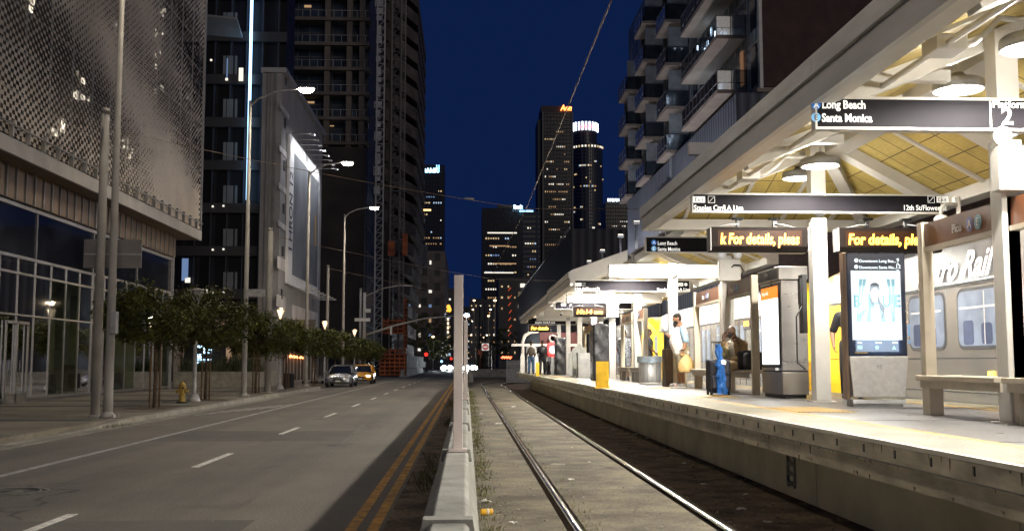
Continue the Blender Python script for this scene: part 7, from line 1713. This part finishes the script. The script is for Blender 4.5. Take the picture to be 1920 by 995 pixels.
for (px, Y, lab, m, w, h) in ((1033, 56, 'plain grey cabinet bin near the far people', MAT['paint_grey'], .32, .85), (1094, 43.5, 'grey cabinet bin beyond the black wrapped machine', MAT['paint_grey'], .25, .95)):
    x = at(px, 690, Y).x; s = MB(); s.box(x - w, x + w, Y - .3, Y + .3, PZ, PZ + h); s.box(x - w - .02, x + w + .02, Y - .32, Y + .32, PZ + h, PZ + h + .04); s.box(x - w + .05, x + w - .05, Y - .31, Y - .29, PZ + h * .6, PZ + h * .85); obj('grey_bin', s, m, lab, 'litter bin', origin=(x, Y, PZ), bevel=.01)
# machines wrapped in black plastic
WRAP = mat('black plastic wrap', (.028, .028, .032), .28, 0, .3, 3, .4)
def wrapped(pa, pb, py0, py1, Y, label, seed):
    a = at(pa, py0, Y); b = at(pb, py1, Y); r_ = random.Random(seed); x0, x1 = a.x, b.x; d = .5; s = MB(); n = 40; rows = 22; cx = (x0 + x1) / 2; w = (x1 - x0) / 2
    z1 = b.z
    for j in range(rows + 1):
        z = PZ + (z1 - PZ) * j / rows
        for q in range(n):
            a_ = 2 * PI * q / n; c_, s_ = math.cos(a_), math.sin(a_); f_ = 1 / max(abs(c_), abs(s_)) ** .93; k_ = 1 + .025 * math.sin(3 * a_ + j * .8) + r_.uniform(-.012, .012)
            s.v.append(Vector((cx + w * f_ * c_ * k_, Y + d + d * f_ * s_ * k_, z + (.02 * math.sin(a_ * 3) if j == rows else 0))))
    for j in range(rows):
        for q in range(n): s.f.append([j * n + q, j * n + (q + 1) % n, (j + 1) * n + (q + 1) % n, (j + 1) * n + q]); s.sm.append(True)
    s.f.append([rows * n + q for q in range(n)]); s.sm.append(False)
    obj('wrapped_machine', s, WRAP, label, 'wrapped machine', 'machines wrapped in black plastic', origin=(cx, Y + d, PZ))
wrapped(1113, 1142, 712, 607, 36.0, 'tall machine wrapped in black plastic behind the yellow ribbed gate mat', 1); wrapped(1042, 1061, 702, 633, 53, 'far machine wrapped in black plastic by the red round light', 2)
# yellow ribbed gate mats at the platform edge
def gate_mat(pa, pb, py1, Y, label, n):
    a = at(pa, 700, Y).x; b = at(pb, 700, Y).x; z = at(pa, py1, Y).z; s = MB(); w = (b - a) / n
    for k in range(n): s.box(a + k * w, a + k * w + w * .7, Y - .03, Y + .05, PZ + .03, z); 
    s.box(a, b - w * .3, Y, Y + .04, PZ + .03, z - .01); t = wthing('gate_mat', label, 'barrier', ((a + b) / 2, Y, PZ), 'yellow ribbed mats along the platform edge'); s.build('ribbed_mat', MAT['yellow'], t)
    s = MB(); s.box(a - .04, b + .02, Y - .1, Y + .1, PZ, PZ + .03); s.build('foot', MAT['yellow'], t)
gate_mat(1118, 1142, 677, 25.2, 'wide yellow ribbed mat at the platform edge before the black wrapped machine', 8); gate_mat(1005, 1012, 679, 48, 'narrow yellow ribbed mat near the far platform end', 2)
s = MB(); x = at(1514, 700, 22.6).x
for k in range(6): s.box(x - .25 + k * .09, x - .19 + k * .09, 22.6, 22.66, PZ + .02, PZ + .62)
s.box(x - .25, x + .25, 22.62, 22.66, PZ, PZ + .6); obj('gate_mat', s, MAT['yellow'], 'yellow ribbed mat glimpsed behind the stainless map cabinet', 'barrier', 'yellow ribbed mats along the platform edge', origin=(x, 22.6, PZ))
# validator beside the bearded man
x0 = at(1247, 690, 26.9).x; x1 = at(1290, 690, 26.9).x; t = wthing('ticket_validator', 'waist high tan and brown ticket validator behind the bearded man', 'ticket machine', ((x0 + x1) / 2, 26.9, PZ))
s = MB(); s.box(x0 + .2, x1 - .02, 26.9, 27.3, PZ, PZ + .93); s.build('cabinet', TAN, t, bevel=.015); s = MB(); s.box(x0, x0 + .2, 26.88, 27.32, PZ, PZ + .95); s.build('side_panel', mat('dark brown panel', (.07, .045, .035), .5), t, bevel=.01)
s = MB(); s.box(x0 + .02, x0 + .18, 26.95, 27.2, PZ + .95, PZ + 1.32); s.build('reader', MAT['black'], t, bevel=.02)
# small panels with a pointed top, phone box etc in the far bays
for (px, Y, h, lab) in ((1086, 44.5, 1.15, 'grey pointed-top panel beside the far column'), (1078, 49.5, 1.0, 'second grey pointed-top panel farther along the platform')):
    x = at(px, 690, Y).x; s = MB(); s.prism([(x - .28, PZ), (x + .28, PZ), (x + .28, PZ + h), (x, PZ + h + .25), (x - .28, PZ + h)], 'y', Y, Y + .12); s.box(x - .2, x + .2, Y - .01, Y, PZ + .2, PZ + .35); obj('pointed_panel', s, mat('grey green panel', (.25, .26, .25), .6), lab, 'panel', origin=(x, Y, PZ))
# emergency phone on the exit column
s = MB(); x = CX - .2; s.box(x - .07, x - .0, 16.15, 16.35, PZ + 1.05, PZ + 1.95); s.box(x - .09, x - .07, 16.18, 16.32, PZ + 1.5, PZ + 1.9); s.tube([(x - .05, 16.2, PZ + 1.5), (x - .16, 16.2, PZ + 1.3), (x - .16, 16.2, PZ + .6), (x - .04, 16.2, PZ + .5)], .012, 6); obj('platform_phone', s, MAT['black'], 'black telephone unit with a cable on the column beside the lit display', 'telephone', origin=(x, 16.25, PZ + .5))
# security cameras under the cross beams
for (px, py, Y, lab) in ((1765, 415, 15.6, 'white dome camera on a bent pipe right of the exit sign'), (1052, 589, 50, 'small white camera under the far canopy')):
    p = at(px, py, Y); t = wthing('security_camera', lab, 'camera', p, 'white security cameras'); s = MB(); s.lathe([(.10, 0), (.11, .05), (.07, .09), (.02, .1)], p, 16); s.build('housing', MAT['paint_white'], t); s = MB(); s.ell(p, (.075, .075, .06)); s.build('dome', mat('smoked dome', (.05, .05, .06), .1), t)
    s = MB(); s.tube([p + Vector((0, 0, .1)), p + Vector((0, 0, .2)), p + Vector((.06, 0, .26)), p + Vector((.25, 0, .26))], .028, 8); s.cbox(p + Vector((.27, 0, .24)), (.03, .08, .26)); s.build('bracket', MAT['paint_white'], t)
# red round light and portal at the far end
p = at(1037, 655, 66); t = wthing('round_red_light', 'round red glowing light with a white centre at the far platform end', 'signal', (p.x, 66, PZ)); s = MB(); s.lathe([(.48, 0), (.48, .06), (.24, .06), (.24, 0)], p, 22, Matrix.Rotation(R(90), 3, 'X')); s.build('ring', emit('red ring glow', (1, .03, .03), 2), t); disc((p.x, 65.9, p.z), .24, emit('white centre', (1, 1, 1), 3), t, 'centre'); s = MB(); s.box(p.x - .06, p.x + .06, 66, 66.1, PZ, p.z); s.build('post', MAT['paint_grey'], t)
t = wthing('entrance_arch', 'white curved pipe arch with rails at the far platform ramp', 'arch', (4.2, 67, PZ)); a = at(980, 650, 67)
s = MB(); s.tube([(a.x, 67, PZ), (a.x, 67, PZ + 1.9), (a.x + .15, 67, PZ + 2.3), (a.x + .5, 67, PZ + 2.5), (a.x + 1.0, 67, PZ + 2.55)], .11, 10); s.box(a.x - .7, 7.0, 66.9, 67.05, PZ + 1.62, PZ + 1.78); s.build('pipe', MAT['paint_white'], t)
s = MB()
for k in range(4): x = a.x - .2 + k * .42; s.box(x, x + .26, 65.8, 65.86, PZ, PZ + .95); s.prism([(x, PZ + .95), (x + .26, PZ + .95), (x + .2, PZ + 1.15), (x + .06, PZ + 1.15)], 'y', 65.8, 65.86)
s.build('railing_panel', MAT['paint_white'], t)
s = MB(); s.lathe([(.28, 0), (.28, .05), (.15, .05), (.15, 0)], (a.x + 1.9, 66.9, PZ + 2.1), 18, Matrix.Rotation(R(90), 3, 'X')); s.build('ring_ornament', MAT['paint_grey'], t)
s = MB(); s.box(a.x + 1.1, 7.2, 67.3, 67.5, PZ, PZ + 2.5); s.build('back_screen', mat('dark red screen', (.10, .02, .02), .6), t)

# ================================================================ WEEDS, LITTER
WEED = mat('dry green weeds', (.12, .12, .035), .8, 0, .5, 5)
rng.seed(77); s = MB()
def tuft(x, y, z, h, n=9, sp=.07):
    for _ in range(n):
        a_ = rng.uniform(0, 2 * PI); l = rng.uniform(.3, 1) * h; o_ = Vector((rng.gauss(0, sp), rng.gauss(0, sp), 0)); c = Vector((x, y, z)) + o_; w = rng.uniform(.002, .006); lean = Vector((math.cos(a_), math.sin(a_), 0)) * l * rng.uniform(.1, .9); px_ = Vector((-math.sin(a_), math.cos(a_), 0)) * w
        s.add([c - px_, c + px_, c + lean * .5 + px_ * .8 + Vector((0, 0, l * .6)), c + lean + Vector((0, 0, l)), c + lean * .5 - px_ * .8 + Vector((0, 0, l * .6))], [(0, 1, 2, 3, 4)])
def clump(y, f): return max(0, math.sin(y * f) + .4 * math.sin(y * f * 2.7 + 1))
y = 3.0
while y < 60:
    if rng.random() < .6 + .4 * clump(y, .9): tuft(.17 + abs(rng.gauss(0, .07)), y, 0, rng.uniform(.02, .10), 12)
    if rng.random() < .5 * clump(y, .7) + .3: tuft(RL + .15 + rng.gauss(0, .05), y, 0, rng.uniform(.02, .06), 6)
    if rng.random() < .4: tuft(RR + .13 + rng.gauss(0, .03), y, 0, rng.uniform(.02, .05), 5)
    if rng.random() < .5 * clump(y, .5): tuft(-.42 - abs(rng.gauss(0, .09)), y, 0, rng.uniform(.1, .3), 8)
    y += .09
for _ in range(60): tuft(KX + .1 + rng.uniform(-1.1, .3), rng.uniform(26.4, 28.2), .02, .09, 6, .1)
tag(s.build('weeds', WEED, fix=False), 'dry weeds growing along the barrier foot and the rail grooves', 'weeds', kind='stuff')
s = MB(); rng.seed(5)
for _ in range(2600):
    u = rng.random(); x = rng.choice([rng.gauss(.32, .12), rng.uniform(.2, 1), rng.uniform(1.2, 2.4), rng.gauss(RR + .4, .25), rng.uniform(2.7, 4.0), rng.gauss(3.8, .15), rng.uniform(-.75, -.45)]); y = 3.2 + 45 * u ** 1.5
    if x > 4.0 or x < -.8: continue
    z = -.055 if x > RR + .17 else .003; r = rng.uniform(.006, .022) * (1.6 if x > 2.7 else .8); a_ = rng.uniform(0, PI)
    s.add([(x + r * math.cos(a_), y + r * math.sin(a_), z), (x - r * math.sin(a_), y + r * math.cos(a_), z), (x - r * math.cos(a_) * .8, y - r * math.sin(a_), z), (x + r * .6 * math.sin(a_), y - r * .7 * math.cos(a_), z), (x, y, z + r * rng.uniform(.5, 1.0))], [(0, 1, 4), (1, 2, 4), (2, 3, 4), (3, 0, 4)])
tag(s.build('gravel', mat('mixed gravel crumbs', (.15, .125, .09), .9, 0, .7, 7), fix=False), 'loose stones and crumbs scattered over the track bed and dirt', 'gravel', kind='stuff')
s = MB(); rng.seed(55)
for _ in range(330):
    u = rng.random(); x = rng.choice([rng.gauss(.35, .15), rng.uniform(.3, 2.4), rng.gauss(RR + .5, .3), rng.uniform(2.7, 4.0), rng.uniform(3.5, 4.0)]); y = 3.4 + 42 * u ** 1.4
    if x > 4.0 or x < .15: continue
    z = -.05 if x > RR + .17 else .008; r = rng.uniform(.006, .026); a_ = rng.uniform(0, PI); c_, s_ = math.cos(a_) * r, math.sin(a_) * r
    s.add([(x + c_, y + s_, z), (x - s_ * .6, y + c_ * .6, z + r * .4), (x - c_, y - s_, z + .002), (x + s_ * .7, y - c_ * .5, z + r * .3)], [(0, 1, 2, 3)])
tag(s.build('litter_bits', mat('pale torn bits', (.42, .40, .34), .8, 0, .5, 9), fix=False), 'tiny pale bits of rubbish strewn over the track bed and dirt', 'rubbish', kind='stuff')
PAPER = mat('dirty paper', (.52, .50, .46), .8, 0, .2, 15); rng.seed(15)
def scrap(px, py, r, label, m=PAPER, z=None, grp='scraps of litter on the track bed'):
    zz = 0 if z is None else z; g = gr(px, py, zz); n = 9; vs = [Vector((0, 0, r * .35))]; 
    for q in range(n): a_ = 2 * PI * q / n; k_ = rng.uniform(.5, 1.1); vs.append(Vector((r * k_ * math.cos(a_) * 1.3, r * k_ * math.sin(a_), rng.uniform(.0, r * .4))))
    for q in range(n): a_ = 2 * PI * q / n; vs.append(vs[1 + q] * .6 + Vector((0, 0, r * rng.uniform(.1, .4))))
    fs = [];
    for q in range(n): fs += [(1 + q, 1 + (q + 1) % n, 1 + n + (q + 1) % n, 1 + n + q), (0, 1 + n + q, 1 + n + (q + 1) % n)]
    s = MB(); s.add(vs, fs); o = s.build('litter_scrap', m); o.location = g; o.rotation_euler.z = rng.uniform(0, 6); tag(o, label, 'litter', grp)
scrap(911, 941, .075, 'crumpled white paper scrap beside the barrier foot near the camera')
scrap(962, 981, .055, 'pale torn scrap on the slab left of the left rail, lowest in the photo')
scrap(1070, 899, .05, 'grey scrap between the rails below the round cover')
scrap(962, 763, .09, 'pale scrap between the rails far along the slab'); scrap(903, 776, .08, 'white scrap near the barrier foot in the middle distance'); scrap(1104, 866, .03, 'tiny pale chip between the rails')
scrap(934, 795, .09, 'flat pale sheet touching the left rail', ); scrap(916, 792, .05, 'dark crushed lump left of the left rail', MAT['black'])
for (px, py, r) in ((1190, 815, .07), (1178, 812, .05), (1214, 822, .06), (1127, 787, .08), (1320, 908, .05), (1390, 955, .06), (1440, 979, .05), (1398, 927, .04), (1150, 805, .05), (1095, 771, .07), (1283, 869, .05), (1245, 838, .05), (1487, 918, .07)):
    scrap(px, py, r, 'small pale scrap of litter lying in the dark dirt beside the platform wall', PAPER, -.055, 'scraps in the dirt beside the platform wall')
g = gr(913, 965, .0); t = thing('crushed_cup', 'crushed yellow and white drink can lying beside the barrier foot', 'can', (g.x, g.y, .035), R(20)); s = MB(); s.lathe([(.02, -.07), (.034, -.06), (.036, 0), (.030, .04), (.034, .06), (.02, .065)], (0, 0, 0), 14, Matrix.Rotation(R(90), 3, 'Y')); s.build('can_body', mat('yellow printed can', (.75, .42, .03), .4, 0, .2, 20), t); s = MB(); s.lathe([(.036, -.012), (.0365, .012)], (0, 0, 0), 14, Matrix.Rotation(R(90), 3, 'Y')); s.build('band', PAPER, t)
g = gr(1046, 870, .004); s = MB(); s.lathe([(.12, 0), (.12, .008), (.09, .008), (.09, .003), (.01, .003)], (g.x, g.y, .004), 20); obj('slab_cover', s, M_GUTTER, 'small round cover set in the slab between the rails', 'cover', origin=(g.x, g.y, .004))
g = gr(201, 728 + 12, 0); g = gr(526, 742, 0)
scrap(512, 739, .09, 'small blue scrap lying in the gutter near the fourth tree', mat('blue scrap', (.03, .1, .5)), 0, 'gutter litter')
